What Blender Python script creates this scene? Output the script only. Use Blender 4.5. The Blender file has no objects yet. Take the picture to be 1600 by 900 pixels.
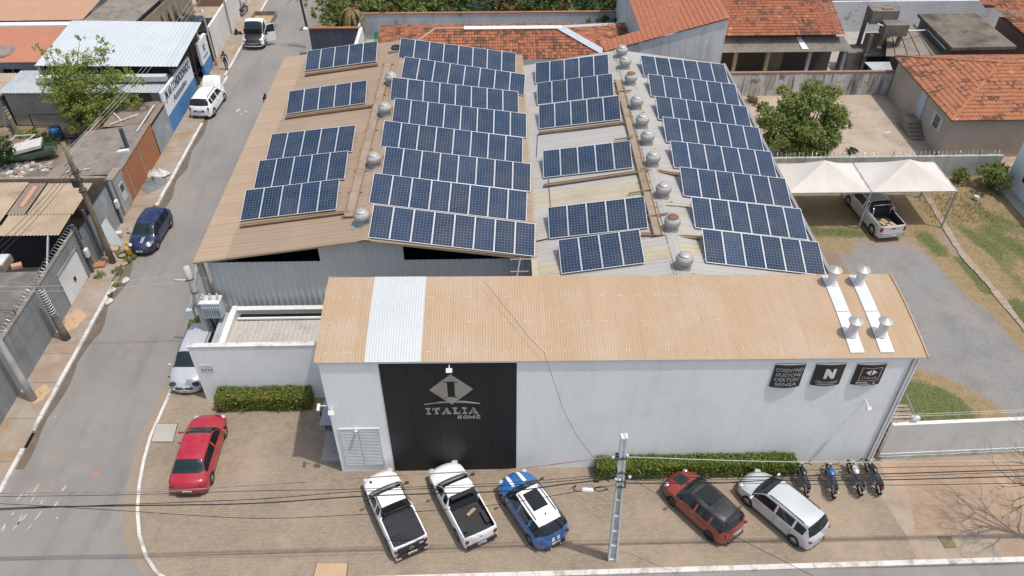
import bpy, bmesh, math, random
import numpy as np
from mathutils import Vector, Matrix
random.seed(7)
RND = random.Random(11)
SC = bpy.context.scene
COL = SC.collection
R = math.radians
PI = math.pi

# ------------------------------------------------------------------ camera, light, exposure
CAM_H = 32.0
FPX = 1240.0
TH, YAW = R(40.87), R(1.27)
cam = bpy.data.cameras.new('camera')
cam.sensor_width = 36.0
cam.lens = FPX / 1600.0 * 36.0
cam.clip_end = 2000.0
camo = bpy.data.objects.new('camera', cam)
COL.objects.link(camo)
camo.location = (0, 0, CAM_H)
camo.rotation_euler = (PI / 2 - TH, 0, -YAW)
SC.camera = camo

SUNV = Vector((2.47, -1.01, 7.7)).normalized()
W = bpy.data.worlds.new('World')
SC.world = W
W.use_nodes = True
nt = W.node_tree
sky = nt.nodes.new('ShaderNodeTexSky')
sky.sky_type = 'NISHITA'
sky.sun_disc = False
sky.sun_elevation = math.asin(SUNV.z)
sky.sun_rotation = math.atan2(SUNV.x, SUNV.y)
sky.air_density = 1.3
sky.dust_density = 3.5
sky.ozone_density = .6
nt.links.new(sky.outputs[0], nt.nodes['Background'].inputs[0])
nt.nodes['Background'].inputs[1].default_value = 0.15
sun = bpy.data.lights.new('sun', 'SUN')
sun.energy = 3.05
sun.angle = R(1.0)
sun.color = (1.0, 0.955, 0.89)
suno = bpy.data.objects.new('sun', sun)
COL.objects.link(suno)
suno.location = SUNV * 100
suno.rotation_euler = SUNV.to_track_quat('Z', 'Y').to_euler()
SC.view_settings.view_transform = 'Standard'
SC.view_settings.look = 'None'
SC.view_settings.gamma = 1.0
SC.view_settings.exposure = 0.06

# ------------------------------------------------------------------ survey helpers: sight lines of the photograph met with known planes
_c, _s = math.cos(TH), math.sin(TH)
_cy, _sy = math.cos(YAW), math.sin(YAW)
FW = Vector((_sy * _c, _cy * _c, -_s))
RT = Vector((_cy, -_sy, 0))
UP = RT.cross(FW)
C0 = Vector((0, 0, CAM_H))
def ray(u, v): return FW + RT * ((u - 800) / FPX) - UP * ((v - 450) / FPX)
def P(u, v, z=0.0):
    d = ray(u, v); return C0 + d * ((z - CAM_H) / d.z)
def PY(u, v, y):
    d = ray(u, v); return C0 + d * (y / d.y)
def PX(u, v, x):
    d = ray(u, v); return C0 + d * (x / d.x)

# ------------------------------------------------------------------ materials
MATS = {}
def rgb(c): return (c[0], c[1], c[2], 1.0)
class NT:
    def __init__(s, name):
        s.m = bpy.data.materials.new(name); s.m.use_nodes = True
        s.t = s.m.node_tree; s.b = s.t.nodes['Principled BSDF']; s.out = s.t.nodes['Material Output']
        MATS[name] = s.m
    def n(s, typ, **kw):
        x = s.t.nodes.new(typ)
        for k, v in kw.items():
            if k == 'ins':
                for kk, vv in v.items():
                    if isinstance(vv, bpy.types.NodeSocket): s.t.links.new(vv, x.inputs[kk])
                    else: x.inputs[kk].default_value = vv
            else: setattr(x, k, v)
        return x
    def link(s, a, b): s.t.links.new(a, b)
    def pos(s, kind='world', scale=(1, 1, 1), rot=(0, 0, 0)):
        if kind == 'world': o = s.n('ShaderNodeNewGeometry').outputs['Position']
        elif kind == 'uv': o = s.n('ShaderNodeUVMap').outputs[0]
        else: o = s.n('ShaderNodeTexCoord').outputs['Object']
        mp = s.n('ShaderNodeMapping', ins={'Vector': o, 'Scale': scale, 'Rotation': rot})
        return mp.outputs[0]
    def noise(s, vec, scale, detail=4, rough=.6, out='Fac', dist=0):
        return s.n('ShaderNodeTexNoise', ins={'Vector': vec, 'Scale': scale, 'Detail': detail, 'Roughness': rough, 'Distortion': dist}).outputs[out]
    def ramp(s, fac, a, b, ca=(0, 0, 0), cb=(1, 1, 1)):
        r = s.n('ShaderNodeValToRGB', ins={'Fac': fac})
        r.color_ramp.elements[0].position = a; r.color_ramp.elements[1].position = b
        r.color_ramp.elements[0].color = rgb(ca); r.color_ramp.elements[1].color = rgb(cb)
        return r.outputs[0]
    def mix(s, fac, a, b, mode='MIX'):
        x = s.n('ShaderNodeMix', data_type='RGBA', blend_type=mode)
        for i, v in ((0, fac), (6, a), (7, b)):
            if isinstance(v, bpy.types.NodeSocket): s.t.links.new(v, x.inputs[i])
            elif i == 0: x.inputs[0].default_value = v
            else: x.inputs[i].default_value = rgb(v)
        return x.outputs[2]
    def math(s, op, a, b=0.0):
        x = s.n('ShaderNodeMath', operation=op)
        for i, v in ((0, a), (1, b)):
            if isinstance(v, bpy.types.NodeSocket): s.t.links.new(v, x.inputs[i])
            else: x.inputs[i].default_value = v
        return x.outputs[0]
    def bump(s, h, strength=.3, dist=.02):
        x = s.n('ShaderNodeBump', ins={'Height': h, 'Strength': strength, 'Distance': dist})
        s.link(x.outputs[0], s.b.inputs['Normal'])
    def done(s, col, rough=.7, metal=0.0, spec=None, coat=0.0):
        for k, v in (('Base Color', col), ('Roughness', rough), ('Metallic', metal), ('Coat Weight', coat)):
            if isinstance(v, bpy.types.NodeSocket): s.link(v, s.b.inputs[k])
            elif k == 'Base Color': s.b.inputs[k].default_value = rgb(v)
            else: s.b.inputs[k].default_value = v
        if spec is not None: s.b.inputs['Specular IOR Level'].default_value = spec
        return s.m

def mk(name, c1, c2=None, scale=1.5, rough=.75, metal=0.0, dirt=None, dscale=.6, damt=(.5, .75), streak=None, bump=0.0, coat=0.0, kind='world', spec=None):
    """a weathered plain surface: two close colours in noise, dirt blotches, optional downward streaks"""
    t = NT(name)
    c2 = c2 or tuple(x * .82 for x in c1)
    p = t.pos(kind)
    col = t.mix(t.ramp(t.noise(p, scale, 5), .3, .7), c1, c2)
    fine = t.noise(p, scale * 14, 3)
    col = t.mix(t.math('MULTIPLY', fine, .22), col, (c1[0] * .55, c1[1] * .55, c1[2] * .55))
    if dirt:
        col = t.mix(t.ramp(t.noise(p, dscale, 6, .68), damt[0], damt[1]), col, dirt)
    if streak:
        ps = t.pos(kind, scale=(1, 1, .12))
        col = t.mix(t.math('MULTIPLY', t.ramp(t.noise(ps, 2.2, 5, .7), .48, .74), streak[1]), col, streak[0])
    if bump: t.bump(fine, bump, .02)
    return t.done(col, rough, metal, spec, coat)

def paint(name, c, rough=.28, metal=0.0, flake=.0):
    t = NT(name)
    p = t.pos('object')
    d = t.ramp(t.noise(p, 1.7, 5), .42, .75)
    col = t.mix(t.math('MULTIPLY', d, .16), c, (.32, .27, .21))
    return t.done(col, rough, metal, None, .6)

mk('white_wall', (.88, .90, .89), (.85, .872, .866), .35, .7, dirt=(.70, .71, .71), dscale=.35, damt=(.5, .9), streak=((.55, .54, .51), .22), bump=.04)
mk('white_wall_old', (.72, .73, .72), (.62, .63, .62), .5, .85, dirt=(.42, .41, .38), dscale=.8, damt=(.52, .8), streak=((.22, .21, .19), .5), bump=.1)
mk('cream_wall', (.68, .675, .65), (.62, .615, .59), .5, .85, dirt=(.45, .42, .36), dscale=.6, damt=(.5, .85), streak=((.3, .29, .27), .18), bump=.1)
mk('house_wall', (.50, .43, .36), (.45, .385, .32), .6, .85, dirt=(.33, .27, .21), dscale=.5, damt=(.55, .85), streak=((.25, .2, .16), .3), bump=.1)
mk('black_panel', (.0115, .0135, .0145), (.014, .016, .017), .5, .5, spec=.35)
mk('dark_void', (.012, .012, .013), None, 1, .9, spec=.1)
mk('concrete', (.40, .385, .36), (.33, .315, .29), .9, .85, dirt=(.2, .18, .155), dscale=.7, damt=(.5, .8), streak=((.14, .13, .12), .4), bump=.2)
mk('pole_pale', (.74, .74, .72), (.66, .66, .64), 1.5, .8, dirt=(.5, .49, .46), dscale=1.6)
mk('concrete_pole', (.50, .50, .48), (.42, .42, .40), 1.2, .8, dirt=(.3, .29, .27), dscale=1.2, bump=.15)
mk('grey_plaster', (.245, .262, .27), (.205, .22, .225), .5, .88, dirt=(.15, .145, .135), dscale=.45, damt=(.5, .85), streak=((.10, .095, .09), .55), bump=.2)
mk('kerb_white', (.63, .62, .59), (.52, .50, .46), .8, .85, dirt=(.26, .21, .16), dscale=1.4, damt=(.5, .72), bump=.2)
mk('sidewalk', (.34, .295, .245), (.255, .22, .185), .7, .9, dirt=(.265, .18, .115), dscale=.6, damt=(.43, .62), bump=.3)
mk('patio', (.43, .35, .275), (.34, .275, .21), .35, .9, dirt=(.22, .18, .14), dscale=.5, damt=(.48, .72), bump=.2)
mk('dirt', (.245, .175, .115), (.19, .14, .095), .4, .95, dirt=(.30, .25, .19), dscale=.9, damt=(.5, .7), bump=.4)
mk('rubble_dirt', (.23, .17, .12), (.15, .115, .085), .8, .95, dirt=(.33, .3, .26), dscale=1.8, damt=(.55, .65), bump=.5)
mk('grey_cladding', (.52, .535, .525), (.47, .485, .475), .6, .6, 0, streak=((.32, .325, .32), .4))
mk('white_metal_roof', (.58, .615, .63), (.52, .555, .57), .35, .45, .1, dirt=(.42, .43, .42), dscale=.5, damt=(.55, .85))
mk('grey_metal_roof', (.46, .50, .51), (.38, .41, .42), .5, .5, .2, dirt=(.27, .26, .25), dscale=.6, damt=(.5, .8))
mk('fibre_grey', (.27, .235, .20), (.19, .165, .14), .7, .9, dirt=(.12, .11, .10), dscale=.9, damt=(.48, .72), bump=.2)
mk('fibre_dark', (.17, .155, .14), (.12, .108, .095), .7, .9, dirt=(.26, .23, .20), dscale=.9, damt=(.55, .75), bump=.2)
mk('tin_beige', (.43, .335, .24), (.33, .25, .175), .6, .75, .05, dirt=(.22, .15, .11), dscale=.5, damt=(.55, .72), bump=.1)
mk('tin_brown', (.26, .205, .165), (.20, .155, .125), .6, .8, .05, dirt=(.13, .1, .08), dscale=.8, damt=(.5, .75))
mk('orange_metal', (.44, .185, .11), (.38, .155, .09), .5, .7, dirt=(.38, .16, .10), dscale=.5, damt=(.52, .8))
mk('peach_metal', (.46, .27, .17), (.40, .23, .145), .5, .7, dirt=(.42, .24, .15), dscale=.5, damt=(.52, .8))
mk('old_slab', (.20, .165, .125), (.12, .10, .078), .5, .95, dirt=(.05, .045, .04), dscale=.45, damt=(.45, .66), bump=.3)
mk('tank_concrete', (.22, .19, .155), (.15, .13, .105), 1.2, .95, dirt=(.09, .085, .075), dscale=1.4, damt=(.48, .7), bump=.3)
mk('translucent_sheet', (.53, .56, .56), (.47, .50, .50), .5, .4, dirt=(.48, .48, .45), dscale=1.2, damt=(.55, .85))
mk('flash_metal', (.74, .76, .78), (.66, .68, .70), 1.2, .35, .35)
mk('steel', (.47, .46, .43), (.37, .36, .335), 2.0, .55, .35, kind='object')
mk('steel_dull', (.42, .42, .41), (.34, .34, .33), 2.0, .5, .6, kind='object')
mk('rust_top', (.22, .11, .07), (.16, .08, .055), 3.0, .8)
mk('logo_metal', (.50, .48, .46), (.38, .37, .355), .8, .38, .7)
mk('alu', (.74, .75, .76), (.68, .69, .70), 2, .4, .3)
mk('galv', (.60, .62, .62), (.5, .52, .52), 1.5, .45, .5, dirt=(.4, .41, .41))
mk('dark_metal', (.06, .062, .065), None, 2, .6, .3)
mk('rust_bar', (.30, .19, .10), (.2, .12, .07), 1.5, .8)
mk('catwalk_wood', (.33, .265, .195), (.25, .20, .15), 1.2, .85, dirt=(.2, .14, .09))
mk('tent', (.61, .57, .52), (.55, .51, .46), .4, .8, dirt=(.47, .41, .36), dscale=.5, damt=(.5, .85))
mk('blue_paint', (.055, .20, .43), (.07, .24, .48), .8, .75, dirt=(.13, .25, .4), dscale=.9, damt=(.5, .8), streak=((.04, .1, .2), .4))
mk('sign_white', (.74, .76, .76), (.68, .70, .70), .7, .7, dirt=(.5, .5, .48), dscale=.8, damt=(.55, .85))
mk('letter_blue', (.035, .07, .14), None, 2, .7)
mk('letter_white', (.78, .78, .78), None, 2, .6)
mk('sign_black', (.017, .020, .024), None, 2, .42)
mk('sign_brown', (.030, .015, .013), None, 2, .42)
mk('wood_old', (.30, .245, .185), (.2, .165, .125), 1.5, .9, dirt=(.12, .1, .08))
mk('wood_pole', (.235, .18, .13), (.17, .13, .095), 1.5, .9, dirt=(.1, .08, .06), dscale=1.4)
mk('wood_bed', (.40, .28, .17), (.32, .22, .13), 1.5, .85, dirt=(.5, .38, .26), dscale=.9)
mk('cable', (.016, .016, .017), None, 2, .7)
mk('cable_white', (.42, .42, .42), None, 2, .6)
mk('cable_red', (.19, .08, .085), (.3, .27, .27), 3.0, .7)
mk('tyre', (.018, .018, .019), None, 4, .85)
mk('rim', (.42, .43, .44), None, 4, .35, .8)
mk('plastic_black', (.022, .023, .025), None, 4, .55)
mk('bed_liner', (.030, .031, .033), None, 4, .65)
mk('cover_black', (.028, .030, .034), None, 4, .45)
mk('glass_dark', (.012, .016, .018), None, 4, .06, 0, spec=.6)
mk('glass_tint', (.015, .026, .026), None, 4, .05, 0, spec=.6)
mk('tail_red', (.20, .008, .010), None, 4, .2, coat=.5)
mk('lamp_clear', (.62, .64, .66), None, 4, .15, .2, coat=.5)
mk('plate_white', (.62, .62, .60), None, 4, .5)
mk('chrome', (.70, .70, .70), None, 4, .14, .95)
mk('pvc_white', (.74, .74, .72), None, 2, .5)
mk('water_blue', (.05, .20, .42), (.04, .16, .36), 1, .5)
mk('lid_beige', (.40, .38, .32), (.34, .32, .27), 1, .8)
mk('skin', (.27, .15, .10), None, 3, .6)
mk('hair', (.012, .01, .009), None, 3, .7)
mk('shirt_black', (.016, .016, .018), None, 3, .9)
mk('jeans', (.055, .085, .15), (.08, .12, .2), 4, .9)
mk('shoe', (.03, .028, .026), None, 4, .7)
mk('blue_wall_dark', (.058, .070, .098), (.046, .055, .078), .4, .75, dirt=(.1, .11, .13), dscale=.6, damt=(.55, .8), streak=((.2, .22, .24), .25))
mk('grey_blue_wall', (.47, .49, .51), (.40, .42, .44), .5, .85, dirt=(.3, .3, .3), dscale=.5, damt=(.5, .8), streak=((.2, .2, .2), .5))
mk('door_blue', (.50, .58, .62), (.45, .53, .58), 1, .6)
mk('gate_white', (.70, .71, .70), (.62, .63, .62), .8, .6, dirt=(.5, .5, .48))
mk('gate_grey', (.33, .36, .37), (.27, .295, .30), .6, .65, .1, dirt=(.44, .47, .48), dscale=.7, streak=((.2, .2, .2), .4))
mk('yellow', (.55, .34, .05), None, 2, .6)
mk('paper', (.6, .55, .47), (.45, .38, .3), 2, .8)
mk('white_junk', (.62, .62, .60), (.45, .45, .42), 2, .7)
mk('green_junk', (.10, .19, .12), (.07, .13, .09), 1.5, .6, dirt=(.25, .2, .14), dscale=2)
mk('green_plastic', (.05, .26, .16), None, 2, .5)
mk('transformer', (.52, .57, .60), (.45, .5, .53), 1.5, .5, dirt=(.33, .34, .34))
mk('ceramic', (.60, .58, .54), None, 3, .3)
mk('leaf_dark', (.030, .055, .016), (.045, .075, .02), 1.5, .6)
mk('bark', (.14, .105, .078), (.09, .07, .05), 3, .95, bump=.4)

def leafmat(name, a, b, c):
    t = NT(name)
    oi = t.n('ShaderNodeObjectInfo')
    g = t.n('ShaderNodeNewGeometry')
    r = g.outputs['Random Per Island']
    p = t.pos('world')
    col = t.mix(r, a, b)
    col = t.mix(t.ramp(t.noise(p, 1.1, 3), .5, .68), col, c)
    t.done(col, .55, 0, .3)
    tr = t.n('ShaderNodeBsdfTranslucent', ins={'Color': col})
    ms = t.n('ShaderNodeMixShader', ins={'Fac': .3})
    t.link(t.b.outputs[0], ms.inputs[1]); t.link(tr.outputs[0], ms.inputs[2]); t.link(ms.outputs[0], t.out.inputs[0])
leafmat('leaf_lime', (.24, .30, .06), (.33, .38, .09), (.16, .22, .05))
leafmat('leaf_green', (.20, .25, .07), (.29, .34, .105), (.13, .18, .05))
leafmat('leaf_deep', (.042, .085, .024), (.08, .135, .038), (.13, .18, .05))
leafmat('leaf_hedge', (.12, .175, .032), (.19, .245, .045), (.24, .24, .05))
leafmat('leaf_hedge_rusty', (.13, .19, .036), (.19, .235, .045), (.28, .20, .06))
leafmat('leaf_dry', (.23, .16, .07), (.30, .22, .10), (.16, .10, .045))
leafmat('leaf_banana', (.13, .20, .045), (.18, .25, .06), (.10, .16, .04))
leafmat('grass_dry', (.30, .22, .10), (.36, .27, .13), (.16, .15, .05))
leafmat('grass_green', (.085, .12, .03), (.13, .16, .045), (.2, .17, .07))

# asphalt with dust, patches and fine cracks
def m_asphalt():
    t = NT('asphalt'); p = t.pos('world')
    col = t.mix(t.ramp(t.noise(p, .18, 6, .65), .35, .7), (.225, .212, .198), (.285, .265, .243))
    col = t.mix(t.math('MULTIPLY', t.ramp(t.noise(p, .3, 7, .7), .55, .75), .75), col, (.34, .285, .22))
    ps = t.pos('world', scale=(1, .16, 1))
    col = t.mix(t.math('MULTIPLY', t.ramp(t.noise(ps, .9, 5, .6), .5, .7), .4), col, (.13, .122, .115))
    col = t.mix(t.ramp(t.noise(p, 2.2, 4, .7), .68, .78), col, (.105, .098, .09))
    f = t.noise(p, 30, 3)
    col = t.mix(t.math('MULTIPLY', f, .45), col, (.10, .095, .09))
    crk = t.math('ABSOLUTE', t.math('SUBTRACT', t.noise(p, .55, 6, .75), .5))
    cr = t.math('MULTIPLY', t.ramp(crk, .0015, .005, (1, 1, 1), (0, 0, 0)), t.ramp(t.noise(p, .12, 2), .5, .6))
    col = t.mix(t.math('MULTIPLY', cr, .35), col, (.10, .095, .09))
    t.bump(f, .4, .02); return t.done(col, .9)
m_asphalt()

def m_brick(name, ca, cb, mortar, bw, bh, ms, rot=0.0, offset=.5, dirt=None, kind='uv', bias=0.0, dscale=.5, damt=(.5, .75), stain=.62):
    t = NT(name); p = t.pos(kind, rot=(0, 0, rot))
    br = t.n('ShaderNodeTexBrick', offset=offset, ins={'Vector': p, 'Color1': rgb(ca), 'Color2': rgb(cb), 'Mortar': rgb(mortar), 'Scale': 1.0, 'Mortar Size': ms, 'Mortar Smooth': .3, 'Bias': bias, 'Brick Width': bw, 'Row Height': bh})
    w = t.pos('world')
    col = br.outputs[0]
    col = t.mix(t.math('MULTIPLY', t.ramp(t.noise(w, .35, 6, .65), .35, .75), .55), col, tuple(x * 1.22 for x in ca))
    col = t.mix(t.math('MULTIPLY', t.noise(w, 9, 3), .35), col, tuple(x * .6 for x in cb))
    col = t.mix(t.math('MULTIPLY', t.ramp(t.noise(w, .8, 7, .75), .60, .72), stain), col, tuple(x * .5 for x in cb))
    if dirt: col = t.mix(t.math('MULTIPLY', t.ramp(t.noise(w, dscale, 6, .7), damt[0], damt[1]), .8), col, dirt)
    t.bump(br.outputs['Fac'], -.3, .012); return t.done(col, .88)
m_brick('paver', (.305, .243, .178), (.225, .18, .134), (.135, .105, .075), .21, .105, .010, 0, .5, dirt=(.36, .275, .195), dscale=.22)
m_brick('paver_herring', (.37, .265, .18), (.28, .20, .14), (.17, .125, .09), .22, .11, .010, R(45), .5, dirt=(.42, .30, .2), dscale=.3)
m_brick('clay_block', (.40, .155, .065), (.33, .125, .055), (.27, .145, .09), .29, .19, .014, 0, .5, dirt=(.27, .13, .075))
m_brick('old_brick', (.30, .16, .11), (.22, .125, .09), (.24, .2, .17), .24, .08, .012, 0, .5, dirt=(.3, .26, .22))
m_brick('block_wall', (.36, .335, .30), (.30, .28, .25), (.22, .205, .185), .40, .20, .012, 0, .5, dirt=(.2, .175, .15), dscale=.5)
m_brick('white_brick', (.70, .71, .73), (.62, .63, .65), (.34, .33, .33), .34, .16, .022, 0, .5, dirt=(.30, .2, .165), dscale=.5, damt=(.58, .66))

def m_oldwall():
    """whitewash over brick, black mould running down from the coping, bare brick along the top"""
    t = NT('old_boundary'); uv = t.pos('uv'); w = t.pos('world')
    br = t.n('ShaderNodeTexBrick', ins={'Vector': uv, 'Color1': rgb((.27, .14, .10)), 'Color2': rgb((.2, .11, .08)), 'Mortar': rgb((.3, .26, .22)), 'Scale': 1.0, 'Mortar Size': .014, 'Brick Width': .24, 'Row Height': .09})
    col = t.mix(t.ramp(t.noise(w, .8, 5), .3, .7), (.56, .55, .53), (.46, .45, .43))
    ps = t.pos('world', scale=(1, 1, .1))
    col = t.mix(t.ramp(t.noise(ps, 1.6, 6, .72), .46, .62), col, (.10, .095, .085))
    col = t.mix(t.ramp(t.noise(w, 1.1, 6, .7), .57, .63), col, br.outputs[0])
    sx = t.n('ShaderNodeSeparateXYZ', ins={'Vector': uv})
    hi = t.math('ADD', sx.outputs[1], t.math('MULTIPLY', t.noise(w, 2.5, 4), .5))
    col = t.mix(t.ramp(hi, .0, .0), col, col)
    col = t.mix(t.ramp(t.math('DIVIDE', hi, 3.0), .70, .74), col, br.outputs[0])
    t.bump(t.noise(w, 8, 4), .3, .03); return t.done(col, .92)
m_oldwall()

def m_corr(name, c1, c2, rust, rscale=.5, ramt=(.5, .75), rough=.6, metal=.05, lap=.55, spec=None):
    """metal sheet: tone changes sheet by sheet, rusty dust in blotches; UV u runs across the ribs"""
    t = NT(name); uv = t.pos('uv'); w = t.pos('world')
    sx = t.n('ShaderNodeSeparateXYZ', ins={'Vector': uv})
    sheet = t.math('FLOOR', t.math('DIVIDE', sx.outputs[0], 1.02))
    wn = t.n('ShaderNodeTexWhiteNoise', noise_dimensions='1D', ins={'W': sheet}).outputs[0]
    col = t.mix(wn, c1, c2)
    col = t.mix(t.math('MULTIPLY', t.ramp(t.noise(w, rscale, 6, .65), ramt[0], ramt[1]), .85), col, rust)
    ps = t.pos('uv', scale=(1, .08, 1))
    col = t.mix(t.math('MULTIPLY', t.ramp(t.noise(ps, 3, 5, .7), .45, .75), .35), col, tuple(x * .7 for x in c1))
    fr = t.math('FRACT', t.math('DIVIDE', sx.outputs[0], 1.02))
    col = t.mix(t.math('MULTIPLY', t.ramp(fr, .0, .07, (1, 1, 1), (0, 0, 0)), lap), col, tuple(x * .45 for x in c1))
    return t.done(col, rough, metal, spec)
m_corr('roof_tan', (.405, .285, .182), (.385, .268, .168), (.41, .325, .24), .45, (.46, .66), .75, 0, .14)
m_corr('roof_brown', (.295, .218, .150), (.272, .20, .138), (.335, .26, .19), .3, (.42, .75), .72, 0)
m_corr('roof_grey', (.375, .362, .342), (.345, .332, .312), (.33, .29, .245), .3, (.5, .8), .6, 0)
m_corr('roof_brown_pale', (.375, .275, .19), (.35, .255, .175), (.33, .24, .165), .5, (.5, .8), .7, 0)
m_corr('skylight_old', (.42, .37, .27), (.40, .355, .255), (.34, .29, .21), .6, (.45, .7), .5, 0)

def m_tile(name, c1, c2, dark, amt=(.55, .68), dscale=.9, pale=(.60, .27, .15)):
    """clay tiles: one tone per tile, lichen in blotches that break tile by tile; u across, v along the slope"""
    t = NT(name); uv = t.pos('uv'); w = t.pos('world')
    sx = t.n('ShaderNodeSeparateXYZ', ins={'Vector': uv})
    iu = t.math('FLOOR', t.math('DIVIDE', sx.outputs[0], .24)); iv = t.math('FLOOR', t.math('DIVIDE', sx.outputs[1], .38))
    cv = t.n('ShaderNodeCombineXYZ', ins={'X': iu, 'Y': iv})
    wn = t.n('ShaderNodeTexWhiteNoise', noise_dimensions='2D', ins={'Vector': cv.outputs[0]}).outputs[0]
    col = t.mix(wn, c1, c2)
    col = t.mix(t.ramp(wn, .93, .99), col, pale)
    nz = t.noise(w, dscale, 5, .7)
    k = t.math('ADD', nz, t.math('MULTIPLY', t.math('SUBTRACT', wn, .5), .22))
    col = t.mix(t.ramp(k, amt[0], amt[1]), col, dark)
    col = t.mix(t.math('MULTIPLY', t.noise(w, 12, 3), .35), col, tuple(x * .5 for x in c1))
    return t.done(col, .9)
m_tile('tile_orange', (.40, .16, .078), (.335, .125, .06), (.11, .055, .035), (.545, .63), .7)
m_tile('tile_mottled', (.38, .135, .06), (.28, .095, .048), (.085, .05, .035), (.48, .60), .9)
m_tile('tile_clean', (.385, .14, .075), (.35, .125, .066), (.27, .088, .045), (.58, .75), .4, (.45, .17, .09))
m_tile('tile_dark', (.36, .125, .058), (.27, .09, .046), (.095, .05, .034), (.50, .64), .5)

def m_cells(name='solar_cells', f=1.0):
    t = NT(name); uv = t.pos('uv')
    oi = t.n('ShaderNodeObjectInfo').outputs['Random']
    br = t.n('ShaderNodeTexBrick', offset=0.0, ins={'Vector': uv, 'Color1': rgb((.008 * f, .018 * f, .040 * f)), 'Color2': rgb((.011 * f, .025 * f, .054 * f)), 'Mortar': rgb((.11, .15, .20)), 'Scale': 1.0, 'Mortar Size': .009, 'Mortar Smooth': .15, 'Brick Width': 1 / 6, 'Row Height': 2.0 / 12})
    col = t.mix(t.ramp(oi, .1, 1.0), br.outputs[0], t.mix(.16, br.outputs[0], (.03, .07, .16)))
    vo = t.n('ShaderNodeTexVoronoi', ins={'Vector': uv, 'Scale': 45}).outputs['Color']
    col = t.mix(.05, col, vo, 'OVERLAY')
    w = t.pos('world')
    col = t.mix(t.math('MULTIPLY', t.ramp(t.noise(w, .8, 5), .4, .8), .10), col, (.36, .31, .26))
    return t.done(col, .16, 0, .45)
m_cells()
m_cells('solar_cells_bright', 1.9)

def m_yard():
    t = NT('yard_mix')
    at = t.n('ShaderNodeVertexColor', layer_name='zones')
    sp = t.n('ShaderNodeSeparateColor', ins={'Color': at.outputs[0]})
    w = t.pos('world')
    n1 = t.noise(w, 1.6, 6, .7); n2 = t.noise(w, 22, 3, .8); n3 = t.noise(w, .5, 5, .6)
    gravel = t.mix(t.ramp(n2, .35, .68), (.14, .138, .134), (.27, .265, .255))
    gravel = t.mix(t.math('MULTIPLY', t.ramp(n3, .46, .66), .7), gravel, (.15, .145, .14))
    gravel = t.mix(t.math('MULTIPLY', t.ramp(t.noise(w, .33, 6, .7), .5, .66), .6), gravel, (.27, .215, .17))
    gravel = t.mix(t.ramp(t.noise(w, 60, 2), .62, .72), gravel, (.5, .49, .47))
    dry = t.mix(t.ramp(n1, .35, .68), (.31, .225, .12), (.215, .165, .08))
    dry = t.mix(t.math('MULTIPLY', n2, .5), dry, (.15, .11, .06))
    green = t.mix(t.ramp(n1, .3, .7), (.075, .10, .03), (.125, .13, .045))
    soil = t.mix(t.ramp(n1, .3, .7), (.27, .205, .155), (.22, .165, .125))
    def th(ch, lo=.38, hi=.62):
        return t.ramp(t.math('ADD', ch, t.math('MULTIPLY', t.math('SUBTRACT', n1, .5), .7)), lo, hi)
    col = t.mix(th(sp.outputs[0], .3, .72), soil, gravel)
    col = t.mix(th(sp.outputs[1]), col, dry)
    col = t.mix(th(sp.outputs[2]), col, green)
    t.bump(n2, .5, .03)
    return t.done(col, .95)
m_yard()
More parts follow.
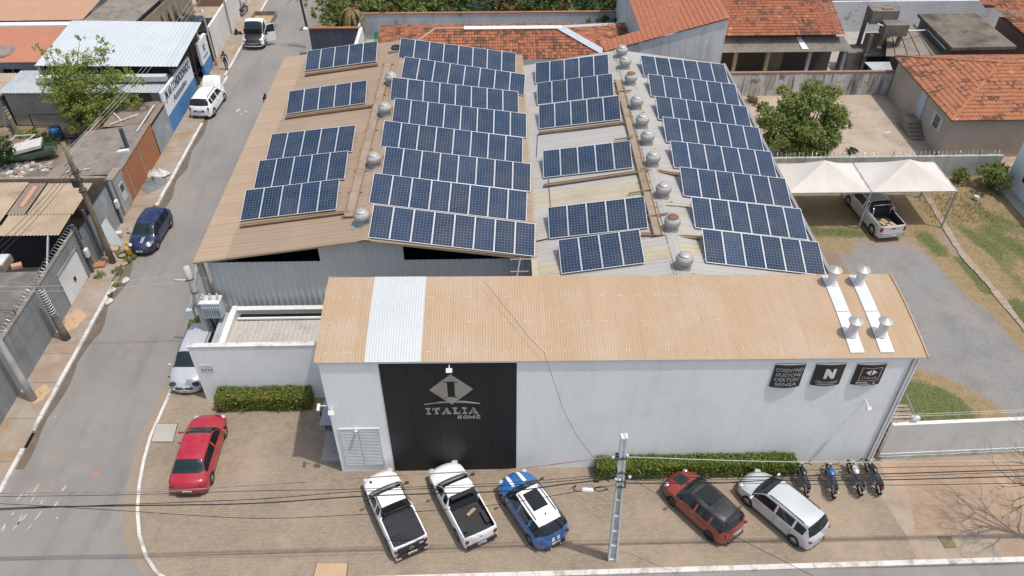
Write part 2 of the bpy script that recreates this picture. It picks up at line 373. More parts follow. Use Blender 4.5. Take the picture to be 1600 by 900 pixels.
# ------------------------------------------------------------------ mesh builder
class MB:
    def __init__(s): s.v = []; s.f = []; s.uv = []; s.mi = []
    def face(s, pts, uv=None, m=0):
        i = len(s.v); s.v += [tuple(p) for p in pts]
        s.f.append(tuple(range(i, i + len(pts))))
        if uv is None:
            a = Vector(pts[0]); e1 = (Vector(pts[1]) - a)
            e1 = e1.normalized() if e1.length > 1e-9 else Vector((1, 0, 0))
            n = Vector((0, 0, 0))
            for k in range(1, len(pts) - 1): n += (Vector(pts[k]) - a).cross(Vector(pts[k + 1]) - a)
            n = n.normalized() if n.length > 1e-12 else Vector((0, 0, 1))
            if abs(n.z) > .7: e1 = Vector((1, 0, 0)); 
            elif abs(n.z) < .7:
                e1 = Vector((-n.y, n.x, 0)).normalized()
            e2 = n.cross(e1)
            uv = [((Vector(p)).dot(e1), (Vector(p)).dot(e2)) for p in pts]
        s.uv += uv; s.mi.append(m)
    def grid(s, fn, nu, nv, uvf=None, m=0):
        """shared-vertex sheet: fn(i/nu, j/nv) -> point, uvf -> (u,v) in metres"""
        base = len(s.v)
        for j in range(nv + 1):
            for i in range(nu + 1): s.v.append(tuple(fn(i / nu, j / nv)))
        for j in range(nv):
            for i in range(nu):
                a = base + j * (nu + 1) + i
                s.f.append((a, a + 1, a + nu + 2, a + nu + 1)); s.mi.append(m)
                for (x, y) in ((i, j), (i + 1, j), (i + 1, j + 1), (i, j + 1)):
                    s.uv.append(uvf(x / nu, y / nv) if uvf else (x / nu, y / nv))
    def box(s, x0, x1, y0, y1, z0, z1, m=0, bottom=True):
        p = [Vector((x, y, z)) for z in (z0, z1) for y in (y0, y1) for x in (x0, x1)]
        fs = [(4, 5, 7, 6), (0, 1, 5, 4), (1, 3, 7, 5), (3, 2, 6, 7), (2, 0, 4, 6)] + ([(0, 2, 3, 1)] if bottom else [])
        for f in fs: s.face([p[k] for k in f], m=m)
    def obox(s, c, ax, ay, az, m=0):
        """box by centre and three half-axis vectors"""
        c, ax, ay, az = Vector(c), Vector(ax), Vector(ay), Vector(az)
        p = [c + ax * i + ay * j + az * k for k in (-1, 1) for j in (-1, 1) for i in (-1, 1)]
        for f in [(4, 5, 7, 6), (0, 1, 5, 4), (1, 3, 7, 5), (3, 2, 6, 7), (2, 0, 4, 6), (0, 2, 3, 1)]: s.face([p[k] for k in f], m=m)
    def bar(s, a, b, w, h=None, m=0, up=(0, 0, 1)):
        a, b = Vector(a), Vector(b); d = (b - a); L = d.length
        if L < 1e-6: return
        d /= L; u = Vector(up)
        if abs(d.dot(u)) > .97: u = Vector((1, 0, 0))
        x = d.cross(u).normalized(); y = x.cross(d)
        s.obox((a + b) / 2, d * L / 2, x * w / 2, y * (h or w) / 2, m)
    def tube(s, pts, r, n=8, m=0, cap=True):
        pts = [Vector(p) for p in pts]; rs = r if isinstance(r, (list, tuple)) else [r] * len(pts)
        base = len(s.v); t0 = None; prevx = None
        for k, p in enumerate(pts):
            d = (pts[min(k + 1, len(pts) - 1)] - pts[max(k - 1, 0)]).normalized()
            if prevx is None:
                u = Vector((0, 0, 1)) if abs(d.z) < .95 else Vector((1, 0, 0)); x = d.cross(u).normalized()
            else:
                x = (prevx - d * prevx.dot(d)).normalized()
            prevx = x; y = d.cross(x)
            for i in range(n):
                a = 2 * PI * i / n; s.v.append(tuple(p + (x * math.cos(a) + y * math.sin(a)) * rs[k]))
        for k in range(len(pts) - 1):
            for i in range(n):
                a = base + k * n + i; b = base + k * n + (i + 1) % n
                s.f.append((a, b, b + n, a + n)); s.mi.append(m); s.uv += [(i / n, k), ((i + 1) / n, k), ((i + 1) / n, k + 1), (i / n, k + 1)]
        if cap:
            for k, rev in ((0, True), (len(pts) - 1, False)):
                q = [base + k * n + i for i in range(n)]
                if rev: q.reverse()
                s.f.append(tuple(q)); s.mi.append(m); s.uv += [(0, 0)] * n
    def lathe(s, c, prof, n=20, m=0, axis=(0, 0, 1)):
        """prof: (radius, height) list"""
        c = Vector(c); az = Vector(axis).normalized()
        x = Vector((1, 0, 0)) if abs(az.x) < .9 else Vector((0, 1, 0)); x = (x - az * x.dot(az)).normalized(); y = az.cross(x)
        base = len(s.v)
        for (r, h) in prof:
            for i in range(n):
                a = 2 * PI * i / n; s.v.append(tuple(c + az * h + (x * math.cos(a) + y * math.sin(a)) * max(r, 1e-4)))
        for k in range(len(prof) - 1):
            for i in range(n):
                a = base + k * n + i; b = base + k * n + (i + 1) % n
                s.f.append((a, b, b + n, a + n)); s.mi.append(m); s.uv += [(i / n, prof[k][1]), ((i + 1) / n, prof[k][1]), ((i + 1) / n, prof[k + 1][1]), (i / n, prof[k + 1][1])]
    def prism(s, poly, z0, z1, m=0):
        n = len(poly)
        s.face([(x, y, z1) for x, y in poly], m=m)
        for k in range(n):
            a, b = poly[k], poly[(k + 1) % n]
            s.face([(a[0], a[1], z0), (b[0], b[1], z0), (b[0], b[1], z1), (a[0], a[1], z1)], m=m)
    def slab(s, q, th, m=0):
        """four-cornered sheet q (counter-clockwise from above) given a thickness downwards"""
        q = [Vector(p) for p in q]; a = (q[1] - q[0]).cross(q[3] - q[0]).normalized()
        if a.z < 0: q.reverse(); a = -a
        b = [p - a * th for p in q]
        s.face(q, m=m); s.face(b[::-1], m=m)
        for k in range(4): s.face([q[k], b[k], b[(k + 1) % 4], q[(k + 1) % 4]], m=m)
    def build(s, name, mat, parent=None, smooth=False, local=False):
        me = bpy.data.meshes.new(name)
        off = Vector((0, 0, 0))
        if parent is not None and not local: off = ROOT_LOC.get(parent.name, Vector((0, 0, 0)))
        vs = [(x - off.x, y - off.y, z - off.z) for x, y, z in s.v] if off.length else s.v
        me.from_pydata(vs, [], s.f)
        ul = me.uv_layers.new(name='UVMap')
        if len(s.uv) == len(ul.data):
            ul.data.foreach_set('uv', [c for u in s.uv for c in u])
        for mm in (mat if isinstance(mat, (list, tuple)) else [mat]): me.materials.append(MATS[mm] if isinstance(mm, str) else mm)
        me.polygons.foreach_set('material_index', s.mi)
        if smooth: me.polygons.foreach_set('use_smooth', [True] * len(s.f))
        me.update()
        o = bpy.data.objects.new(name, me); COL.objects.link(o)
        if parent is not None:
            o.parent = parent
            ROOT_LOC[o.name] = ROOT_LOC.get(parent.name, Vector((0, 0, 0)))
        return o
ROOT_LOC = {}

def tag(o, label=None, cat=None, group=None, kind=None):
    if label: o['label'] = label
    if cat: o['category'] = cat
    if group: o['group'] = group
    if kind: o['kind'] = kind
    return o
def thing(name, label, cat, loc=(0, 0, 0), rz=0.0, group=None):
    o = bpy.data.objects.new(name, None); o.empty_display_size = .3; COL.objects.link(o)
    o.location = loc; o.rotation_euler = (0, 0, rz); ROOT_LOC[o.name] = Vector(loc)
    return tag(o, label, cat, group)
def struct(mb, name, mat, **k): return tag(mb.build(name, mat, **k), kind='structure')
KIDS = {}
def dup(root, loc, rz=0.0, label=None, group=None, scale=None):
    """copy of a thing with copies of its parts and sub-parts"""
    r = root.copy(); COL.objects.link(r); r.location = loc; r.rotation_euler = (0, 0, rz)
    if scale: r.scale = scale
    if label: r['label'] = label
    if group: r['group'] = group
    for ch in list(root.children):
        c = ch.copy(); COL.objects.link(c); c.parent = r
        for g in list(ch.children):
            d = g.copy(); COL.objects.link(d); d.parent = c
    return r

def corr(mb, a, b, c, d, pitch=.18, amp=.02, nv=1, th=0.0, m=0, trap=False, bow=None, per=6):
    """corrugated sheet, ribs running a->d, waves crossing a->b"""
    a, b, c, d = map(Vector, (a, b, c, d)); L = (b - a).length; H = (d - a).length
    n = (b - a).cross(d - a).normalized()
    if n.z < 0: n = -n
    nw = max(1, int(L / pitch))
    tp = [0, 0, 1, 1, 1, 0] if trap else None
    if trap: per = 5
    prof = [0, 0, .5, 1, .5] if trap else None
    def fn(i, j):
        p = (a * (1 - i) + b * i) * (1 - j) + (d * (1 - i) + c * i) * j
        k = int(round(i * nw * per))
        h = prof[k % 5] if trap else math.sin(2 * PI * i * nw)
        z = n * (h * amp)
        if bow: z = z + Vector((0, 0, bow * 4 * j * (1 - j)))
        return p + z
    mb.grid(fn, nw * per, nv, lambda i, j: (i * L, j * H), m)

def tiles(mb, poly4, amp=.045, m=0, pitch=.24, course=.38):
    """clay-tile slope: a,b along the eave, d,c along the ridge (may be a trapezium or a triangle); barrels run up the slope"""
    a, b, c, d = map(Vector, poly4)
    e = (b - a).normalized(); n = (b - a).cross(((d + c) / 2 - a)).normalized()
    if n.z < 0: n = -n
    up = n.cross(e)
    if up.dot((d + c) / 2 - a) < 0: up = -up
    def loc(p): q = p - a; return q.dot(e), q.dot(up)
    L = (b - a).length; (dx, H) = loc(d); (cx_, H2) = loc(c)
    H = max(H, H2)
    nr = max(1, int(H / course)); per = 5
    for r in range(nr):
        t0, t1 = r / nr, (r + 1) / nr
        x00, x01 = dx * t0, L + (cx_ - L) * t0
        x10, x11 = dx * t1, L + (cx_ - L) * t1
        lo, hi = min(x00, x10), max(x01, x11)
        k0, k1 = math.floor(lo / pitch * per), math.ceil(hi / pitch * per)
        xs = [k * pitch / per for k in range(k0, k1 + 1)]
        base = len(mb.v); cnt = len(xs)
        for jj, (t, xa, xb, lift) in enumerate(((t0, x00, x01, .035), (t1, x10, x11, 0.0))):
            for x in xs:
                xx = min(max(x, xa), xb)
                h = abs(math.sin(PI * xx / pitch)) ** .7
                p = a + e * xx + up * (t * H) + n * (h * amp + lift)
                mb.v.append(tuple(p))
        for i in range(cnt - 1):
            q = base + i
            mb.f.append((q, q + 1, q + cnt + 1, q + cnt)); mb.mi.append(m)
            x0, x1 = xs[i] + .001, xs[i + 1] - .001; v0, v1 = r * course + .01, (r + 1) * course - .01
            mb.uv += [(x0, v0), (x1, v0), (x1, v1), (x0, v1)]

def text_mesh(s, size, extrude=.01, font_bold=False):
    cu = bpy.data.curves.new('lettering', 'FONT'); cu.body = s; cu.size = size; cu.extrude = extrude
    cu.offset = size * .016; cu.align_x = 'CENTER'; cu.align_y = 'CENTER'; cu.resolution_u = 3
    o = bpy.data.objects.new('lettering', cu); COL.objects.link(o)
    bpy.context.view_layer.update()
    dg = bpy.context.evaluated_depsgraph_get()
    me = bpy.data.meshes.new_from_object(o.evaluated_get(dg))
    bpy.data.objects.remove(o); bpy.data.curves.remove(cu)
    return me
def put_text(name, s, size, origin, ax, ay, mat, parent=None, width=None, extrude=.01, bold=0.0, slant=0.0, label=None):
    """lettering as solid letters on a wall: ax along the line, ay up the letters"""
    me = text_mesh(s, size, extrude); me.name = name
    ax, ay = Vector(ax).normalized(), Vector(ay).normalized(); az = ax.cross(ay)
    xs = [v.co.x for v in me.vertices]; w = max(xs) - min(xs); cx = (max(xs) + min(xs)) / 2
    k = (width / w) if width else 1.0
    off = ROOT_LOC.get(parent.name, Vector((0, 0, 0))) if parent else Vector((0, 0, 0))
    for v in me.vertices:
        x, y, z = (v.co.x - cx) * k, v.co.y, v.co.z
        x += y * slant
        v.co = Vector(origin) - off + ax * x + ay * y + az * z
    me.materials.clear(); me.materials.append(MATS[mat])
    o = bpy.data.objects.new(name, me); COL.objects.link(o)
    if parent: o.parent = parent; ROOT_LOC[o.name] = off
    if label: o['label'] = label
    return o
# ------------------------------------------------------------------ the ground
WX, KX = -25.6, -23.8          # street wall line, left kerb line
g = MB(); g.face([(-600, -300, -.06), (600, -300, -.06), (600, 900, -.06), (-600, 900, -.06)]); struct(g, 'ground', 'dirt')
g = MB()
g.face([(KX - .1, 17.9, 0), (-15.0, 17.9, 0), (-15.8, 90, 0), (-15.8, 400, 0), (KX - .1, 400, 0)])
g.face([(-200, -60, 0), (200, -60, 0), (200, 17.9, 0), (-200, 17.9, 0)])
struct(g, 'road', 'asphalt')
# worn paint left on the road surface
g = MB()
def dab(x, y, l, w, a, z=.004):
    c, s = math.cos(a), math.sin(a)
    n = 7; pts = []
    for k in range(n):
        t = 2 * PI * k / n; q = RND.uniform(.6, 1)
        px, py = math.cos(t) * l * q / 2, math.sin(t) * w * q / 2
        pts.append((x + px * c - py * s, y + px * s + py * c, z))
    g.face(pts)
for (u, v, l, w) in ((55, 765, .9, .1), (52, 778, .6, .08), (30, 815, .9, .12), (38, 808, .5, .1), (87, 788, .5, .12), (60, 805, .7, .1), (5, 825, .5, .2), (25, 822, .7, .1), (45, 825, .6, .08), (20, 802, .3, .15), (65, 785, .3, .1), (100, 763, .4, .15), (372, 172, .8, .35), (384, 174, .4, .25), (377, 178, .3, .2), (31, 776, .6, .14), (43, 770, .4, .1), (86, 651, .2, .1), (89, 809, .15, .1)):
    p = P(u, v, 0); dab(p.x, p.y, l, w, R(RND.uniform(70, 95)))
mk('worn_paint', (.47, .46, .44), (.36, .35, .33), 4, .9, dirt=(.26, .24, .22), dscale=3)
struct(g, 'road_marking', 'worn_paint')
g = MB()
for (u, v, l, w) in ((151, 740, .5, .35),):
    p = P(u, v, 0); dab(p.x, p.y, l, w, .4)
struct(g, 'road_stain', 'orange_metal')
# damp silt in the gutter along the left kerb
g = MB()
ys = [24 + .8 * k for k in range(50)]
for k in range(len(ys) - 1):
    w0 = .25 + .45 * abs(math.sin(ys[k] * .7)) * (1 if 33 < ys[k] < 52 else .6); w1 = .25 + .45 * abs(math.sin(ys[k + 1] * .7)) * (1 if 33 < ys[k + 1] < 52 else .6)
    g.face([(KX + .04, ys[k], .005), (KX + .04 + w0, ys[k], .005), (KX + .04 + w1, ys[k + 1], .005), (KX + .04, ys[k + 1], .005)])
mk('silt', (.115, .09, .068), (.16, .125, .09), 1.2, .9, dirt=(.07, .06, .05), dscale=1.5, bump=.4)
struct(g, 'gutter_silt', 'silt')
mk('road_dust', (.285, .225, .165), (.25, .20, .15), 1.0, .95, dirt=(.2, .18, .16), dscale=.8, bump=.3)
g = MB()
edge = [(-17.6, 30), (-17.62, 29), (-17.7, 25.8), (-17.4, 23.3), (-16.9, 21.45), (-16.1, 19.6), (-15.1, 18.2)]
wd = [.2, .5, .55, .6, .75, .8, .5]
for k in range(len(edge) - 1):
    a, b = edge[k], edge[k + 1]
    g.face([(a[0] - wd[k], a[1], .004), (a[0] + .1, a[1], .004), (b[0] + .1, b[1], .004), (b[0] - wd[k + 1], b[1], .004)][::-1])
struct(g, 'road_dust', 'road_dust')

# left pavement, its kerb in stretches
g = MB(); g.box(WX - .3, KX, 10, 38.0, -.05, .10); g.box(WX - .3, KX - .25, 38.0, 46.2, -.05, .07); g.box(WX - .3, KX, 46.2, 66, -.05, .10); g.box(WX - .5, KX - .3, 66, 120, -.05, .10)
struct(g, 'pavement', 'sidewalk')
g = MB()
def kerb(y0, y1, x=KX, w=.2, h=.125):
    y = y0
    while y < y1 - .05:
        e = min(y + 1.0, y1); d = RND.uniform(-.012, .012)
        g.box(x - w / 2 + d, x + w / 2 + d, y + .01, e - .008, -.05, h + RND.uniform(-.01, .01)); y = e
kerb(14, 25.2); kerb(26.3, 38.0); kerb(46.2, 57.8); kerb(61, 66.2, KX - .05); kerb(66.2, 90, KX - .25)
struct(g, 'kerb', 'kerb_white')
g = MB(); g.box(KX - .5, KX + .12, 25.3, 26.2, -.05, .06); struct(g, 'drain_opening', 'dark_void')
for y in (29.2, 36.2):
    pass
# dirt verge on the right of the side street under the warehouse eave
g = MB(); g.box(-17.3, -15.0, 30.5, 58, -.05, .06); g.box(-17.6, -16.0, 58, 130, -.05, .08); struct(g, 'verge', 'dirt')
# forecourt of block paving behind a whitewashed kerb
curve = [(-17.45, 32.0), (-17.6, 29), (-17.7, 25.8), (-17.55, 24.3), (-17.3, 22.9), (-16.9, 21.45), (-16.4, 20.2), (-15.75, 19.1), (-15.02, 18.3), (-14.4, 17.95), (-13.4, 17.8)]
FZ = .10
poly = [(x + .05, y) for x, y in curve] + [(18.3, 18.02), (18.35, 20.5), (18.6, 24.0), (-7.0, 28.3), (-15.3, 28.35), (-15.6, 32)]
g = MB(); g.face([(x, y, FZ) for x, y in poly][::-1] if False else [(x, y, FZ) for x, y in poly]); struct(g, 'forecourt', 'paver')
g = MB(); g.face([(18.3, 18.02, FZ), (60, 18.55, FZ), (60, 24.6, FZ), (18.6, 24.0, FZ), (18.35, 20.5, FZ)]); struct(g, 'pavement', 'paver_herring')
mk('seam_concrete', (.36, .29, .22), (.29, .235, .18), 1.2, .9, dirt=(.22, .17, .13), dscale=1.3, bump=.3)
g = MB()
sl = [(17.9, 23.0, .25), (18.2, 22.0, .5), (18.5, 21.0, .55), (18.5, 20.1, .4), (18.4, 19.3, .14), (18.35, 18.2, .08)]
for k in range(len(sl) - 1):
    a, b = sl[k], sl[k + 1]
    g.face([(b[0] - b[2], b[1], FZ + .004), (b[0] + b[2], b[1], FZ + .004), (a[0] + a[2], a[1], FZ + .004), (a[0] - a[2], a[1], FZ + .004)])
g.face([(18.6, 18.2, FZ + .004), (22.2, 18.25, FZ + .004), (22.0, 19.5, FZ + .004), (18.75, 19.4, FZ + .004)])
struct(g, 'paving_repair', 'seam_concrete')
g = MB()
for k in range(len(curve) - 1):
    a, b = Vector((*curve[k], 0)), Vector((*curve[k + 1], 0)); d = (b - a); n = max(1, int(d.length))
    for j in range(n):
        p, q = a + d * (j / n), a + d * ((j + 1) / n); q = q - d.normalized() * .012
        g.bar((p.x, p.y, .04), (q.x, q.y, .04), .15, .145)
x = -13.4
while x < 60:
    y = 17.86 + .0105 * (x + 1); g.bar((x, y, .045), (x + .99, y + .0105, .045), .24, .15); x += 1.0
struct(g, 'kerb', 'kerb_white')
for nm, lb, pts, mt in (('inspection_cover', 'large beige concrete cover beside the kerb near the red car', ((236, 690), (270, 690), (277, 662), (245, 662)), 'lid_beige'),
                    ('inspection_cover', 'sand-coloured concrete cover in the paving at the bottom edge of the photo', ((490, 902), (541, 900), (543, 880), (495, 880)), 'lid_sand'),
                    ('inspection_cover', 'small mossy square cover in the pavement near the right corner', ((1477, 856), (1494, 855), (1485, 838), (1466, 838)), 'lid_moss')):
    if mt == 'lid_sand': mk('lid_sand', (.47, .33, .20), (.42, .29, .18), 1, .85)
    if mt == 'lid_moss': mk('lid_moss', (.21, .175, .09), (.16, .135, .075), 3, .9, bump=.3)
    t = thing(nm, lb, 'manhole cover', P(*pts[0], FZ), group=None)
    q = [P(u, v, FZ + .018) for u, v in pts]; c = sum(q, Vector((0, 0, 0))) / 4
    b = MB(); b.slab([c + (p - c) * 1.05 for p in q], .014); b.build('frame', 'dark_metal', t)
    b = MB(); b.slab([p + Vector((0, 0, .006)) for p in q], .02); b.build('lid', mt, t)

# gravel yard with dry and green grass behind the showroom (one sheet, zones carried in a colour attribute)
def seg(px, py, a, b):
    t = max(0, min(1, ((px - a[0]) * (b[0] - a[0]) + (py - a[1]) * (b[1] - a[1])) / ((b[0] - a[0]) ** 2 + (b[1] - a[1]) ** 2)))
    return math.hypot(px - a[0] - t * (b[0] - a[0]), py - a[1] - t * (b[1] - a[1]))
def soft(d, r): return max(0.0, min(1.0, 1.0 - d / r))
g = MB(); nx, ny = 90, 110; X0, X1, Y0, Y1 = 15.5, 40, 24.15, 49.9
g.grid(lambda i, j: (X0 + (X1 - X0) * i, Y0 + (Y1 - Y0) * j, .02), nx, ny, lambda i, j: ((X1 - X0) * i, (Y1 - Y0) * j))
yard = struct(g, 'gravel_yard', 'yard_mix')
ca = yard.data.color_attributes.new('zones', 'FLOAT_COLOR', 'POINT')
PATHX = [(30.6, 47), (30.2, 42.6), (30.0, 39.8), (30.3, 36.9), (30.5, 32.6), (30.9, 29), (31, 24)]
def pathx(y):
    for a, b in zip(PATHX, PATHX[1:]):
        if b[1] <= y <= a[1]: return a[0] + (b[0] - a[0]) * (a[1] - y) / (a[1] - b[1])
    return PATHX[0][0] if y > 47 else PATHX[-1][0]
for k, v in enumerate(yard.data.vertices):
    x, y = v.co.x, v.co.y; px = pathx(y)
    gv = soft(seg(x, y, (19, 38.2), (25, 38)), 3.4) * 1.3 + soft(seg(x, y, (25.5, 36.5), (25, 30.5)), 5.4) * 1.6 + soft(seg(x, y, (27, 32), (29.5, 25)), 3.4) * 1.4
    pat = max(0.0, min(1.0, (1.08 - math.hypot((x - 20) / 6.8, (y - 24.6) / 5.9)) * 4))
    gv = min(1, gv) * (1 - pat)
    if x > px: gv = 0
    dry = soft(seg(x, y, (19, 26), (24.5, 25)), 3.4) * 1.2 + (soft(seg(x, y, (28.4, 41), (29.2, 36)), 1.7)) + soft(seg(x, y, (29.6, 35), (30, 30)), 1.0) + (1.0 if x > px + .2 else 0) + soft(seg(x, y, (22.5, 40.6), (20, 41)), 1.6) + (1 if y > 41.5 else 0)
    dry = max(dry, pat)
    gr = soft(seg(x, y, (20.6, 28.6), (22.5, 27.2)), 2.3) * 1.1 + soft(seg(x, y, (28.4, 41.5), (28.7, 40)), 1.3) * .9 + soft(seg(x, y, (29.7, 39), (29.9, 36)), .7) + soft(seg(x, y, (21, 42.3), (24, 42)), 1.3) * .8 + soft(seg(x, y, (19.4, 25.4), (23.0, 26.0)), 2.7) * 1.25 + soft(seg(x, y, (33, 42), (36, 36)), 2.2) * .75 + soft(seg(x, y, (32, 40), (32.5, 34)), 1.3) * .6 + soft(seg(x, y, (33, 45), (37, 41)), 1.6) * .6 + soft(seg(x, y, (31, 43), (31.6, 41)), 1.0) * .5 + soft(seg(x, y, (31, 35), (30.6, 30)), .8) * .6 + soft(seg(x, y, (31.5, 34), (34, 32)), 1.5) * .5
    ca.data[k].color = (gv, min(1, dry), min(1, gr), 1)
g = MB()   # broken concrete strip between gravel and lawn
for k in range(len(PATHX) - 1):
    a, b = PATHX[k], PATHX[k + 1]; n = 5
    for j in range(n):
        t0, t1 = j / n, (j + .97) / n; w = RND.uniform(.18, .34)
        p = Vector((a[0] + (b[0] - a[0]) * t0, a[1] + (b[1] - a[1]) * t0, .05)); q = Vector((a[0] + (b[0] - a[0]) * t1, a[1] + (b[1] - a[1]) * t1, .05))
        g.bar(p, q, w * 1.5, .08)
struct(g, 'concrete_strip', 'seam_concrete')
# earth patio behind the tents, left yards
g = MB(); g.face([(16.5, 50, .015), (60, 50, .015), (60, 62, .015), (16.5, 62, .015)]); struct(g, 'patio', 'patio')
g = MB(); g.face([(16.5, 62.3, .012), (60, 62.3, .012), (60, 90, .012), (16.5, 90, .012)]); struct(g, 'courtyard', 'concrete')
g = MB(); g.face([(-80, 20, .02), (WX - .2, 20, .02), (WX - .2, 57, .02), (-80, 57, .02)]); struct(g, 'back_yard', 'rubble_dirt')
mk('rust_tin', (.27, .185, .135), (.22, .15, .11), 1, .8, .05)

# ------------------------------------------------------------------ the showroom
YF = 23.45; XL, XR = -7.69, 18.12; ZL, ZR_ = 7.72, 7.45; YB = 28.15
show = thing('showroom', 'long white showroom with black entrance panel and tan corrugated roof', 'building', (5, 25.8, 0))
def eave(x): return ZL + (ZR_ - ZL) * (x - XL) / (XR - XL)
b = MB()
b.face([(XL, YF, 0), (XR, YF, 0), (XR, YF, ZR_), (XL, YF, ZL)])
b.face([(XR, YF, 0), (XR, YB, 0), (XR, YB, ZR_ + .6), (XR, (YF + YB) / 2, ZR_ + .35), (XR, YF, ZR_)])
b.face([(XL, YB, 0), (XL, YF, 0), (XL, YF, ZL), (XL, (YF + YB) / 2, ZL + .35), (XL, YB, ZL + .5)])
b.face([(XR, YB, 0), (XL, YB, 0), (XL, YB, ZL + .5), (XR, YB, ZR_ + .6)])
b.build('wall', 'white_wall', show)
def rz(x, t): return eave(x) + .06 + .62 * (1 - (1 - t) ** 1.7)
def roof_sheet(x0, x1, mat, name, lift=0.0, t0=0.0, t1=1.0, pitch=.12, label=None):
    b = MB(); L = x1 - x0; nw = int(L / pitch); per = 6
    ya, yb = YF - .10, YB + .06
    def fn(i, j):
        t = t0 + (t1 - t0) * j; x = x0 + L * i
        return (x, ya + (yb - ya) * t, rz(x, t) + .007 * math.sin(2 * PI * x / pitch) + lift)
    b.grid(fn, nw * per, 8, lambda i, j: (x0 + L * i, (t0 + (t1 - t0) * j) * 4.8))
    o = b.build(name, mat, show)
    if label: o['label'] = label
    return o
sk0, sk1 = P(575, 556, 7.7).x, P(655, 556, 7.7).x
roof_sheet(XL - .08, sk0 - .02, 'roof_tan', 'roof'); roof_sheet(sk1 + .02, XR + .22, 'roof_tan', 'roof')
roof_sheet(sk0 - .1, sk1 + .1, 'translucent_sheet', 'skylight_sheet', .012)
b = MB()   # eave fascia, verge flashing and screw heads
for k in range(26):
    xa, xb = XL - .08 + (XR - XL + .3) * k / 26, XL - .08 + (XR - XL + .3) * (k + 1) / 26
    b.bar((xa, YF - .035, eave(xa) - .01), (xb, YF - .035, eave(xb) - .01), .07, .09)
b.build('fascia', 'sign_white', show)
for x in (XL - .09, XR + .24):
    b = MB()
    for k in range(8):
        a_, c_ = k / 8, (k + 1) / 8
        b.bar((x, YF - .1 + 4.86 * a_, rz(x, a_) + .02), (x, YF - .1 + 4.86 * c_, rz(x, c_) + .02), .07, .06)
    b.build('verge_flashing', 'roof_tan', show)
b = MB()
for t in (.10, .42, .72):
    x = XL + .3
    while x < XR - 8 + 3 * RND.random():
        if not (sk0 - .2 < x < sk1 + .2):
            for q in range(RND.choice((1, 2, 2))):
                xx = x + q * .17; xx = round(xx / .12) * .12 + .03
                yy = YF - .1 + 4.86 * t
                b.box(xx - .02, xx + .02, yy - .02, yy + .02, rz(xx, t) + .0, rz(xx, t) + .03)
        x += .85
b.build('roof_screws', 'sign_white', show)
bx0, bx1 = PY(590, 562, YF).x, 0.5 * (PY(808, 562, YF).x + P(806, 730).x)
b = MB(); b.box(bx0, bx1, YF - .03, YF + .05, .02, eave(bx0) - .10); b.build('entrance_panel', 'black_panel', show)
b = MB()
for k in range(1, 5):
    x = bx0 + (bx1 - bx0) * k / 5; b.box(x - .006, x + .006, YF - .034, YF - .03, .02, 7.4)
b.build('panel_joint', 'dark_void', show)
# louvre grille at the left of the entrance
lx0, lx1 = P(540, 728).x + .05, P(597, 726).x + .12; lz0, lz1 = .55, 3.0
lx0, lx1, lz0, lz1 = PY(531, 671, YF).x, PY(591, 671, YF).x, PY(560, 725, YF).z, PY(560, 670, YF).z
b = MB()
for (x0, x1, z0, z1) in ((lx0, lx1, lz1, lz1 + .06), (lx0, lx1, lz0 - .06, lz0), (lx0 - .06, lx0, lz0 - .06, lz1 + .06), (lx1, lx1 + .06, lz0 - .06, lz1 + .06)):
    b.box(x0, x1, YF - .055, YF + .02, z0, z1)
lou = b.build('louvre_grille', 'alu', show)
b = MB(); b.box(lx0, lx1, YF - .012, YF + .03, lz0, lz1); b.build('backing', 'grey_plaster', lou)
b = MB(); n = 24
for k in range(n):
    z = lz0 + (lz1 - lz0) * (k + .5) / n
    b.obox(((lx0 + lx1) / 2, YF - .032, z), ((lx1 - lx0) / 2, 0, 0), (0, .018, .02), (0, -.003, .004))
b.box((lx0 + lx1) / 2 - .025, (lx0 + lx1) / 2 + .025, YF - .062, YF - .05, lz0, lz1)
b.build('slats', 'gate_white', lou)
# side door and step on the left end
b = MB(); b.box(XL - .04, XL + .02, 24.6, 25.7, .15, 2.3); b.build('door', 'black_panel', show)
b = MB(); b.box(XL - 1.15, XL - .01, 24.05, 26.0, .05, .22); b.build('step', 'concrete', show)
b = MB(); b.box(XL - .85, XL - .01, 24.3, 26.1, 2.55, 2.65); 
dp = b.build('canopy', 'steel_dull', show)
b = MB()
b.tube([(XR - .32, YF - .05, ZR_ - .1), (XR - .32, YF - .05, .15)], .035, 8); b.build('downpipe', 'steel_dull', show)
b = MB(); b.tube([(XR - .12, YF - .03, ZR_ - .1), (XR - .12, YF - .03, .15)], .012, 6); b.build('conduit', 'dark_metal', show)

# company emblem on the black panel: diamond with a cut I, arc and lettering
emb = thing('emblem', 'large metal diamond emblem with a cut-out letter I on the black panel', 'sign', PY(706, 610, YF))
def fy(u, v, d=.0): return PY(u, v, YF - .03 - d)
cl, cr_, ct, cb_ = fy(671, 608.5), fy(738.5, 606.5), fy(703, 584.5), fy(706.6, 630.3)
cx_, cz_ = (cl.x + cr_.x) / 2, (ct.z + cb_.z) / 2; hw, hh = (cr_.x - cl.x) / 2, (ct.z - cb_.z) / 2
def onwall(poly, d0, d1, mb, m=0):
    """flat figure (x,z) standing proud of the panel"""
    f = [(x, YF - .03 - d1, z) for x, z in poly]; k = [(x, YF - .03 - d0, z) for x, z in poly]
    mb.face(f, m=m); n = len(poly)
    for i in range(n): mb.face([f[i], k[i], k[(i + 1) % n], f[(i + 1) % n]], m=m)
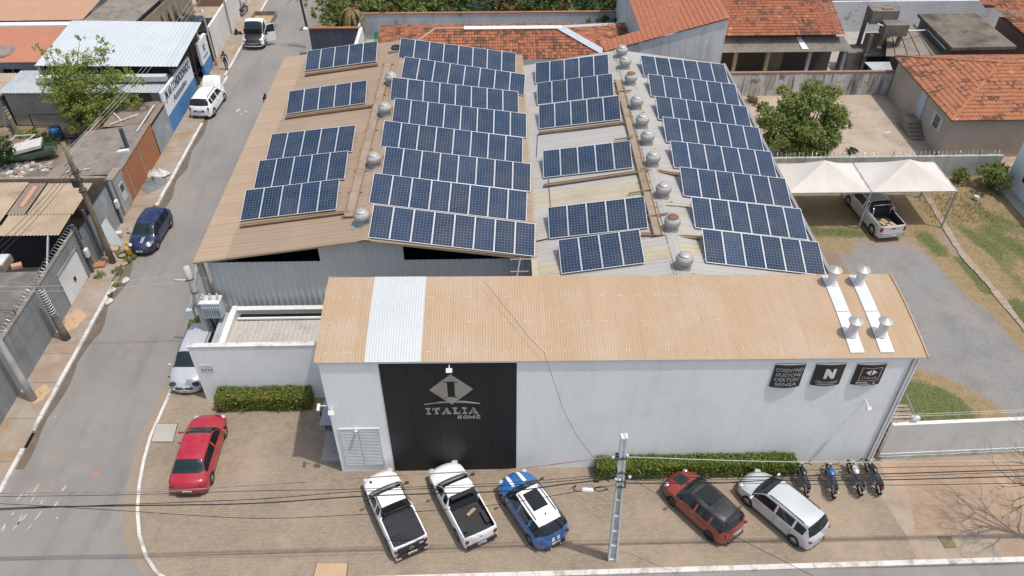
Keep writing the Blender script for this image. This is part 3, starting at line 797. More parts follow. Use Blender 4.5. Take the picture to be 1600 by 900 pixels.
# diamond split in pieces round the letter I so that the black shows through
ih, iw, isf, st = hh * .56, hw * .17, hw * .34, hh * .09
top, bot = cz_ + ih, cz_ - ih
def dx(z): return hw * (1 - abs(z - cz_) / hh)
b = MB()
onwall([(cx_ - dx(top), top), (cx_, cz_ + hh), (cx_ + dx(top), top)][::-1], 0, .06, b)
onwall([(cx_ - dx(bot), bot), (cx_ + dx(bot), bot), (cx_, cz_ - hh)][::-1], 0, .06, b)
for s in (-1, 1):
    q = [(cx_ + s * dx(top), top), (cx_ + s * hw, cz_), (cx_ + s * dx(bot), bot), (cx_ + s * isf, bot), (cx_ + s * isf, bot + st * .4), (cx_ + s * iw, bot + st), (cx_ + s * iw, top - st), (cx_ + s * isf, top - st * .4), (cx_ + s * isf, top)]
    onwall(q if s < 0 else q[::-1], 0, .06, b)
b.build('diamond', 'logo_metal', emb)
al, ar = fy(662.5, 631.5), fy(750, 631.5); n = 16; za = al.z
for s in (0, 1):
    b = MB()
    for k in range(n):
        t0, t1 = k / n, (k + 1) / n
        if s == 0 and not (t1 <= .44): continue
        if s == 1 and not (t0 >= .53): continue
        xa, xb = al.x + (ar.x - al.x) * t0, al.x + (ar.x - al.x) * t1
        f0, f1 = math.sin(PI * t0), math.sin(PI * t1)
        onwall([(xa, za + .12 * f0), (xb, za + .12 * f1), (xb, za + .02 * f1 + .09 * f1 + .16 * f1 * .7), (xa, za + .02 * f0 + .09 * f0 + .16 * f0 * .7)], 0, .05, b)
    b.build('arc', 'logo_metal', emb)
def serif_word(word, x0, x1, z0, z1, mb, wts):
    """slab-serif capitals drawn as strokes"""
    tot = sum(wts); gap = (x1 - x0) * .035; x = x0; H = z1 - z0; s = H * .13
    for ch, w in zip(word, wts):
        cw = (x1 - x0 - gap * (len(word) - 1)) * w / tot; a, e = x, x + cw; m = (a + e) / 2; k = min(cw * .3, H * .30)
        R_ = lambda xa, xb, za, zb: onwall([(xa, za), (xb, za), (xb, zb), (xa, zb)], 0, .05, mb)
        if ch == 'I': R_(m - k / 2, m + k / 2, z0 + s, z1 - s); R_(a, e, z0, z0 + s); R_(a, e, z1 - s, z1)
        elif ch == 'T': R_(m - k / 2, m + k / 2, z0 + s, z1 - s); R_(a, e, z1 - s, z1); R_(m - cw * .27, m + cw * .27, z0, z0 + s); R_(a, a + s * .8, z1 - s * 2.6, z1 - s); R_(e - s * .8, e, z1 - s * 2.6, z1 - s)
        elif ch == 'L': R_(a + cw * .16, a + cw * .16 + k, z0 + s, z1 - s); R_(a, e, z0, z0 + s); R_(a, a + cw * .62, z1 - s, z1); R_(e - s * .8, e, z0 + s, z0 + s * 2.8)
        elif ch == 'A':
            onwall([(a + cw * .12, z0 + s), (a + cw * .22, z0 + s), (m + k * .1, z1), (m - k * .25, z1)], 0, .05, mb)
            onwall([(e - cw * .38, z0 + s), (e - cw * .10, z0 + s), (m + k * .45, z1), (m - k * .12, z1)], 0, .05, mb)
            R_(a + cw * .28, e - cw * .3, z0 + H * .3, z0 + H * .41); R_(a, a + cw * .34, z0, z0 + s); R_(e - cw * .46, e, z0, z0 + s)
        elif ch == 'H': R_(a + cw * .1, a + cw * .1 + k, z0, z1); R_(e - cw * .1 - k, e - cw * .1, z0, z1); R_(a + cw * .1 + k, e - cw * .1 - k, z0 + H * .42, z0 + H * .58)
        elif ch == 'O':
            n = 12
            for q in range(n):
                t0, t1 = 2 * PI * q / n, 2 * PI * (q + 1) / n; rx, rz_, ix, iz = cw / 2, H / 2, cw * .2, H * .3
                zc = (z0 + z1) / 2
                onwall([(m + ix * math.cos(t0), zc + iz * math.sin(t0)), (m + rx * math.cos(t0), zc + rz_ * math.sin(t0)), (m + rx * math.cos(t1), zc + rz_ * math.sin(t1)), (m + ix * math.cos(t1), zc + iz * math.sin(t1))], 0, .05, mb)
        elif ch == 'M':
            R_(a, a + k * .7, z0, z1); R_(e - k, e, z0, z1)
            onwall([(a + k * .7, z1 - H * .35), (m, z0), (m, z0 + H * .35), (a + k * .7, z1)], 0, .05, mb)
            onwall([(m, z0), (e - k, z1 - H * .35), (e - k, z1), (m, z0 + H * .35)], 0, .05, mb)
        elif ch == 'E': R_(a + cw * .1, a + cw * .1 + k, z0, z1); [R_(a + cw * .1 + k, e, z, z + s * 1.2) for z in (z0, z0 + H * .44, z1 - s * 1.2)]
        x = e + gap
b = MB(); p0, p1 = fy(666, 646.5), fy(746.5, 636); serif_word('ITALIA', p0.x, p1.x, p0.z, p1.z, b, (.7, 1.05, 1.3, 1.05, .7, 1.3)); b.build('lettering', 'logo_metal', emb)
b = MB(); p0, p1 = fy(714.5, 653.5), fy(750, 647.8); serif_word('HOME', p0.x, p1.x, p0.z, p1.z, b, (1, 1, 1.25, .9)); b.build('lettering', 'logo_metal', emb)

# floodlights and small lamps on the facade
def flood(p, label, out=.25, s=.13):
    t = thing('floodlight', label, 'floodlight', p)
    b = MB(); b.bar(p, p + Vector((0, -out, -.02)), .04); b.build('bracket', 'alu', t)
    b = MB(); b.obox(p + Vector((0, -out - .03, -.05)), (s, 0, 0), (0, .05, -.05), (0, s * .5, s * .55)); b.build('housing', 'gate_white', t)
flood(PY(702, 570, YF - .04), 'small white floodlight high above the diamond emblem')
flood(PY(519, 637, YF), 'small white floodlight near the left end of the facade', .22, .14)
flood(PY(557, 667, YF), 'tiny white lamp just above the louvre grille', .16, .06)
flood(PY(1352, 624, YF), 'small white floodlight under the rightmost wall sign', .45, .10)
t = thing('security_camera', 'white security camera on the left corner of the showroom', 'camera', PX(510, 634, XL))
p = PX(510, 634, XL); b = MB(); b.bar(p, p + Vector((-.3, 0, 0)), .04); b.build('bracket', 'alu', t)
b = MB(); b.bar(p + Vector((-.35, .12, -.02)), p + Vector((-.35, -.22, -.08)), .12, .1); b.build('housing', 'gate_white', t)

# the three bulging wall signs
def wall_sign(cs, label, mat):
    """cs: photo corners tl,tr,br,bl of the sign's front"""
    q = [PY(u, v, YF - .12) for u, v in cs]
    x0, x1 = (q[0].x + q[3].x) / 2, (q[1].x + q[2].x) / 2; z1, z0 = (q[0].z + q[1].z) / 2, (q[2].z + q[3].z) / 2
    t = thing('wall_sign', label, 'sign', ((x0 + x1) / 2, YF, z0)); b = MB(); n = 10
    def yy(i): return YF - .055 - .10 * math.sin(PI * min(1, max(0, i)))
    b.grid(lambda i, j: (x0 + (x1 - x0) * i, yy(i), z0 + (z1 - z0) * j), n, 2)
    for z, s in ((z0, 1), (z1, -1)):
        for k in range(n):
            i0, i1 = k / n, (k + 1) / n
            f = [(x0 + (x1 - x0) * i0, YF - .002, z), (x0 + (x1 - x0) * i1, YF - .002, z), (x0 + (x1 - x0) * i1, yy(i1), z), (x0 + (x1 - x0) * i0, yy(i0), z)]
            b.face(f if s > 0 else f[::-1])
    for x, i in ((x0, 0), (x1, 1)): b.face([(x, YF - .002, z0), (x, yy(i), z0), (x, yy(i), z1), (x, YF - .002, z1)])
    b.build('sign_board', mat, t)
    b = MB()
    for k in range(n):
        i0, i1 = k / n, (k + 1) / n
        b.bar((x0 + (x1 - x0) * i0, (YF + yy(i0)) / 2, z1 + .012), (x0 + (x1 - x0) * i1, (YF + yy(i1)) / 2, z1 + .012), .09, .02)
    b.build('top_trim', 'steel_dull', t)
    return t, x0, x1, z0, z1, yy
def bent(o, x0, x1, yy, lift=.012):
    for v in o.data.vertices:
        off = ROOT_LOC[o.name]; x = v.co.x + off.x
        v.co.y = yy((x - x0) / (x1 - x0)) - lift - off.y
def line(t, x0, x1, z, h, yy, X0, X1, mat='letter_white', name='rule'):
    b = MB(); b.grid(lambda i, j: (x0 + (x1 - x0) * i, yy((x0 + (x1 - x0) * i - X0) / (X1 - X0)) - .012, z + h * j), 8, 1); return b.build(name, mat, t)
t, x0, x1, z0, z1, yy = wall_sign(((1211, 571), (1259, 571), (1250, 606), (1205, 605)), 'black bulging wall sign with four lines of white lettering, leftmost of three', 'sign_black')
H = z1 - z0; W_ = x1 - x0; xc = (x0 + x1) / 2
for s, k, w in (('COSENTINO', .79, .92), ('SILESTONE', .58, .84), ('DEKTON\'', .37, .82), ('SENSA', .16, .74)):
    bent(put_text('lettering', s, H * .21, (xc, YF - .2, z0 + H * k), (1, 0, 0), (0, 0, 1), 'letter_white', t, W_ * w, .002), x0, x1, yy)
t, x0, x1, z0, z1, yy = wall_sign(((1277, 571), (1322, 570), (1313, 603), (1267, 602)), 'black bulging wall sign with one big white letter N, middle of three', 'sign_black')
H = z1 - z0; W_ = x1 - x0; xc = (x0 + x1) / 2
b = MB()
nx0, nx1, nz0, nz1 = xc - W_ * .17, xc + W_ * .2, z0 + H * .37, z0 + H * .84; sw = (nx1 - nx0) * .3
for q in ([(nx0, nz0), (nx0 + sw, nz0), (nx0 + sw, nz1), (nx0, nz1)], [(nx1 - sw, nz0), (nx1, nz0), (nx1, nz1), (nx1 - sw, nz1)], [(nx0 + sw, nz1), (nx0 + sw, nz1 - H * .26), (nx1 - sw, nz0), (nx1 - sw, nz0 + H * .26)][::-1]):
    b.face([(x, yy((x - x0) / W_) - .012, z) for x, z in q])
b.build('letter', 'letter_white', t)
bent(put_text('lettering', 'Newstone', H * .19, (xc, YF - .2, z0 + H * .2), (1, 0, 0), (0, 0, 1), 'letter_white', t, W_ * .74, .002), x0, x1, yy)
line(t, xc - W_ * .32, xc + W_ * .3, z0 + H * .08, H * .02, yy, x0, x1)
t, x0, x1, z0, z1, yy = wall_sign(((1342, 571), (1386, 570), (1375, 602), (1330, 601)), 'dark brown bulging wall sign with a framed white diamond, rightmost of three', 'sign_brown')
H = z1 - z0; W_ = x1 - x0; xc = (x0 + x1) / 2
b = MB(); fx0, fx1, fz0, fz1 = x0 + W_ * .18, x1 - W_ * .12, z0 + H * .24, z0 + H * .88
for (a_, c_, d_, e_) in ((fx0, fx1, fz0, fz0 + .02), (fx0, fx1, fz1 - .02, fz1), (fx0, fx0 + .02, fz0, fz1), (fx1 - .02, fx1, fz0, fz1)):
    b.grid(lambda i, j: (a_ + (c_ - a_) * i, yy((a_ + (c_ - a_) * i - x0) / W_) - .012, d_ + (e_ - d_) * j), 8, 1)
b.build('border', 'letter_white', t)
xm = (fx0 + fx1) / 2; zm = z0 + H * .66; b = MB()
for s in (-1, 1): 
    q = [(xm + s * .03, zm + H * .145), (xm + s * .03, zm - H * .145), (xm + s * W_ * .20, zm)]
    b.face([(x, yy((x - x0) / W_) - .014, z) for x, z in (q if s > 0 else q[::-1])])
b.build('diamond', 'letter_white', t)
b = MB(); b.box(xm - .012, xm + .012, YF - .17, YF - .168, zm - H * .08, zm + H * .08); b.build('letter', 'sign_brown', t)
bent(put_text('lettering', 'ITALIA', H * .15, (xm, YF - .2, z0 + H * .385), (1, 0, 0), (0, 0, 1), 'letter_white', t, W_ * .52, .002), x0, x1, yy)
line(t, x0 + W_ * .14, x0 + W_ * .52, z0 + H * .13, H * .04, yy, x0, x1); line(t, x0 + W_ * .14, x0 + W_ * .66, z0 + H * .055, H * .03, yy, x0, x1)
b = MB(); pr = [(x0 + W_ * .76 + .05 * math.cos(a), z0 + H * .11 + .06 * math.sin(a)) for a in [2 * PI * k / 10 for k in range(10)]]
b.tube([(x, yy((x - x0) / W_) - .012, z) for x, z in pr + pr[:1]], .008, 4, cap=False); b.build('ring', 'letter_white', t)

# two pairs of roof flues on flashing strips
for k, (u0, v0, u1, v1) in enumerate(((1282, 447, 1325, 549), (1320, 443, 1371, 544))):
    t0_, t1_ = .93, .06
    xa, xb = P(1300, 500, 8.0).x + k * 1.12 - .35, 0
    pa = P((1325 + 1348) / 2 if k == 0 else (1371 + 1392) / 2, 547 if k == 0 else 543, 7.55); xs = pa.x
    b = MB(); w = .30
    for (ja, jb) in ((.05, .50), (.505, .97)):
        b.grid(lambda i, j: (xs - w + 2 * w * i, YF - .1 + 4.86 * (ja + (jb - ja) * j), rz(xs, ja + (jb - ja) * j) + .045), 2, 6)
    o = b.build('flashing_strip', 'flash_metal', show)
    for (u, v, lb) in (((1331, 527, 'front') if k == 0 else (1377, 527, 'front')), ((1299, 458, 'rear') if k == 0 else (1338, 457, 'rear'))):
        tt = .24 if lb == 'front' else .86
        base = Vector((xs + (-.02), YF - .1 + 4.86 * tt, rz(xs, tt) + .04))
        side = 'left' if k == 0 else 'right'
        t = thing('roof_flue', f'silver flue with conical cap, {lb} one on the {side} flashing strip', 'flue', base, group='silver flues on the showroom roof')
        b = MB(); b.lathe(base, [(.25, 0), (.23, .05), (.195, .10), (.195, .80)], 20); b.build('pipe', 'flash_metal', t, smooth=True)
        b = MB(); b.lathe(base + Vector((0, 0, .82)), [(.32, -.02), (.32, .0), (.16, .09), (.01, .17)], 22); b.lathe(base + Vector((0, 0, .815)), [(.31, 0), (.01, .02)], 22); b.build('cap', 'steel', t)
        b = MB()
        for a in range(4): b.bar(base + Vector((.2 * math.cos(a * PI / 2), .2 * math.sin(a * PI / 2), .74)), base + Vector((.26 * math.cos(a * PI / 2), .26 * math.sin(a * PI / 2), .84)), .02)
        b.build('strut', 'steel_dull', t)

# ------------------------------------------------------------------ annex with the flat roof and low white front wall
an = thing('annex', 'low annex with white front wall and flat dusty roof behind parapets', 'building', (-12, 30, 0))
ax0 = -15.5; AYF = 28.22; AZ = 3.95
b = MB(); b.box(ax0, XL - .02, AYF, AYF + .22, 0, AZ); b.build('wall', 'white_wall', an)
b = MB(); b.box(ax0 - .06, XL - .03, AYF - .03, AYF + .26, AZ + .002, AZ + .07); b.build('coping', 'kerb_white', an)
rx0 = P(345, 540, 3.4).x
b = MB(); corr(b, (rx0, AYF + .22, 3.0), (XL - .1, AYF + .22, 3.0), (XL - .1, 31.5, 2.72), (rx0, 31.5, 2.72), .25, .012); b.build('roof', 'annex_roof' if 'annex_roof' in MATS else 'fibre_pale' if 'fibre_pale' in MATS else mk('annex_roof', (.44, .415, .375), (.39, .37, .335), .6, .9, dirt=(.3, .26, .22), dscale=.8).name, an)
b = MB(); b.box(rx0 - .28, rx0, AYF + .22, 32.25, 0, 3.1); b.box(rx0, XL - .05, 32.0, 32.25, 0, 2.98); b.build('parapet', 'cream_wall', an)
b = MB(); b.box(rx0 - .30, rx0 + .02, AYF + .23, 31.95, 3.102, 3.14); b.box(rx0 + .1, XL - .06, 31.42, 31.54, 2.8, 2.9); b.box(rx0 - .3, XL - .06, 31.97, 32.29, 2.982, 3.03); b.build('flashing', 'cream_wall', an)
b = MB(); b.box(rx0 + .15, XL - .3, 31.56, 31.95, 2.6, 2.74); b.build('gutter', 'dark_void', an)
b = MB(); corr(b, (ax0 + .22, AYF + .25, 2.3), (rx0 - .29, AYF + .25, 2.3), (rx0 - .29, 32.6, 2.3), (ax0 + .22, 32.6, 2.3), .2, .014); b.build('side_roof', 'grey_metal_roof', an)['label'] = 'grey corrugated lean-to roof beside the pole'
b = MB(); b.box(ax0 + .3, ax0 + .4, AYF + .25, 32.6, 0, 2.25); b.build('side_wall', 'cream_wall', an)
b = MB()
for k in range(9):
    x = rx0 + .5 + k * .62
    for y in (29.3, 30.4): b.box(x - .03, x + .03, y - .03, y + .03, 3.0 - .0904 * (y - 28.44), 3.05 - .0904 * (y - 28.44))
b.build('roof_screws', 'sign_white', an)
t = thing('intercom_plate', 'small grey intercom plate with four marks on the annex wall', 'wall plate', PY(322, 577, AYF))
p0, p1 = PY(315, 581, AYF), PY(331, 570, AYF); b = MB(); b.box(p0.x, p1.x, AYF - .02, AYF - .001, p0.z, p1.z); b.build('plate', 'alu', t)
b = MB()
for k in range(4): x = p0.x + (p1.x - p0.x) * (k + .6) / 4.2; b.box(x - .03, x + .03, AYF - .026, AYF - .02, p0.z + .1, p0.z + .2)
b.build('marks', 'dark_metal', t)

# ------------------------------------------------------------------ twin-gabled warehouse
EL, RL_, VA, RR, ER = -15.9, -6.8, 1.82, 9.0, 16.75
ZE, ZRI, ZV, ZR2 = 6.0, 7.3, 5.95, 7.15
YW0, YWB = 32.42, 57.0; YW0R, YWBR = 28.9, 55.2
def roofz(x):
    if x < RL_: return ZE + (ZRI - ZE) * (x - EL) / (RL_ - EL)
    if x < VA: return ZRI + (ZV - ZRI) * (x - RL_) / (VA - RL_)
    if x < RR: return ZV + (ZR2 - ZV) * (x - VA) / (RR - VA)
    return ZR2 + (ZE - ZR2) * (x - RR) / (ER - RR)
wh = thing('warehouse', 'big twin-gabled warehouse with tan and grey corrugated roofs covered in solar panels', 'building', (0, 44, 0))
def slope(x0, x1, y0, y1, mat, name, lift=0.0, pitch=.30, amp=.03, label=None):
    b = MB(); corr(b, (x0, y1, roofz(x0) + lift), (x0, y0, roofz(x0) + lift), (x1, y0, roofz(x1 - 1e-6) + lift), (x1, y1, roofz(x1 - 1e-6) + lift), pitch, amp, 3, trap=True)
    o = b.build(name, mat, wh)
    if label: o['label'] = label
px = P(352, 402, 6.3).x
slope(EL, px + .12, YW0, YWB, 'roof_brown_pale', 'roof', -.012, label='paler tan strip of roof along the street eave')
slope(px, RL_, YW0, YWB, 'roof_brown', 'roof', label='dusty brown left roof slope')
slope(RL_, VA + .25, YW0, YWB, 'roof_brown', 'roof', label='dusty brown roof slope under the eight-panel rows')
slope(VA + .25, RR, YW0R, YWBR, 'roof_grey', 'roof', amp=.02, label='grey roof slope with a skylight band')
slope(RR, ER, YW0R, YWBR, 'roof_grey', 'roof', amp=.02, label='grey roof slope beside the gravel yard')
for (ya, yb) in ((P(860, 325, 6.2).y, P(860, 297, 6.2).y), (P(1020, 405, 7).y, P(1020, 383, 7).y), (P(835, 180, 6).y, P(835, 168, 6).y)):
    slope(VA + .3, RR - .2, ya, yb, 'skylight_old', 'skylight_sheet', .014); 
slope(RR + .2, RR + 2.6, P(1075, 400, 7).y, P(1075, 380, 7).y, 'skylight_old', 'skylight_sheet', .014)
b = MB()   # ridge cappings
for x, z, y0, y1 in ((RL_, ZRI, YW0, YWB), (RR, ZR2, YW0R, YWBR)):
    b = MB()
    for s in (-1, 1):
        b.face([(x, y0 - .03, z + .055), (x, y1, z + .055), (x + s * .3, y1, z + .055 - .045), (x + s * .3, y0 - .03, z + .055 - .045)] if s > 0 else [(x - .3, y0 - .03, z + .01), (x - .3, y1, z + .01), (x, y1, z + .055), (x, y0 - .03, z + .055)])
    b.build('ridge_capping', 'roof_brown' if x < 0 else 'roof_grey', wh)
# walls
b = MB(); yw = YW0 + .42
zt = PY(410, 409, yw).z; xa, xb = -15.35, VA
pL, pR = PY(499, 400, yw).x, PY(631, 400, yw).x
def wallrib(x0, x1, z0f, z1f, mb):
    nw = max(1, int((x1 - x0) / .30)); per = 5; pr = [0, 0, .5, 1, .5]
    mb.grid(lambda i, j: (x0 + (x1 - x0) * i, yw - .03 * pr[int(round(i * nw * per)) % 5], z0f + ((z1f(x0 + (x1 - x0) * i) if callable(z1f) else z1f) - z0f) * j), nw * per, 2, lambda i, j: ((x1 - x0) * i, 4 * j))
wallrib(xa, pL, 0, zt, b); wallrib(pL, pR, 0, lambda x: roofz(x) - .06, b); wallrib(pR, xb, 0, zt, b)
b.build('gable_cladding', 'grey_cladding', wh)
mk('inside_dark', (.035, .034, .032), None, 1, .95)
b = MB()
b.box(xa, xa + .15, yw + .05, YWB - .2, 0, roofz(xa) - .05); b.box(ER - .75, ER - .6, YW0R + .2, YWBR - .2, 0, 5.85)
b.face([(xa, YWB - .2, 0), (ER - .6, YWB - .2, 0), (ER - .6, YWB - .2, 5.7), (xa, YWB - .2, 5.7)])
b.box(VA - .1, VA + .1, yw + .1, YWB - .2, 0, 5.8)
b.build('side_wall', 'cream_wall', wh)
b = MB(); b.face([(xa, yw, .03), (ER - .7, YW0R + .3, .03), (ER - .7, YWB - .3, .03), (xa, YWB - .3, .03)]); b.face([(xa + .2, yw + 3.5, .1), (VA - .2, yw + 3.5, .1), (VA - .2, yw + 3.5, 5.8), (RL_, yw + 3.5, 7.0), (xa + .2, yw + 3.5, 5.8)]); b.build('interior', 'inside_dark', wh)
b = MB(); b.box(EL + .02, EL + .30, YW0 + .3, YW0 + .55, 0, 5.9); b.build('corner_column', 'concrete', wh)
b = MB()   # rake trim and rafters showing under the front verge
for (x0, x1) in ((EL, RL_), (RL_, VA)):
    b.bar((x0, YW0 + .02, roofz(x0) - .06), (x1, YW0 + .02, roofz(x1 - 1e-6) - .06), .05, .10)
b.build('verge_trim', 'roof_brown', wh)
b = MB()
for k in range(10):
    x = EL + .8 + k * 1.7
    if x < VA: b.bar((x, YW0 + .1, roofz(x) - .12), (x, YW0 + 3, roofz(x) - .12), .08, .1)
b.build('purlin', 'wood_old', wh)
b = MB(); b.box(ER - .02, ER + .16, YW0R, YWBR, 5.72, 5.9); b.box(ER + .16, ER + .34, YW0R, YWBR, 5.72, 6.02); b.build('gutter', 'steel_dull', wh)
b = MB(); xg = VA + .2; b.box(xg - .3, xg + .3, YW0R + .2, YWBR, ZV + .02, ZV + .06); b.build('valley_gutter', 'skylight_old', wh)
# service cage in the valley in front of the left gable
b = MB()
cg0, cg1 = Vector((PY(800, 436, YW0 - .3).x, YW0 - .5, 4.6)), Vector((PY(828, 436, YW0 - .3).x, YW0 - .5, 6.3))
x0, x1 = cg0.x, VA + .25
for x in (x0, (x0 + x1) / 2 + .1): b.bar((x, YW0 - 1.4, 4.2), (x + .45, YW0 - .1, 6.1), .06)
for (za, ya) in ((4.5, YW0 - 1.2), (5.5, YW0 - .5), (6.0, YW0 - .1)): b.bar((x0 - .1, ya, za), (x1, ya, za), .05)
b.bar((x1, YW0 - 1.2, 3.5), (x1, YW0 - 1.2, 5.8), .06); b.build('service_ladder', 'galv', wh)
# catwalks: a long one by each ridge, short cross walks under the rows
def catwalk(a, c, w, label):
    a, c = Vector(a), Vector(c); t = thing('catwalk', label, 'walkway', a)
    d = (c - a).normalized(); sd = d.cross(Vector((0, 0, 1))).normalized(); L = (c - a).length
    b = MB(); n = max(2, int(L / 2.2))
    for k in range(n): b.bar(a + d * (L * k / n + .02) , a + d * (L * (k + 1) / n - .02), w, .03)
    b.build('boards', 'catwalk_wood', t)
    b = MB()
    for s in (-1, 1): b.bar(a + sd * s * w / 2 + Vector((0, 0, .03)), c + sd * s * w / 2 + Vector((0, 0, .03)), .05, .07)
    for k in range(n + 1):
        q = a + d * (L * k / n); b.bar(q - sd * w * .8 + Vector((0, 0, -.02)), q + sd * w * .8 + Vector((0, 0, -.02)), .05, .05)
    b.build('rail', 'rust_bar', t)
def onroof(u, v, lift=.13):
    p = P(u, v, 6.8)
    for _ in range(6): p = P(u, v, roofz(p.x) + lift)
    return p
catwalk(onroof(545, 338), onroof(606, 100), .5, 'long brown catwalk running beside the left ridge vents')
catwalk(onroof(1028, 367), onroof(966, 125), .42, 'long rusty catwalk running beside the right ridge vents')
for a_, c_, lb in (((376, 353), (545, 331), 'short catwalk below the front row of the left array'), ((477, 117), (590, 101), 'short catwalk below the rearmost row of the left array'), ((446, 184), (585, 165), 'short catwalk below the second row from the back of the left array'),
               ((850, 290), (1003, 268), 'rusty catwalk crossing the grey slope above the skylight band'), ((842, 208), (975, 192), 'rusty catwalk below the third row from the back of the grey slope'),
               ((1000, 265), (1064, 273), 'short rusty catwalk right of the ridge leading to the yard-side rows'), ((1003, 366), (1098, 372), 'short catwalk right of the ridge near the front')):
    catwalk(onroof(*a_), onroof(*c_), .17, lb)
for a_, c_ in (((960, 143), (987, 141)), ((982, 302), (1018, 296)), ((1010, 338), (1044, 333)), ((960, 218), (988, 214)), ((528, 268), (575, 262)), ((556, 200), (590, 192))):
    pass
t = thing('loose_bar', 'x', 'bar')
bpy.data.objects.remove(t)
for (a_, c_), lb in zip((((960, 143), (987, 141)), ((982, 302), (1018, 296)), ((1010, 338), (1044, 333)), ((960, 218), (988, 214))), ('beside the third vent from the back', 'beside the third vent from the front', 'beside the rusty-topped second vent from the front', 'across the long right catwalk at mid length')):
    b = MB(); b.bar(onroof(*a_, .2), onroof(*c_, .2), .08, .06); tag(b.build('loose_bar', 'rust_bar'), 'short rusty bar lying ' + lb, 'bar')
def rcable(pts, lb, r=.02): b = MB(); b.tube([onroof(u, v, h) for u, v, h in pts], r, 5); tag(b.build('roof_cable', 'cable'), lb, 'cable')
rcable([(857, 280, .05), (860, 325, .05)], 'black cable crossing the skylight band on the grey slope')
rcable([(840, 210, .05), (838, 245, .05)], 'black cable in the valley below the third grey-slope row from the back')
rcable([(1030, 323, .06), (1042, 321, .06), (1060, 322, .06), (1080, 325, .06)], 'thin black cable running right from the ridge to the yard-side rows')
rcable([(838, 377, .05), (852, 374, .05), (858, 372, .08)], 'black cable bridging the valley near the front of the roofs', .03)

# ridge turbine vents
def turbine(u, v, label, rusty=False, s=1.0):
    p = onroof(u, v, 0.0)
    # the photo point is the middle of the ball, about 0.55 m above the roof
    for _ in range(5): q = P(u, v, roofz(p.x) + .55); p = Vector((q.x, q.y, roofz(q.x)))
    t = thing('turbine_vent', label, 'roof vent', p, group='turbine vents along the ridges')
    b = MB(); b.lathe(p, [(.40, -.02), (.36, .14), (.30, .26)], 22); b.build('neck', 'steel_dull', t, smooth=True)
    b = MB(); b.slab([p + Vector((x, y, .05 - .10 * abs(x))) for x, y in ((-.55, -.5), (.5, -.5), (.5, .5), (-.55, .5))], .02); b.build('base_plate', 'skylight_old' if u > 700 else 'steel_dull', t)
    b = MB(); n = 26
    pf = [(.25, .25), (.35, .30), (.415, .40), (.435, .51), (.415, .62), (.35, .71), (.25, .79), (.10, .845), (.005, .85)]
    b.lathe(p, pf, n * 2)
    for k in range(len(pf)):   # vane pleats
        for i in range(n * 2):
            vx = b.v[k * n * 2 + i]; f = 1.0 if i % 2 else (.935 if 0 < k < 6 else 1.0)
            b.v[k * n * 2 + i] = (p.x + (vx[0] - p.x) * f, p.y + (vx[1] - p.y) * f, vx[2])
    b.build('rotor', 'steel', t)
    b = MB(); b.lathe(p + Vector((0, 0, .80)), [(.29, 0), (.27, .035), (.1, .062), (.004, .065)], 20); b.build('cap', 'rust_top' if rusty else 'steel', t, smooth=True)
for k, (u, v) in enumerate(((565, 336), (584, 247), (601, 168), (611, 120))):
    turbine(u, v, f'silver turbine vent on the tan left ridge, {("nearest the camera", "second from the front", "third from the front", "farthest back, rearmost with a ball")[k]}')
order = ('first from the front, beside the showroom roof', 'second from the front', 'third from the front', 'fourth from the front', 'fifth from the front', 'sixth from the front', 'seventh from the front', 'eighth from the front', 'ninth from the front', 'farthest back, below the orange roof')
for k, (u, v) in enumerate(((1070, 404), (1051, 345), (1037, 294), (1021, 245), (1012, 212), (1004, 186), (995, 157), (986, 120), (977, 95), (972, 78))):
    r_ = k in (1, 7); turbine(u, v, f'{"rusty-topped" if r_ else "silver"} turbine vent on the grey right ridge, {order[k]}', r_)
p = onroof(619, 76); t = thing('vent_curb', 'empty grey vent base without its turbine at the back of the left ridge', 'roof vent', p)
b = MB(); b.box(p.x - .5, p.x + .5, p.y - .5, p.y + .5, p.z - .15, p.z + .03); b.build('base_plate', 'steel_dull', t)
b = MB(); b.lathe(p + Vector((0, 0, .03)), [(.38, 0), (.36, .12), (.30, .12), (.28, .02), (.001, .0)], 20); b.build('ring', 'dark_metal', t)

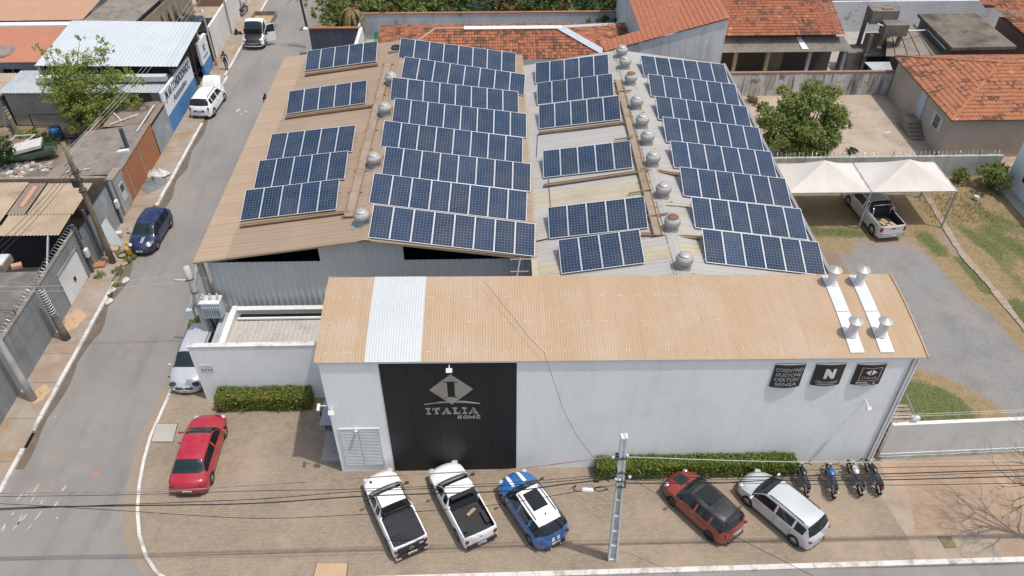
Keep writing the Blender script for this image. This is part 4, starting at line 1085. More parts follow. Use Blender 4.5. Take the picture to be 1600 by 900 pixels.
# ------------------------------------------------------------------ solar arrays
me_frame = {}
def solar_row(bl, br, n, where, tilt=.60, W0=None):
    """one rail-mounted row: bl, br = its lower front corners; panels lean back towards the ridge line, high edge at the rear"""
    a, c = onroof(*bl, .12), onroof(*br, .12); ux = (c - a); L = ux.length; ux.normalize(); w = L / n
    dep = 1.93 * (w if w < 1.12 else 1.12)
    up = Vector((0, 1, 0)) * dep + Vector((0, 0, tilt)); up -= ux * up.dot(ux) * .25
    D = up.length; uy = up.normalized(); nz = ux.cross(uy).normalized(); uy = nz.cross(ux)
    lab = f'row of {("", "one", "two", "three", "four", "five", "six", "seven", "eight")[n]} solar panels {where}'
    t = thing('solar_panel_row', lab, 'solar panels', a, group='rows of solar panels on the warehouse roof')
    for k in range(n):
        o = a + ux * (w * k + .008); e = ux * (w - .016); f = uy * D
        bw = .024
        b = MB()
        q = [o, o + e, o + e + f, o + f]; inn = [o + ux * bw + uy * bw, o + e - ux * bw + uy * bw, o + e + f - ux * bw - uy * bw, o + f + ux * bw - uy * bw]
        hgt = nz * .02
        for i in range(4):
            j = (i + 1) % 4
            b.face([q[i] + hgt, q[j] + hgt, inn[j] + hgt, inn[i] + hgt]); b.face([q[i] + hgt, q[i] - hgt, q[j] - hgt, q[j] + hgt]); b.face([inn[i] + hgt, inn[j] + hgt, inn[j], inn[i]])
        b.face([q[3] - hgt, q[2] - hgt, q[1] - hgt, q[0] - hgt])
        pn = b.build('solar_panel', 'alu', t); odd = 'brighter' in where and k == 1
        b = MB(); h2 = nz * .012
        b.face([p + h2 for p in inn], uv=[(0, 0), (1, 0), (1, 2), (0, 2)]); b.build('cell_sheet', 'solar_cells_bright' if odd else 'solar_cells', pn)
    b = MB()
    for fr in (.12, .85):
        p0, p1 = a + uy * D * fr - nz * .05, c + uy * D * fr - nz * .05
        b.bar(p0, p1, .05, .05)
        for k in range(n + 1):
            q = p0 + (p1 - p0) * (k / n); zr = roofz(q.x) + .01
            if q.z - zr > .03: b.bar(q, (q.x, q.y, zr), .035)
    b.build('mounting_rail', 'alu', t)
ordn = ('nearest the camera', 'second from the front', 'third from the front', 'fourth from the front', 'fifth from the front', 'sixth from the front', 'seventh from the front', 'farthest back')
for k, (bl, br) in enumerate((((375, 345), (525.5, 327.5)), ((396, 295.5), (538.5, 280)), ((415, 251), (550, 237)), ((447, 178.5), (571.5, 161)), ((476, 111), (588, 95.5)))):
    solar_row(bl, br, 5, 'on brown slope beside the street, ' + ('nearest the camera', 'second from the front', 'third from the front', 'fourth from the front', 'farthest back')[k])
for k, (bl, br) in enumerate((((575, 371), (835.5, 401)), ((576, 317.5), (822.5, 346.5)), ((596, 272.5), (829, 299.5)), ((594, 229), (816.5, 255.5)), ((612, 191), (823, 215.5)), ((609, 156.5), (810.5, 178.5)), ((626, 121.5), (819, 149.5)), ((622, 90.5), (806, 114)))):
    solar_row(bl, br, 8, 'right of the brown ridge, ' + ordn[k])
for k, (bl, br, n) in enumerate((((877, 428), (1008, 411), 4), ((858, 373), (1013, 356), 5), ((849, 278), (989, 262), 5), ((842, 201.5), (970.5, 186.5), 5), ((839, 164), (959.5, 149.5), 5), ((836, 131), (952, 117.5), 5))):
    solar_row(bl, br, n, 'on grey slope left of the vents, ' + ('nearest the camera', 'second from the front', 'third from the front', 'third from the back', 'second from the back', 'farthest back')[k])
for k, (bl, br) in enumerate((((1103, 410), (1290.5, 431)), ((1086, 356), (1262.5, 375)), ((1068, 306), (1237.5, 324)), ((1053, 262), (1214.5, 279)), ((1041, 222), (1194.5, 238.5)), ((1029, 187), (1175, 203)), ((1017, 150), (1156.5, 166)), ((1006, 119), (1140, 133)))):
    solar_row(bl, br, 6, 'on grey slope beside the yard, ' + (ordn[k] if k else 'nearest, one brighter'))
def HG(b, t, z0=0.0):
    B = P(b[0], b[1], z0); d = ray(*t); k = (B.x * d.x + B.y * d.y) / (d.x ** 2 + d.y ** 2); return CAM_H + d.z * k
def proj(p):
    q = Vector(p) - C0; return 800 + FPX * q.dot(RT) / q.dot(FW), 450 - FPX * q.dot(UP) / q.dot(FW)

# ================================================================== street wall on the left
def fence(name, label, cat, x, y0, y1, h, mat, th=.16, cop=None, base=0.0):
    t = thing(name, label, cat, (x, (y0 + y1) / 2, base))
    b = MB(); b.box(x - th, x, y0, y1, base, h); b.build('wall', mat, t)
    if cop: b = MB(); b.box(x - th - .03, x + .03, y0, y1, h + .002, h + .06); b.build('coping', cop, t)
    return t
gw = fence('boundary_wall', 'long grey plastered street wall topped with razor wire and a white gate', 'wall', WX, 14, 39.4, 3.2, 'grey_plaster', cop='wood_old')
b = MB()
for (z, y0, y1) in ((1.55, 14, 39.4), (2.5, 24, 35)): b.box(WX + .001, WX + .006, y0, y1, z, z + .02)
b.build('mortar_line', 'fibre_dark', gw)
gy0, gy1 = P(113, 480).y, P(139, 436).y
gt = thing('garage_gate', 'white corrugated metal gate in the grey street wall', 'gate', (WX, (gy0 + gy1) / 2, .07))
b = MB(); n = int((gy1 - gy0) / .16)
b.grid(lambda i, j: (WX + .03 + .028 * math.sin(2 * PI * i * n), gy0 + (gy1 - gy0) * i, .12 + 2.25 * j), n * 6, 1); b.build('leaf', 'gate_white', gt)
b = MB(); b.box(WX, WX + .1, gy1, gy1 + .12, .07, 2.55); b.build('jamb', 'grey_plaster', gt); b = MB(); b.box(WX, WX + .09, gy0 - .02, gy1, 2.38, 2.46); b.build('lintel', 'grey_plaster', gt)
b = MB(); b.box(WX + .06, WX + .10, (gy0 + gy1) / 2 - .12, (gy0 + gy1) / 2 + .12, 1.0, 1.25); b.build('latch', 'dark_metal', gt)
b = MB(); b.lathe((WX + .07, (gy0 + gy1) / 2, 1.1), [(.12, -.02), (.001, .02)], 10, axis=(1, 0, 0))
# razor wire
def coil(pts, r, turns, label, name='razor_wire', post=True):
    pts = [Vector(p) for p in pts]; d = pts[-1] - pts[0]; L = d.length; d.normalize(); side = d.cross(Vector((0, 0, 1))).normalized()
    t = thing(name, label, 'razor wire', pts[0])
    b = MB(); N = turns * 9; q = []
    for k in range(N + 1):
        a = 2 * PI * k / 9; jit = RND.uniform(.88, 1.1)
        q.append(pts[0] + d * (L * k / N) + (side * math.cos(a) + Vector((0, 0, 1)) * math.sin(a)) * r * jit + Vector((0, 0, r)))
    b.tube(q, .012, 3, cap=False); b.build('coil', 'galv', t)
    if post:
        b = MB()
        for k in range(max(2, int(L / 3))): 
            p = pts[0] + d * (L * (k + .5) / max(2, int(L / 3))); b.bar(p, p + Vector((0, 0, 2 * r)), .03)
        b.build('post', 'dark_metal', t)
coil([(WX - .1, 27, 3.26), (WX - .1, 39.2, 3.26)], .22, 46, 'coil of razor wire along the top of the grey street wall')
# dark posts with meter boxes
def wallpost(u, v, h, label, meter=True, x=WX, w=.16, mat='dark_metal'):
    p = P(u, v, .07); t = thing('gate_post', label, 'post', (x + w / 2, p.y, .07))
    b = MB(); b.box(x + .001, x + w, p.y - w / 2, p.y + w / 2, .05, h); b.build('post', mat, t)
    if meter:
        b = MB(); b.box(x + w, x + w + .16, p.y - .18, p.y + .16, 1.35, 1.9); b.box(x + w + .16, x + w + .18, p.y - .12, p.y + .1, 1.5, 1.85); b.build('meter_box', 'gate_white', t)
mk('post_dark', (.085, .105, .115), (.07, .085, .095), 1, .7)
wallpost(146, 425, 3.75, 'dark post with a white meter box right of the white garage gate', True, mat='post_dark')
wallpost(163, 400, 3.7, 'dark post beside the leaning metal sheet', False, mat='post_dark')
wallpost(193, 348, 3.5, 'dark post with a white meter box beside the corrugated gate', True, mat='post_dark')
wallpost(213, 283, 4.4, 'tall dark post standing behind the brick wall', False, x=WX - .55, w=.22, mat='post_dark')
# corrugated metal gates
def metal_gate(y0, y1, h, mat, label, x=WX, z0=.1):
    t = thing('sheet_gate', label, 'gate', (x, (y0 + y1) / 2, z0)); n = int((y1 - y0) / .22)
    b = MB(); b.grid(lambda i, j: (x + .02 + .02 * math.sin(2 * PI * i * n), y0 + (y1 - y0) * i, z0 + (h - z0) * j), n * 6, 1); b.build('leaf', mat, t)
    b = MB(); b.box(x - .06, x, y0, y1, h - .1, h); b.build('top_rail', 'dark_metal', t); b = MB(); b.box(x - .06, x, y0, y1, z0, z0 + .1); b.build('bottom_rail', 'dark_metal', t)
metal_gate(39.5, 41.6, 2.9, 'grey_plaster', 'grey rendered metal panel between the two dark posts by the wooden pole')
metal_gate(41.7, 44.9, 3.1, 'gate_grey', 'tall pale grey corrugated gate below the beige tin roof')
fence('gate_pillar', 'wide grey masonry pillar with a pale meter door left of the brick wall', 'pillar', WX + .06, 45.1, 46.6, 2.9, 'concrete', .5, 'wood_old')
t = thing('meter_door', 'pale blue-grey meter cabinet door on the masonry pillar', 'meter box', (WX + .07, 45.9, 1)); b = MB(); b.box(WX + .062, WX + .09, 45.5, 46.2, .9, 2.2); b.build('door', 'door_blue', t)
b = MB(); b.box(WX + .09, WX + .105, 45.6, 46.1, 1.6, 2.1); b.build('pane', 'glass_tint', t)
bw = thing('brick_wall', 'bare orange hollow-brick wall with two mortar pilasters along the pavement', 'wall', (WX, 49.8, .1))
b = MB(); b.face([(WX, 46.65, 0), (WX, 52.9, 0), (WX, 52.9, 2.85), (WX, 46.65, 2.6)]); b.face([(WX - .14, 52.9, 0), (WX - .14, 46.65, 0), (WX - .14, 46.65, 2.6), (WX - .14, 52.9, 2.85)]); b.face([(WX, 46.65, 2.6), (WX, 52.9, 2.85), (WX - .14, 52.9, 2.85), (WX - .14, 46.65, 2.6)]); b.face([(WX - .14, 46.65, 0), (WX, 46.65, 0), (WX, 46.65, 2.6), (WX - .14, 46.65, 2.6)])
b.build('wall', 'clay_block', bw)
b = MB(); b.box(WX, WX + .03, 47.3, 47.45, .1, 2.6); b.box(WX, WX + .03, 49.8, 49.95, .1, 2.7); b.build('pilaster', 'seam_concrete', bw)
metal_gate(53.0, 56.0, 2.5, 'gate_grey', 'weathered grey corrugated gate between the brick wall and the blue painted wall')
# painted workshop wall with the sign lettering
pw = thing('painted_wall', 'long workshop wall painted white over blue with big dark lettering', 'wall', (WX, 59.7, .1))
yA, yB, zA, zB = 56.2, 63.3, 3.55, 3.25
b = MB()
def zt_(y): return zA + (zB - zA) * (y - yA) / (yB - yA)
ms = 1.55
b.face([(WX, yA, ms), (WX, yB, ms - .1), (WX, yB, zB), (WX, yA, zA)]); b.face([(WX - .15, yA, 0), (WX, yA, 0), (WX, yA, zA), (WX - .15, yA, zA)]); b.face([(WX, yA, zA), (WX, yB, zB), (WX - .15, yB, zB), (WX - .15, yA, zA)]); b.face([(WX, yB, 0), (WX - .15, yB, 0), (WX - .15, yB, zB), (WX, yB, zB)]); b.face([(WX - .15, yB, 0), (WX - .15, yA, 0), (WX - .15, yA, zA), (WX - .15, yB, zB)])
b.build('upper_wall', 'sign_white', pw)
b = MB(); b.face([(WX, yA, 0), (WX, yB, 0), (WX, yB, ms - .1), (WX, yA, ms)]); b.build('lower_wall', 'blue_paint', pw)
put_text('lettering', 'JM AR CONDICIONADO', .95, (WX + .012, (yA + yB) / 2 + .1, 2.85), (0, 1, -.035), (0, 0, 1), 'letter_blue', pw, 6.3, .01)
put_text('lettering', 'Automotivo', .75, (WX + .012, (yA + yB) / 2 + .0, 2.05), (0, 1, -.03), (0, 0, 1), 'letter_blue', pw, 3.3, .006, slant=.25)
sw = thing('painted_wall', 'narrow white and blue wall with a snowflake emblem by the workshop entrance', 'wall', (WX, 67.0, .1))
b = MB(); b.box(WX - .2, WX + .02, 65.9, 68.2, 1.25, 3.2); b.build('upper_wall', 'sign_white', sw)
b = MB(); b.box(WX - .2, WX + .02, 65.9, 68.2, 0, 1.249); b.build('lower_wall', 'blue_paint', sw)
b = MB()
for k in range(3):
    a = k * PI / 3 + .3; b.bar((WX + .03, 67.05 - .33 * math.cos(a), 2.4 - .38 * math.sin(a)), (WX + .03, 67.05 + .33 * math.cos(a), 2.4 + .38 * math.sin(a)), .03, .07)
b.build('emblem', 'letter_blue', sw); b = MB(); b.box(WX + .02, WX + .03, 66.4, 67.7, 1.62, 1.74); b.build('text_line', 'letter_blue', sw)
cw = thing('boundary_wall', 'pale unpainted street wall with a dark doorway beside the white truck', 'wall', (WX, 78, .1))
b = MB(); b.box(WX - .35, WX - .15, 70.0, 88, 0, 3.0); b.box(WX - .35, WX - .15, 68.2, 68.7, 0, 3.0); b.build('wall', 'cream_wall', cw); b = MB(); b.box(WX - .3, WX - .2, 68.7, 70.0, .1, 2.6); b.build('door', 'dark_void', cw)
b = MB(); b.box(WX - .16, WX - .02, 75.3, 75.5, 0, 3.5); b.box(WX - .16, WX - .02, 80, 80.2, 0, 3.5); b.build('pilaster', 'concrete', cw)

# workshop sheds
ws = thing('workshop', 'open workshop under a big pale grey metal roof', 'shed', (-30.7, 63.3, 0))
b = MB(); corr(b, (-36.3, 59.5, 4.35), (-25.0, 59.1, 4.35), (-25.2, 67.1, 4.65), (-36.5, 67.7, 4.65), .33, .02, 1, trap=True); b.build('roof', 'white_metal_roof', ws)
b = MB(); b.box(-36.2, -36.0, 59.6, 67.5, 0, 4.2); b.box(-36.2, WX - .3, 67.2, 67.4, 0, 4.4); b.build('wall', 'house_wall', ws)
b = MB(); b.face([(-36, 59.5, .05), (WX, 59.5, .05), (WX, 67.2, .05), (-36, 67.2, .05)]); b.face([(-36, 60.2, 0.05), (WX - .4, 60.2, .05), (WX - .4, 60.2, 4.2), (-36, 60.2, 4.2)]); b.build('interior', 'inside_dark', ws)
b = MB()
for y in (59.6, 64.6): b.bar((WX - .25, y, 0), (WX - .25, y, 4.3), .12)
b.bar((WX - .2, 59.4, 4.22), (WX - .2, 67, 4.5), .1); b.build('post', 'dark_metal', ws)
b = MB(); b.box(-36.1, -26.0, 58.6, 59.15, 3.35, 3.75); b.build('ridge_duct', 'white_metal_roof', ws)
lg = thing('lean_to', 'lower grey sheet-roofed lean-to with a rendered wall behind the tree', 'shed', (-32, 58.5, 0))
b = MB(); corr(b, (-38.9, 57.6, 3.0), (-26.0, 57.4, 3.0), (-25.7, 60.9, 3.3), (-38.4, 60.9, 3.3), .25, .018); b.build('roof', 'grey_metal_roof', lg)
b = MB(); b.box(-38.6, -29.6, 57.9, 58.1, 0, 2.9); b.build('wall', 'block_wall', lg); b = MB(); b.box(-29.6, -27.2, 57.9, 58.1, 0, 2.9); b.box(-26.4, WX - .2, 57.9, 58.1, 0, 2.9); b.build('brick_panel', 'old_brick', lg)
b = MB(); b.box(-27.2, -26.4, 57.9, 58.1, 0, 2.9); b.build('wall_end', 'white_brick', lg)
# shed roofs along the street wall
sh = thing('shed', 'brown fibre-cement shed roof behind the bare brick wall', 'shed', (-28, 50, 0))
b = MB(); corr(b, (-25.55, 52.9, 2.75), (-25.55, 56.6, 2.75), (-29.2, 56.4, 2.55), (-29.2, 52.9, 2.55), .25, .025); b.build('roof', 'tin_brown', sh)['label'] = 'brown upper half of the shed roof'
b = MB(); corr(b, (-25.55, 46.2, 2.72), (-25.55, 52.9, 2.86), (-30.2, 52.4, 2.5), (-30.6, 46.2, 2.5), .25, .03); b.build('roof', 'fibre_grey', sh)['label'] = 'grey lower half of the shed roof'
b = MB(); b.box(-30.2, -30.0, 46.4, 56.2, 0, 2.35); b.build('wall', 'old_brick', sh)
b = MB(); b.bar((-26.1, 51.6, 2.9), (-26.1, 55.6, 2.9), .1, .06); b.bar((-29.3, 46.6, 2.65), (-27.8, 46.9, 2.72), .08, .08); b.bar((-28.6, 53.0, 2.7), (-27.0, 54.4, 2.75), .09, .07); b.bar((-29.0, 54.8, 2.7), (-28.0, 53.6, 2.7), .09, .07); b.build('loose_batten', 'white_junk', sh)
b = MB(); b.tube([(-26.9 + .38 * math.cos(a), 55.3 + .38 * math.sin(a), 2.82) for a in [2 * PI * k / 14 for k in range(15)]], .03, 5, cap=False); tag(b.build('hoop', 'dark_metal'), 'thin dark hoop lying on the brown shed roof', 'hoop')
ta = thing('shed', 'beige patched tin roof over a dark open garage behind the street wall', 'shed', (-29, 41.5, 0))
def strip(x0, x1, y0, y1, z0, z1, mat, p=.2, a=.028, nm='roof', lb=None):
    b = MB(); corr(b, (x0, y0, z0), (x1, y0, z0), (x1, y1, z1), (x0, y1, z1), p, a); o = b.build(nm, mat, ta)
    if lb: o['label'] = lb
strip(-30.6, -26.7, 39.2, 41.3, 2.85, 2.95, 'tin_beige', lb='pale beige tin sheets at the front edge'); strip(-30.7, -29.6, 41.2, 44.6, 2.99, 3.1, 'tin_brown'); strip(-29.5, -26.6, 41.25, 44.6, 2.97, 3.07, 'tin_beige')
strip(-36, -30.75, 40.2, 44.7, 3.0, 3.12, 'tin_beige'); strip(-38, -30.65, 39.2, 40.3, 2.82, 2.88, 'tin_beige')
strip(-30.3, -29.9, 42.0, 44.2, 3.05, 3.13, 'peach_metal', nm='patch_sheet', lb='peach coloured patch on the tin roof')
b = MB(); b.box(-38, WX - .3, 44.9, 45.15, 0, 3.25); b.build('wall', 'wood_old', ta)
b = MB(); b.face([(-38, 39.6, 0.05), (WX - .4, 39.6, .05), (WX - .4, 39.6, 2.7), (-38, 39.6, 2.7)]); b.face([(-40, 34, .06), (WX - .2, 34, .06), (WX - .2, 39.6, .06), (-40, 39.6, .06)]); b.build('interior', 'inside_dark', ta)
b = MB(); b.bar((-27.4, 36.5, 0), (-27.4, 39.4, 2.9), .1); b.build('prop', 'galv', ta)
for k in range(0): pass
tb = thing('shed', 'dark brown ribbed shed roof at the left edge beside the razor wire', 'shed', (-29, 32, 0))
b = MB(); corr(b, (-25.95, 26.4, 2.9), (-25.95, 35.7, 2.9), (-36, 35.7, 2.7), (-36, 26.4, 2.7), .25, .035); b.build('roof', 'fibre_dark', tb)
b = MB(); b.box(-36, -26.0, 35.4, 35.55, 0, 2.65); b.build('wall', 'old_brick', tb)
t = thing('roof_box', 'white-lidded wooden crate on the dark shed at the left edge', 'crate', P(6, 412, 3.0)); p = P(6, 412, 3.0)
b = MB(); b.box(p.x - 1.2, p.x + .3, p.y - .6, p.y + .5, 2.85, 3.3); b.build('body', 'wood_old', t); b = MB(); b.box(p.x - 1.2, p.x + .25, p.y - .55, p.y + .45, 3.302, 3.36); b.build('lid', 'white_junk', t)
t = thing('loose_brick', 'broken tan brick lying on the dark shed roof', 'brick', P(27, 417, 2.95)); p = P(27, 417, 2.95); b = MB(); b.obox(p + Vector((0, 0, .08)), (.25, .1, 0), (-.08, .16, 0), (0, 0, .1)); b.build('brick', 'peach_metal', t)

# leaning metal sheet, boxes and rubbish by the wooden pole
t = thing('metal_sheet', 'grey corrugated sheet leaning against the wall by the wooden pole', 'metal sheet', (WX + .5, 40.7, .1))
b = MB(); a0, a1 = P(162, 345, 1.6), P(187, 385, .12); n = 8
q = [Vector((WX + .12, 42.6, 1.7)), Vector((WX + .12, 41.2, 1.7)), Vector((WX + .95, 40.4, .12)), Vector((WX + .95, 41.9, .12))]
b.grid(lambda i, j: (q[0] * (1 - i) + q[1] * i) * (1 - j) + (q[3] * (1 - i) + q[2] * i) * j + Vector((.03, 0, .03)) * math.sin(2 * PI * i * n), n * 6, 1); b.build('sheet', 'grey_metal_roof', t)
def crate(u, v, sx, sy, sz, mat, name, label, cat, rz=.2, z=.1):
    p = P(u, v, z); t = thing(name, label, cat, p); b = MB()
    c, s = math.cos(rz), math.sin(rz); b.obox(p + Vector((0, 0, sz / 2)), (c * sx / 2, s * sx / 2, 0), (-s * sy / 2, c * sy / 2, 0), (0, 0, sz / 2)); b.build('body', mat, t)
    b = MB(); b.obox(p + Vector((0, 0, sz + .02)), (c * sx / 1.8, s * sx / 1.8, 0), (-s * sy / 3, c * sy / 3, 0), (0, .03, .012)); b.build('flap', mat, t)
mk('cardboard', (.43, .32, .2), (.36, .27, .17), 2, .85)
crate(178, 395, .75, .6, .4, 'cardboard', 'cardboard_box', 'beige cardboard box on the pavement beside the wooden pole', 'box')
crate(204, 392, .35, .9, .45, 'yellow', 'yellow_box', 'yellow box on the pavement in front of the blue car', 'box', .3)
crate(187, 369, .4, .35, .3, 'white_junk', 'paint_bucket', 'small white bucket by the leaning sheet', 'bucket')
crate(154, 415, .8, .5, .12, 'orange_metal', 'planter_tray', 'reddish tray with earth at the foot of the dark post', 'tray')
t = thing('old_tyre', 'worn black bicycle tyre lying by the cardboard box', 'tyre', P(192, 398, .12)); p = P(192, 398, .14)
b = MB(); b.tube([p + Vector((.33 * math.cos(a), .3 * math.sin(a), .03 * math.cos(a))) for a in [2 * PI * k / 14 for k in range(15)]], .04, 6, cap=False); b.build('tyre', 'tyre', t)
# gravel heap with a white sack
def heap(name, label, cat, u, v, rx, ry, h, mat, z=.1, kind=None):
    p = P(u, v, z); b = MB(); n = 20
    def fn(i, j):
        a = 2 * PI * i; r = j * (1 + .12 * math.sin(3 * a + 1) + .08 * math.sin(7 * a)); hh = h * (1 - j) ** .8 * (1 + .3 * math.sin(5 * a + 9 * j))
        return (p.x + rx * r * math.cos(a), p.y + ry * r * math.sin(a), z - .02 + hh)
    b.grid(fn, n, 6); return tag(b.build(name, mat), label, cat, kind=kind)
mk('gravel_heap', (.21, .215, .22), (.15, .152, .155), 9, .95, bump=.6)
heap('gravel_pile', 'small heap of dark grey gravel on the pavement by the brick wall', 'gravel pile', 240, 287, .85, 1.2, .45, 'gravel_heap')
heap('plastic_sack', 'crumpled white sack lying on the gravel heap', 'sack', 246, 272, .8, .55, .5, 'white_junk', .25)
heap('sand_patch', 'scattered yellow sand on the pavement below the white gate', 'sand', 115, 500, .75, 1.3, .06, 'lid_sand')
heap('sand_patch', 'trail of yellow sand at the foot of the left concrete pole', 'sand', 64, 615, .5, .9, .06, 'lid_sand')
for k, (u, v) in enumerate(((196, 437), (170, 470), (200, 360), (195, 410), (175, 452))):
    heap('litter', ('white crumpled bag in the gutter ahead of the blue car', 'pale rubble in the broken kerb below the white gate', 'grey debris behind the leaning sheet', 'brown debris at the corner of the broken kerb', 'small rubble lumps along the broken kerb')[k], 'litter', u, v, .22, .3, .18, ('white_junk', 'kerb_white', 'concrete', 'cardboard', 'kerb_white')[k])

# ================================================================== poles of the side street
def lathe_pole(name, label, base, h, r0, r1, mat, lean=(0, 0)):
    t = thing(name, label, 'utility pole', base); b = MB(); base = Vector(base)
    b.tube([base + Vector((lean[0] * k / 6, lean[1] * k / 6, h * k / 6)) for k in range(7)], [r0 + (r1 - r0) * k / 6 for k in range(7)], 14); b.build('shaft', mat, t, smooth=True)
    return t
pb = P(177, 410, .07); tp = lathe_pole('utility_pole', 'tall rough wooden utility pole with a street lamp arm by the blue car', pb, HG((177, 410), (107, 221)), .19, .12, 'wood_pole')
ph = HG((177, 410), (107, 221))
def onpole(u, v): return PY(u, v, pb.y)
b = MB(); a_ = PY(132, 272, pb.y); 
for z in (a_.z + .9, a_.z + .2): b.bar((pb.x - .1, pb.y - .5, z), (pb.x - .1, pb.y + .5, z), .09, .1)
b.build('crossarm', 'wood_old', tp)
e_ = PY(186, 236, pb.y + .2); b = MB(); b.tube([(pb.x, pb.y, a_.z - .3), (pb.x + .5, pb.y, a_.z + .4), (e_.x, e_.y, e_.z)], .035, 8); b.build('lamp_arm', 'galv', tp)
b = MB(); b.obox(e_ + Vector((.25, 0, 0)), (.32, 0, .05), (0, .13, 0), (-.01, 0, .06)); b.build('lamp_head', 'gate_white', tp)
b = MB()
for z in (a_.z - .5, a_.z + .1, a_.z - 1.2): b.lathe((pb.x, pb.y, z), [(.24, 0), (.24, .12)], 10)
b.box(pb.x - .25, pb.x + .1, pb.y - .38, pb.y - .18, a_.z - .7, a_.z - .2); b.build('fittings', 'dark_metal', tp)
tp2 = P(104, 529, .1); h2 = HG((104, 529), (68, 440))
t = thing('utility_pole', 'short dark tapering timber post wrapped in wire beside the grey wall', 'utility pole', tp2)
b = MB(); b.tube([tp2 + Vector((-.02 * k, 0, h2 * k / 6)) for k in range(7)], [.24 - .024 * k for k in range(7)], 12); b.build('shaft', 'fibre_dark', t, smooth=True)
b = MB(); q = []
for k in range(120): a = 2 * PI * k / 10; z = h2 * (.42 + .5 * k / 120); q.append(tp2 + Vector((.22 * math.cos(a) - .02 * 6 * z / h2, .22 * math.sin(a), z)))
b.tube(q, .014, 3, cap=False); b.build('wire_wrap', 'galv', t)
tp3 = P(52, 624, .1); lathe_pole('utility_pole', 'pale round concrete pole at the left edge in front of the grey wall', tp3, 9.0, .20, .12, 'concrete_pole')
# round transformer pole by the annex
tq = Vector((-15.0, 31.0, 0)); tq = P(352, 551, 0.0) if False else Vector((P(333, 542, 0).x, P(333, 542, 0).y, 0))
qh = HG((335, 545), (287, 418)); tq = P(335, 545, 0)
tt = lathe_pole('utility_pole', 'round concrete pole carrying a grey transformer beside the annex', tq, qh, .24, .15, 'concrete_pole')
b = MB()
for z in (qh - .8, qh - 1.7, qh - 2.6): b.lathe(tq + Vector((0, 0, z)), [(.2, 0), (.2, .07)], 12)
b.build('clamp', 'dark_metal', tt)
b = MB(); b.bar((tq.x - 1.0, tq.y + .35, qh - 1.2), (tq.x - .1, tq.y + .3, qh - 1.2), .1, .12); b.build('crossarm', 'concrete_pole', tt)
tz = qh * .43
b = MB(); b.box(tq.x + .15, tq.x + 1.15, tq.y - .25, tq.y + .35, tz, tz + 1.0)
tr = b.build('transformer', 'transformer', tt)
b = MB()
for k in range(9): x = tq.x + .25 + .11 * k; b.box(x, x + .04, tq.y - .38, tq.y - .25, tz + .12, tz + .88)
b.build('fins', 'transformer', tr)
b = MB(); b.box(tq.x + .1, tq.x + 1.2, tq.y - .3, tq.y + .4, tz + 1.0, tz + 1.1); b.build('lid', 'gate_white', tr)
for k in range(3):
    b = MB(); b.lathe((tq.x + .32 + .38 * k, tq.y + .05, tz + 1.1), [(.09, 0), (.06, .08), (.085, .14), (.05, .22), (.08, .28), (.04, .42), (.012, .48)], 10); b.build('bushing', 'ceramic', tr)
b = MB(); b.box(tq.x - .75, tq.x - .45, tq.y - .2, tq.y + .2, tz - .1, tz + .5); b.build('switch_box', 'transformer', tt)
b = MB(); b.tube([tq + Vector((.25, .1, 3.0)), tq + Vector((.5, .12, .2))], .06, 6); b.build('conduit', 'dark_metal', tt)
for k in range(3):
    b = MB(); s = Vector((tq.x + .32 + .38 * k, tq.y + .05, tz + 1.7)); e = Vector((tq.x - .2 + .1 * k, tq.y + .2, qh - 1.0)); m = (s + e) / 2 + Vector((.4, 0, .5)); b.tube([s, m, e], .012, 4, cap=False); b.build('jumper_wire', 'cable_white', tt)
t = thing('utility_crossarm', 'pale concrete beam lying against the warehouse corner behind the pole', 'beam', P(298, 490, 0)); a_ = P(296, 492, .1); b = MB(); b.bar(a_, a_ + Vector((.75, 1.6, 2.6)), .2, .2); b.build('beam', 'concrete_pole', t)
heap('weed_patch', 'tuft of weeds at the foot of the transformer pole', 'weeds', 304, 502, .4, .6, .35, 'leaf_hedge', 0)

# ================================================================== the front pole and its lines
fp = P(957, 873, FZ); FH = HG((957, 873), (975.5, 679))
LX = PY(975.5, 679, fp.y).x - fp.x
pt = thing('utility_pole', 'ribbed concrete utility pole standing in the forecourt between the blue and red cars', 'utility pole', fp)
b = MB(); lean = Vector((.06, 0, 0)); w0, w1, d0, d1 = .42, .24, .30, .20
def pw_(z): k = z / FH; return w0 + (w1 - w0) * k, d0 + (d1 - d0) * k
zs = [0, FH * .62, FH]
for s in (-1, 1):   # two flanges
    pts = []
    for z in zs:
        w, d = pw_(z); c = fp + Vector((LX * z / FH, 0, z)); pts.append((c, w, d))
    for (c0, w_0, d_0), (c1, w_1, d_1) in zip(pts, pts[1:]):
        fl = .075
        def cor(c, w, d): x0 = c.x + s * (w / 2 - fl); x1 = c.x + s * w / 2; return [Vector((min(x0, x1), c.y - d / 2, c.z)), Vector((max(x0, x1), c.y - d / 2, c.z)), Vector((max(x0, x1), c.y + d / 2, c.z)), Vector((min(x0, x1), c.y + d / 2, c.z))]
        A, B = cor(c0, w_0, d_0), cor(c1, w_1, d_1)
        for k in range(4): b.face([A[k], A[(k + 1) % 4], B[(k + 1) % 4], B[k]])
        b.face(B)
b.build('flange', 'pole_pale', pt)
for k in range(5):
    b = MB()
    z = .15 + k * 1.12 * FH / 8.6; w, d = pw_(z); c = fp + Vector((LX * z / FH, 0, z)); b.box(c.x - w / 2 + .06, c.x + w / 2 - .06, c.y - d / 2 + .02, c.y + d / 2 - .02, z, z + .09)
    b.build('web', 'pole_pale', pt)
b = MB()
for k in range(8):
    za, zb = FH * .64 * k / 8, FH * .64 * (k + 1) / 8; w, d = pw_(za); c = fp + Vector((LX * za / FH, 0, 0)); b.box(c.x - w / 2 + .07, c.x + w / 2 - .07, c.y + d / 2 - .07, c.y + d / 2 - .03, za, zb)
